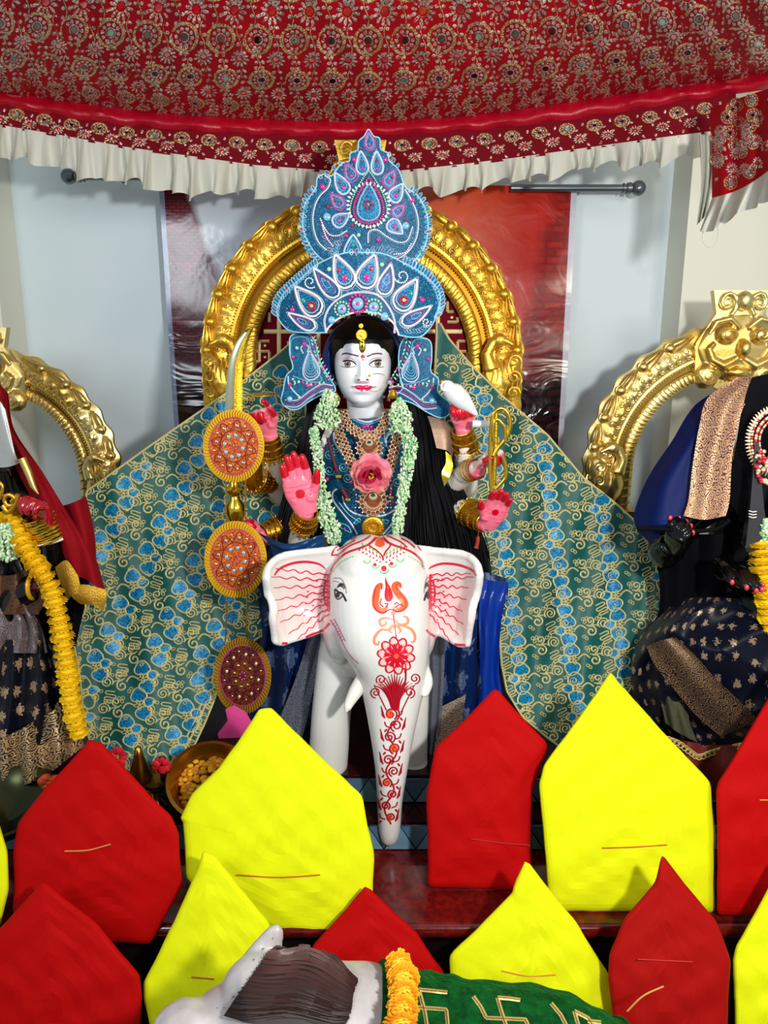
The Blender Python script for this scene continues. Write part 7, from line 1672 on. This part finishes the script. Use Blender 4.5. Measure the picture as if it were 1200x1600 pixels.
b = MB(); patch(b, [[(-80, 1185, 1.86), (-10, 1160, 1.80), (40, 1135, 1.79), (100, 1100, 1.84)], [(-80, 1240, 1.84), (0, 1205, 1.78), (55, 1180, 1.775), (122, 1140, 1.835)], [(-80, 1280, 1.82), (0, 1242, 1.77), (70, 1212, 1.77), (132, 1165, 1.83)]], 8, 18, fold=fl3); b.build('saree_border', bnd, lf)
b = MB(); patch(b, [[(-40, 880, 1.92), (10, 900, 1.88), (60, 880, 1.88)], [(-40, 920, 1.9), (10, 930, 1.87), (75, 925, 1.86)], [(-40, 960, 1.9), (10, 960, 1.86), (60, 960, 1.85)]], 6, 12, fold=lambda u, v: .012*np.sin(u*18)); b.build('sash', mat_brocade('brown_lace', (26, 16, 18), (150, 100, 60), 12, 12, .3), lf)
b = MB(); patch(b, [[(20, 790, 2.04), (90, 800, 2.03), (140, 820, 2.02)], [(20, 880, 2.03), (90, 890, 2.02), (140, 900, 2.0)], [(20, 1010, 2.0), (80, 1010, 2.0), (118, 1010, 1.99)]], 6, 6, fold=lambda u, v: .012*np.sin(u*14)); b.build('dark_backing', mat('black_sheet', (4, 4, 8), .8, spec=.1), lf)  # black sheet added behind to keep the gap beside the garland dark
# red velvet scarf with gold hem
sc = thing('velvet_scarf', 'deep red velvet scarf with a gold hem hanging from the left figure\'s head', 'scarf', P(130, 850, 1.95))
b = MB(); patch(b, [[(-20, 590, 1.98), (-2, 600, 1.95), (12, 615, 1.96)], [(-6, 660, 1.96), (10, 664, 1.93), (22, 672, 1.95)], [(20, 720, 1.93), (42, 716, 1.9), (64, 735, 1.93)], [(60, 800, 1.9), (84, 790, 1.87), (104, 800, 1.9)], [(92, 850, 1.89), (118, 850, 1.86), (144, 860, 1.9)], [(112, 900, 1.89), (134, 905, 1.86), (166, 930, 1.88)]], 10, 10, fold=lambda u, v: .012*np.sin(u*9+v*4)); b.build('fall', mat('deep_red_velvet', (128, 2, 14), .8, spec=.15, sheen=.06, sheencol=(255, 30, 70), bs=40, bd=.004), sc)
b = MB(); patch(b, [[(92, 792, 1.93), (112, 786, 1.9), (134, 776, 1.93)], [(98, 830, 1.92), (124, 826, 1.89), (146, 826, 1.92)], [(112, 876, 1.91), (134, 872, 1.88), (150, 872, 1.91)]], 8, 8, fold=lambda u, v: .012*np.sin(u*7)); b.build('fold', bpy.data.materials['deep_red_velvet'], sc)
hem = mat('gold_tissue', (206, 160, 50), .35, .7, bs=300, bd=.003, bstr=1)
b = MB(); patch(b, [[(86, 886, 1.87), (104, 876, 1.86), (122, 900, 1.86)], [(92, 905, 1.87), (106, 900, 1.855), (124, 910, 1.855)], [(104, 934, 1.87), (112, 930, 1.85), (128, 926, 1.85)]], 6, 6); b.build('gold_hem', hem, sc)
b = MB(); patch(b, [[(110, 915, 1.86), (136, 914, 1.85), (166, 922, 1.86)], [(112, 932, 1.855), (134, 930, 1.845), (166, 936, 1.855)], [(126, 944, 1.86), (146, 946, 1.85), (160, 956, 1.86)]], 6, 8); b.build('gold_hem', hem, sc)
garland('marigold_garland', 'long yellow marigold garland hanging on the left dark figure', [(16, 806), (28, 830), (40, 858), (56, 880), (76, 912), (88, 950), (98, 1000), (106, 1050), (112, 1100), (124, 1145)], 27, .0275, MY, [1.88, 1.83, 1.8, 1.8, 1.79, 1.78, 1.78, 1.78], squash=.72)
b = MB(); buds(b, [(4, 820), (6, 850), (8, 872)], [16, 26, 24], 320, 1.84, r=.0055, seed=8); b.build('jasmine_tassel', jm, label='pale green jasmine bunch on the left dark figure\'s chest', category='flowers', kind='stuff')
t = thing('silver_fan', 'dull silver blade-like ornament held at the left edge', 'ornament', P(30, 700, 1.9)); b = MB(); patch(b, [[(-30, 640, 1.9), (-5, 625, 1.88), (8, 640, 1.88)], [(-30, 680, 1.9), (10, 690, 1.87), (24, 712, 1.87)], [(-30, 730, 1.9), (10, 730, 1.88), (34, 722, 1.88)]], 6, 8); b.build('sheet', mat('dull_silver', (190, 190, 186), .4, .5, bs=12, bd=.01), t)
b = MB(); b.tube(PN([(34, 716), (44, 738), (52, 760), (60, 772)], 1.86), [.010, .010, .008, .002], 10); b.build('tip', M['gold_pale'], t)
t = thing('gold_pendant', 'curled gold ornament beside the red palm at left', 'ornament', P(14, 785, 1.86)); b = MB(); b.tube(PN(spiral(16, 780, 12, 4, 0, 1.2, 20), 1.85), .006, 8); b.tube(PN(crom([(4, 790), (14, 800), (26, 786), (28, 772)], 5), 1.85), .007, 8); b.tube(PN(crom([(-6, 750), (4, 760), (0, 780)], 5), 1.85), .005, 8); b.build('curl', M['gold_jewel'], t)
# ================================================================== RIGHT DARK FIGURE
rf = thing('dark_goddess_statue', 'black figure with navy shawl and broad copper-gold border at the right edge', 'statue', (P(1170, 1150, 2.0)[0], 2.05, .41))
b = MB(); b.tube([P(1225, 590, 2.05), P(1225, 640, 2.05), P(1225, 730, 2.05), P(1215, 830, 2.05), P(1200, 930, 2.05), P(1190, 1100, 2.05), P(1190, 1180, 2.05)], [.05, .075, .16, .18, .19, .2, .2], 26)
b.ball(P(1222, 640, 2.0), (.085, .1, .12), lv=3)
arm(b, [P(1190, 740, 2.05), P(1080, 800, 2.05), P(1040, 860, 2.0), P(1050, 850, 1.93)], [.07, .06, .05, .032]); wr1 = P(1054, 858, 1.92); hand(b, wr1, P(1056, 822, 1.84)-wr1, (0, -.6, 1), (-1, 0, 0), .15, (.8, .9, .9, .9), .03, (.5, .4), palm=False); 
arm(b, [P(1230, 800, 2.0), P(1230, 880, 1.98), P(1180, 910, 1.94), P(1130, 890, 1.90)], [.07, .06, .045, .030]); wr2 = P(1126, 876, 1.9); hand(b, wr2, P(1166, 898, 1.82)-wr2, (-.3, .3, -1), (.3, -.6, .6), .16, (.2, .2, .2, .2), .12, (.5, .2), palm=False)
dt = tips[-10:]
remesh(b, 'body', dkm, .004, 3, .5, parent=rf)
for pp, _, r in dt:
    b = MB(); d = nrm(pp[-1]-pp[-3]); b.ball(pp[-1]+np.array((0, -.005, .003)), (.006, .005, .008), lv=2); b.build('painted_nail', mat('coral_nail_paint', (210, 50, 70), .2, coat=.6) if 'coral_nail_paint' not in bpy.data.materials else bpy.data.materials['coral_nail_paint'], rf)
sh_ = thing('shawl', 'plain navy shawl with wide copper-gold brocade edge draped over the right figure\'s arm', 'shawl', P(1080, 780, 1.95))
b = MB(); patch(b, [[(1150, 596, 2.0), (1180, 588, 1.97), (1230, 584, 1.97)], [(1088, 632, 2.02), (1110, 640, 1.96), (1150, 640, 1.94)], [(1050, 690, 2.02), (1070, 700, 1.95), (1090, 710, 1.92)], [(1014, 745, 2.02), (1040, 755, 1.93), (1078, 765, 1.9)], [(992, 800, 2.0), (1030, 806, 1.91), (1072, 808, 1.88)], [(996, 828, 1.98), (1030, 822, 1.90), (1072, 820, 1.87)], [(1018, 850, 1.98), (1030, 838, 1.93), (1066, 828, 1.90)]], 10, 10, fold=lambda u, v: .006*np.sin(u*7+v*3)); b.build('plain_cloth', mat('navy_silk', (3, 22, 78), .6, spec=.15, sheen=.08, sheencol=(40, 90, 200)), sh_)
b = MB(); patch(b, [[(1150, 590, 1.96), (1178, 588, 1.95), (1206, 590, 1.95)], [(1106, 622, 1.95), (1140, 622, 1.92), (1176, 612, 1.93)], [(1092, 670, 1.925), (1124, 668, 1.9), (1156, 652, 1.91)], [(1082, 730, 1.9), (1112, 726, 1.88), (1144, 716, 1.89)], [(1076, 780, 1.88), (1104, 782, 1.865), (1140, 780, 1.87)], [(1068, 806, 1.87), (1100, 812, 1.855), (1134, 806, 1.86)]], 10, 8, fold=lambda u, v: .004*np.sin(u*9)); b.build('brocade_border', mat_brocade('copper_brocade', (56, 32, 58), (206, 160, 118), 6, 17, -.3, metal=.4), sh_)
b = MB(); patch(b, [[(1176, 590, 1.93), (1200, 585, 1.93), (1240, 585, 1.93)], [(1160, 640, 1.92), (1185, 640, 1.92), (1240, 650, 1.94)], [(1150, 700, 1.92), (1164, 720, 1.92), (1180, 740, 1.96)], [(1136, 780, 1.93), (1150, 800, 1.93), (1160, 820, 1.96)]], 10, 8); b.build('inner_fold', mat('black_cloth', (4, 4, 8), .8, spec=.1), sh_)
b = MB(); b.tube(PN(crom([(996, 826), (1030, 826), (1080, 830), (1120, 826), (1140, 812)], 6), 1.875), .006, 8); b.build('hem', bpy.data.materials['black_cloth'], sh_)
# spiky collar necklace
t = thing('collar_necklace', 'spiky stone-set gold collar necklace at the right edge', 'necklace', P(1195, 690, 1.86)); b = MB(); Sk = lambda a, l=0: PN(a, 1.86-np.asarray(l))
for k in range(34):
    a = PI*.42+PI*1.05*k/33; c_, s_ = math.cos(a), -math.sin(a)
    for rr, q in ((36, 3.2), (43, 3.0), (30, 2.4)): b.ball(Sk([(1215+rr*c_*.95, 690+rr*s_*1.15)])[0], (q*fs*.85, .004, q*fs*.85), mi=0 if (k+rr) % 3 else 1, lv=1)
    b.tube(Sk(np.array([(1215+44*c_, 690+50*s_), (1215+51*c_, 690+58*s_)])), [.004, .001], 6, 0)
b.build('stone_rays', [M['rose_gold'], M['gem_red']], t)
b = MB(); 
for k in range(40): b.ball(P(1185+rn.uniform(-4, 18), 705+rn.uniform(0, 50), 1.84), rn.uniform(.004, .007), mi=0 if k % 3 else 1, lv=1)
b.build('pendant_cluster', [M['rose_gold'], M['gem_red']], t, kind='stuff')
t = thing('black_mace', 'dull black tapering mace with three pale strokes, upright by the right figure', 'mace', P(1182, 860, 1.9)); b = MB()
g = []
for (y, w_) in ((690, 3), (745, 7), (790, 11), (850, 19), (852, 21), (858, 18), (862, 12), (876, 9)):
    c = P(1182-(y-690)*.02, y, 1.86); h = w_*fs*.9; g.append([c+(-h, -h*.6, 0), c+(h*.8, -h*.9, 0), c+(h, h*.6, 0), c+(-h*.6, h, 0)])
b.grid(np.array(g), closev=True); b.build('mace_head', mat('dull_black', (34, 34, 38), .35, coat=.2), t, angle=30)
b = MB()
for k in range(3): b.tube(PN([(1170, 798+k*4.5), (1176, 800+k*4.5), (1182, 799+k*4.5)], 1.832), .0014, 5)
b.build('painted_strokes', mat('ash_white', (220, 215, 205), .6), t)
b = MB(); buds(b, [(1196, 812), (1198, 835), (1200, 855)], [8, 9, 10], 120, 1.84, r=.0055, seed=12); b.build('jasmine_tassel', jm, label='small pale green jasmine strand at the right edge above the marigolds', category='flowers', kind='stuff')
garland('marigold_garland', 'thick yellow marigold garland at the right edge', [(1190, 850), (1192, 880), (1198, 910), (1202, 940), (1208, 975)], 11, .034, MY, [1.84, 1.83, 1.83, 1.84], squash=.5)
fk = lambda u, v: .030*np.abs(np.sin(u*5+v*7))+.022*np.abs(np.sin(u*4-v*9+1))+.005*np.sin(u*27+v*6)
b = MB(); patch(b, [[(1040, 945, 2.02), (1080, 935, 1.94), (1140, 935, 1.9), (1230, 950, 1.9)], [(998, 1000, 2.0), (1050, 985, 1.88), (1120, 980, 1.82), (1230, 990, 1.8)], [(986, 1060, 1.98), (1040, 1050, 1.86), (1120, 1040, 1.79), (1230, 1050, 1.76)], [(1000, 1110, 1.97), (1050, 1120, 1.88), (1120, 1120, 1.8), (1230, 1120, 1.76)], [(1020, 1150, 1.97), (1070, 1165, 1.9), (1130, 1165, 1.83), (1230, 1165, 1.78)]], 10, 14, fold=fk); b.build('saree_lap', mat_brocade('navy_floral_silk', (4, 8, 26), (176, 146, 116), 12, 9, .19, kind='butti', rough=.4, metal=.5), rf)
b = MB(); patch(b, [[(1010, 1010, 1.90), (1035, 1000, 1.86), (1056, 996, 1.84)], [(1024, 1040, 1.87), (1060, 1030, 1.83), (1090, 1028, 1.81)], [(1060, 1085, 1.84), (1088, 1070, 1.81), (1116, 1058, 1.79)], [(1090, 1120, 1.83), (1120, 1105, 1.80), (1150, 1090, 1.77)], [(1128, 1152, 1.82), (1150, 1140, 1.79), (1186, 1126, 1.75)]], 10, 8, fold=lambda u, v: .004*np.sin(u*9)); b.build('gold_border', mat_brocade('dark_gold_brocade', (16, 14, 24), (130, 100, 66), 6, 14, .1, metal=.4), rf)
b = MB(); patch(b, [[(1030, 1060, 1.92), (1050, 1080, 1.88), (1075, 1105, 1.87)], [(1032, 1090, 1.91), (1052, 1105, 1.87), (1078, 1130, 1.86)], [(1040, 1130, 1.9), (1060, 1145, 1.87), (1090, 1160, 1.86)]], 8, 8, fold=lambda u, v: .006*np.sin(u*14)); b.build('net_underskirt', mat_brocade('olive_net', (50, 52, 34), (120, 118, 90), 24, 24, .2, metal=.2), rf)
b = MB(); patch(b, [[(1010, 835, 2.06), (1080, 835, 2.04), (1150, 835, 2.0)], [(1030, 900, 2.04), (1080, 900, 2.02), (1150, 900, 2.0)], [(1030, 970, 2.02), (1080, 970, 2.0), (1150, 970, 1.98)]], 6, 6, fold=lambda u, v: .015*np.sin(u*14)); b.build('dark_backing', bpy.data.materials['black_cloth'], rf)  # added black sheet fills the gap between shawl and body
t = thing('base_cloth', 'rust red cloth with a scalloped gold edge under the right figure', 'cloth', P(1090, 1190, 1.86)); b = MB(); patch(b, [[(1040, 1150, 1.92), (1080, 1160, 1.88), (1130, 1165, 1.85), (1180, 1155, 1.84)], [(1044, 1180, 1.9), (1080, 1190, 1.85), (1130, 1195, 1.82), (1190, 1190, 1.8)], [(1050, 1240, 1.88), (1090, 1250, 1.83), (1130, 1250, 1.8), (1200, 1250, 1.78)]], 8, 12, fold=lambda u, v: .014*np.sin(u*16)); b.build('cloth', mat('rust_velvet', (110, 24, 8), .7, sheen=.3), t)
b = MB(); e = crom([(1044, 1152), (1062, 1160), (1078, 1172), (1092, 1180), (1110, 1174), (1130, 1168), (1160, 1162), (1180, 1160)], 8); b.tube(PN(e, 1.845), .004, 6); 
for k, q in enumerate(e[::3]): b.tube(PN(ell(q[0], q[1]+3, 5, 4, 10), 1.84), .002, 5, closed=True)
b.build('scalloped_edge', M['gold_zari'], t)
# ================================================================== OFFERINGS on the counter, left
br = mat('brass', (170, 124, 40), .25, 1); brd = mat('aged_brass', (110, 84, 34), .3, 1)
t = thing('brass_bell', 'brass cone-topped vessel behind the large scarlet packet', 'vessel', P(218, 1240, 1.80)); b = MB(); c = P(222, 1245, 1.80); b.lathe([(0, .155), (.008, .15), (.012, .13), (.022, .095), (.032, .06), (.03, .05), (.018, .04), (.016, .03), (.03, .02), (.036, 0), (.02, -.02), (.02, -.05), (0, -.05)], c, 28); b.build('body', br, t)
t = thing('brass_lamp', 'small tarnished brass oil lamp with a red petal on it', 'lamp', P(243, 1240, 1.78)); b = MB(); c = P(245, 1240, 1.78); b.lathe([(0, .01), (.02, .012), (.034, .03), (.036, .04), (.033, .038), (.018, .022), (0, .018)], c, 24); b.lathe([(0, -.03), (.03, -.028), (.012, -.01), (.012, .012)], c, 20); b.lathe([(.0, .10), (.012, .095), (.014, .07), (.007, .06), (.006, .03)], c+(.012, .02, 0), 16); b.tube([c+(.03, -.01, .03), c+(.055, -.02, .04), c+(.06, -.02, .01), c+(.04, 0, -.01)], .0025, 6); b.build('body', brd, t)
b = MB(); 
for k in range(9): a = k*.7; b.ball(P(252+9*math.cos(a), 1196+7*math.sin(a), 1.76-.006*(k % 3)), (.013, .004, .010), rot=Matrix.Rotation(a, 3, 'Y'), lv=1)
b.build('red_flower', mat('red_petal', (196, 16, 30), .6), label='small crushed red flower beside the brass lamp', category='flower')
b = MB()
for k in range(10): a = k*.65; b.ball(P(184+8*math.cos(a), 1184+12*math.sin(a), 1.80-.006*(k % 3)), (.013, .004, .011), rot=Matrix.Rotation(a, 3, 'Y'), lv=1)
b.build('red_flower', bpy.data.materials['red_petal'], label='crushed red flower beside the tip of the large scarlet packet', category='flower')
t = thing('brass_bowl', 'wide brass bowl tilted towards the viewer, filled with yellow petals', 'bowl', P(330, 1250, 1.78)); c = P(328, 1222, 1.76); R3 = Matrix.Rotation(.50, 3, 'X') @ Matrix.Rotation(.15, 3, 'Y')
b = MB(); b.lathe([(0, -.055), (.05, -.052), (.085, -.03), (.105, .01), (.112, .012), (.113, .016), (.104, .017), (.08, -.024), (.045, -.045), (0, -.048)], c, 48, rot=R3); b.build('bowl', br, t)
b = MB(); 
for k in range(300):
    a = rn.random()*2*PI; r = .082*math.sqrt(rn.random()); h = -.012+.03*(1-(r/.082)**2)*.8+rn.uniform(-.005, .005)-.01
    b.ball(np.array((R3 @ Vector((r*math.cos(a), r*math.sin(a), h))))+c, (.010, .009, .006), lv=1, mi=k % 2)
b.build('yellow_petals', [mat('petal_yellow', (220, 160, 10), .6), mat('petal_amber', (200, 130, 20), .6)], label='heap of yellow marigold petals in the brass bowl', category='petals', kind='stuff')
t = thing('metal_bowl', 'dark steel bowl rim showing at the left edge behind the scarlet packet', 'bowl', P(20, 1290, 1.7)); c = P(8, 1262, 1.66); b = MB(); b.lathe([(0, -.06), (.06, -.055), (.1, -.02), (.125, .02), (.13, .022), (.122, .024), (.095, -.014), (0, -.045)], c, 48, rot=Matrix.Rotation(.15, 3, 'X')); b.build('bowl', mat('olive_steel', (60, 62, 40), .25, .9), t)
b = MB(); 
for k in range(14): b.ball(P(78+rn.uniform(-12, 12), 1222+rn.uniform(-10, 10), 1.7), (.016, .012, .012), lv=1)
b.build('orange_flower', mat('orange_petal', (200, 70, 20), .6), label='clump of orange flowers at the hem of the left navy saree', category='flowers', kind='stuff')
b = MB(); o = [(352, 1108), (366, 1102), (384, 1112), (400, 1140), (384, 1152), (342, 1154), (340, 1146), (356, 1126)]
px = crom([o[0]]+o[1:], 1, True); S_b = lambda a, l=0: PN(a, 1.93-np.asarray(l)); fan(b, np.array(o)[::-1] if np.sum(np.array(o)[:, 0]*np.roll(np.array(o)[:, 1], -1)-np.roll(np.array(o)[:, 0], -1)*np.array(o)[:, 1]) > 0 else np.array(o), S_b, .01, rings=2, dome=.006); fan(b, np.array(o), S_b, 0, rings=1)
b.grid(np.stack([S_b(np.array(o), .01), S_b(np.array(o), 0)], 1), closeu=True)
b.build('folded_cloth', mat('pink_cotton', (206, 60, 130), .6, sheen=.3), label='small folded magenta pink cloth under the lowest hanging disc', category='cloth')
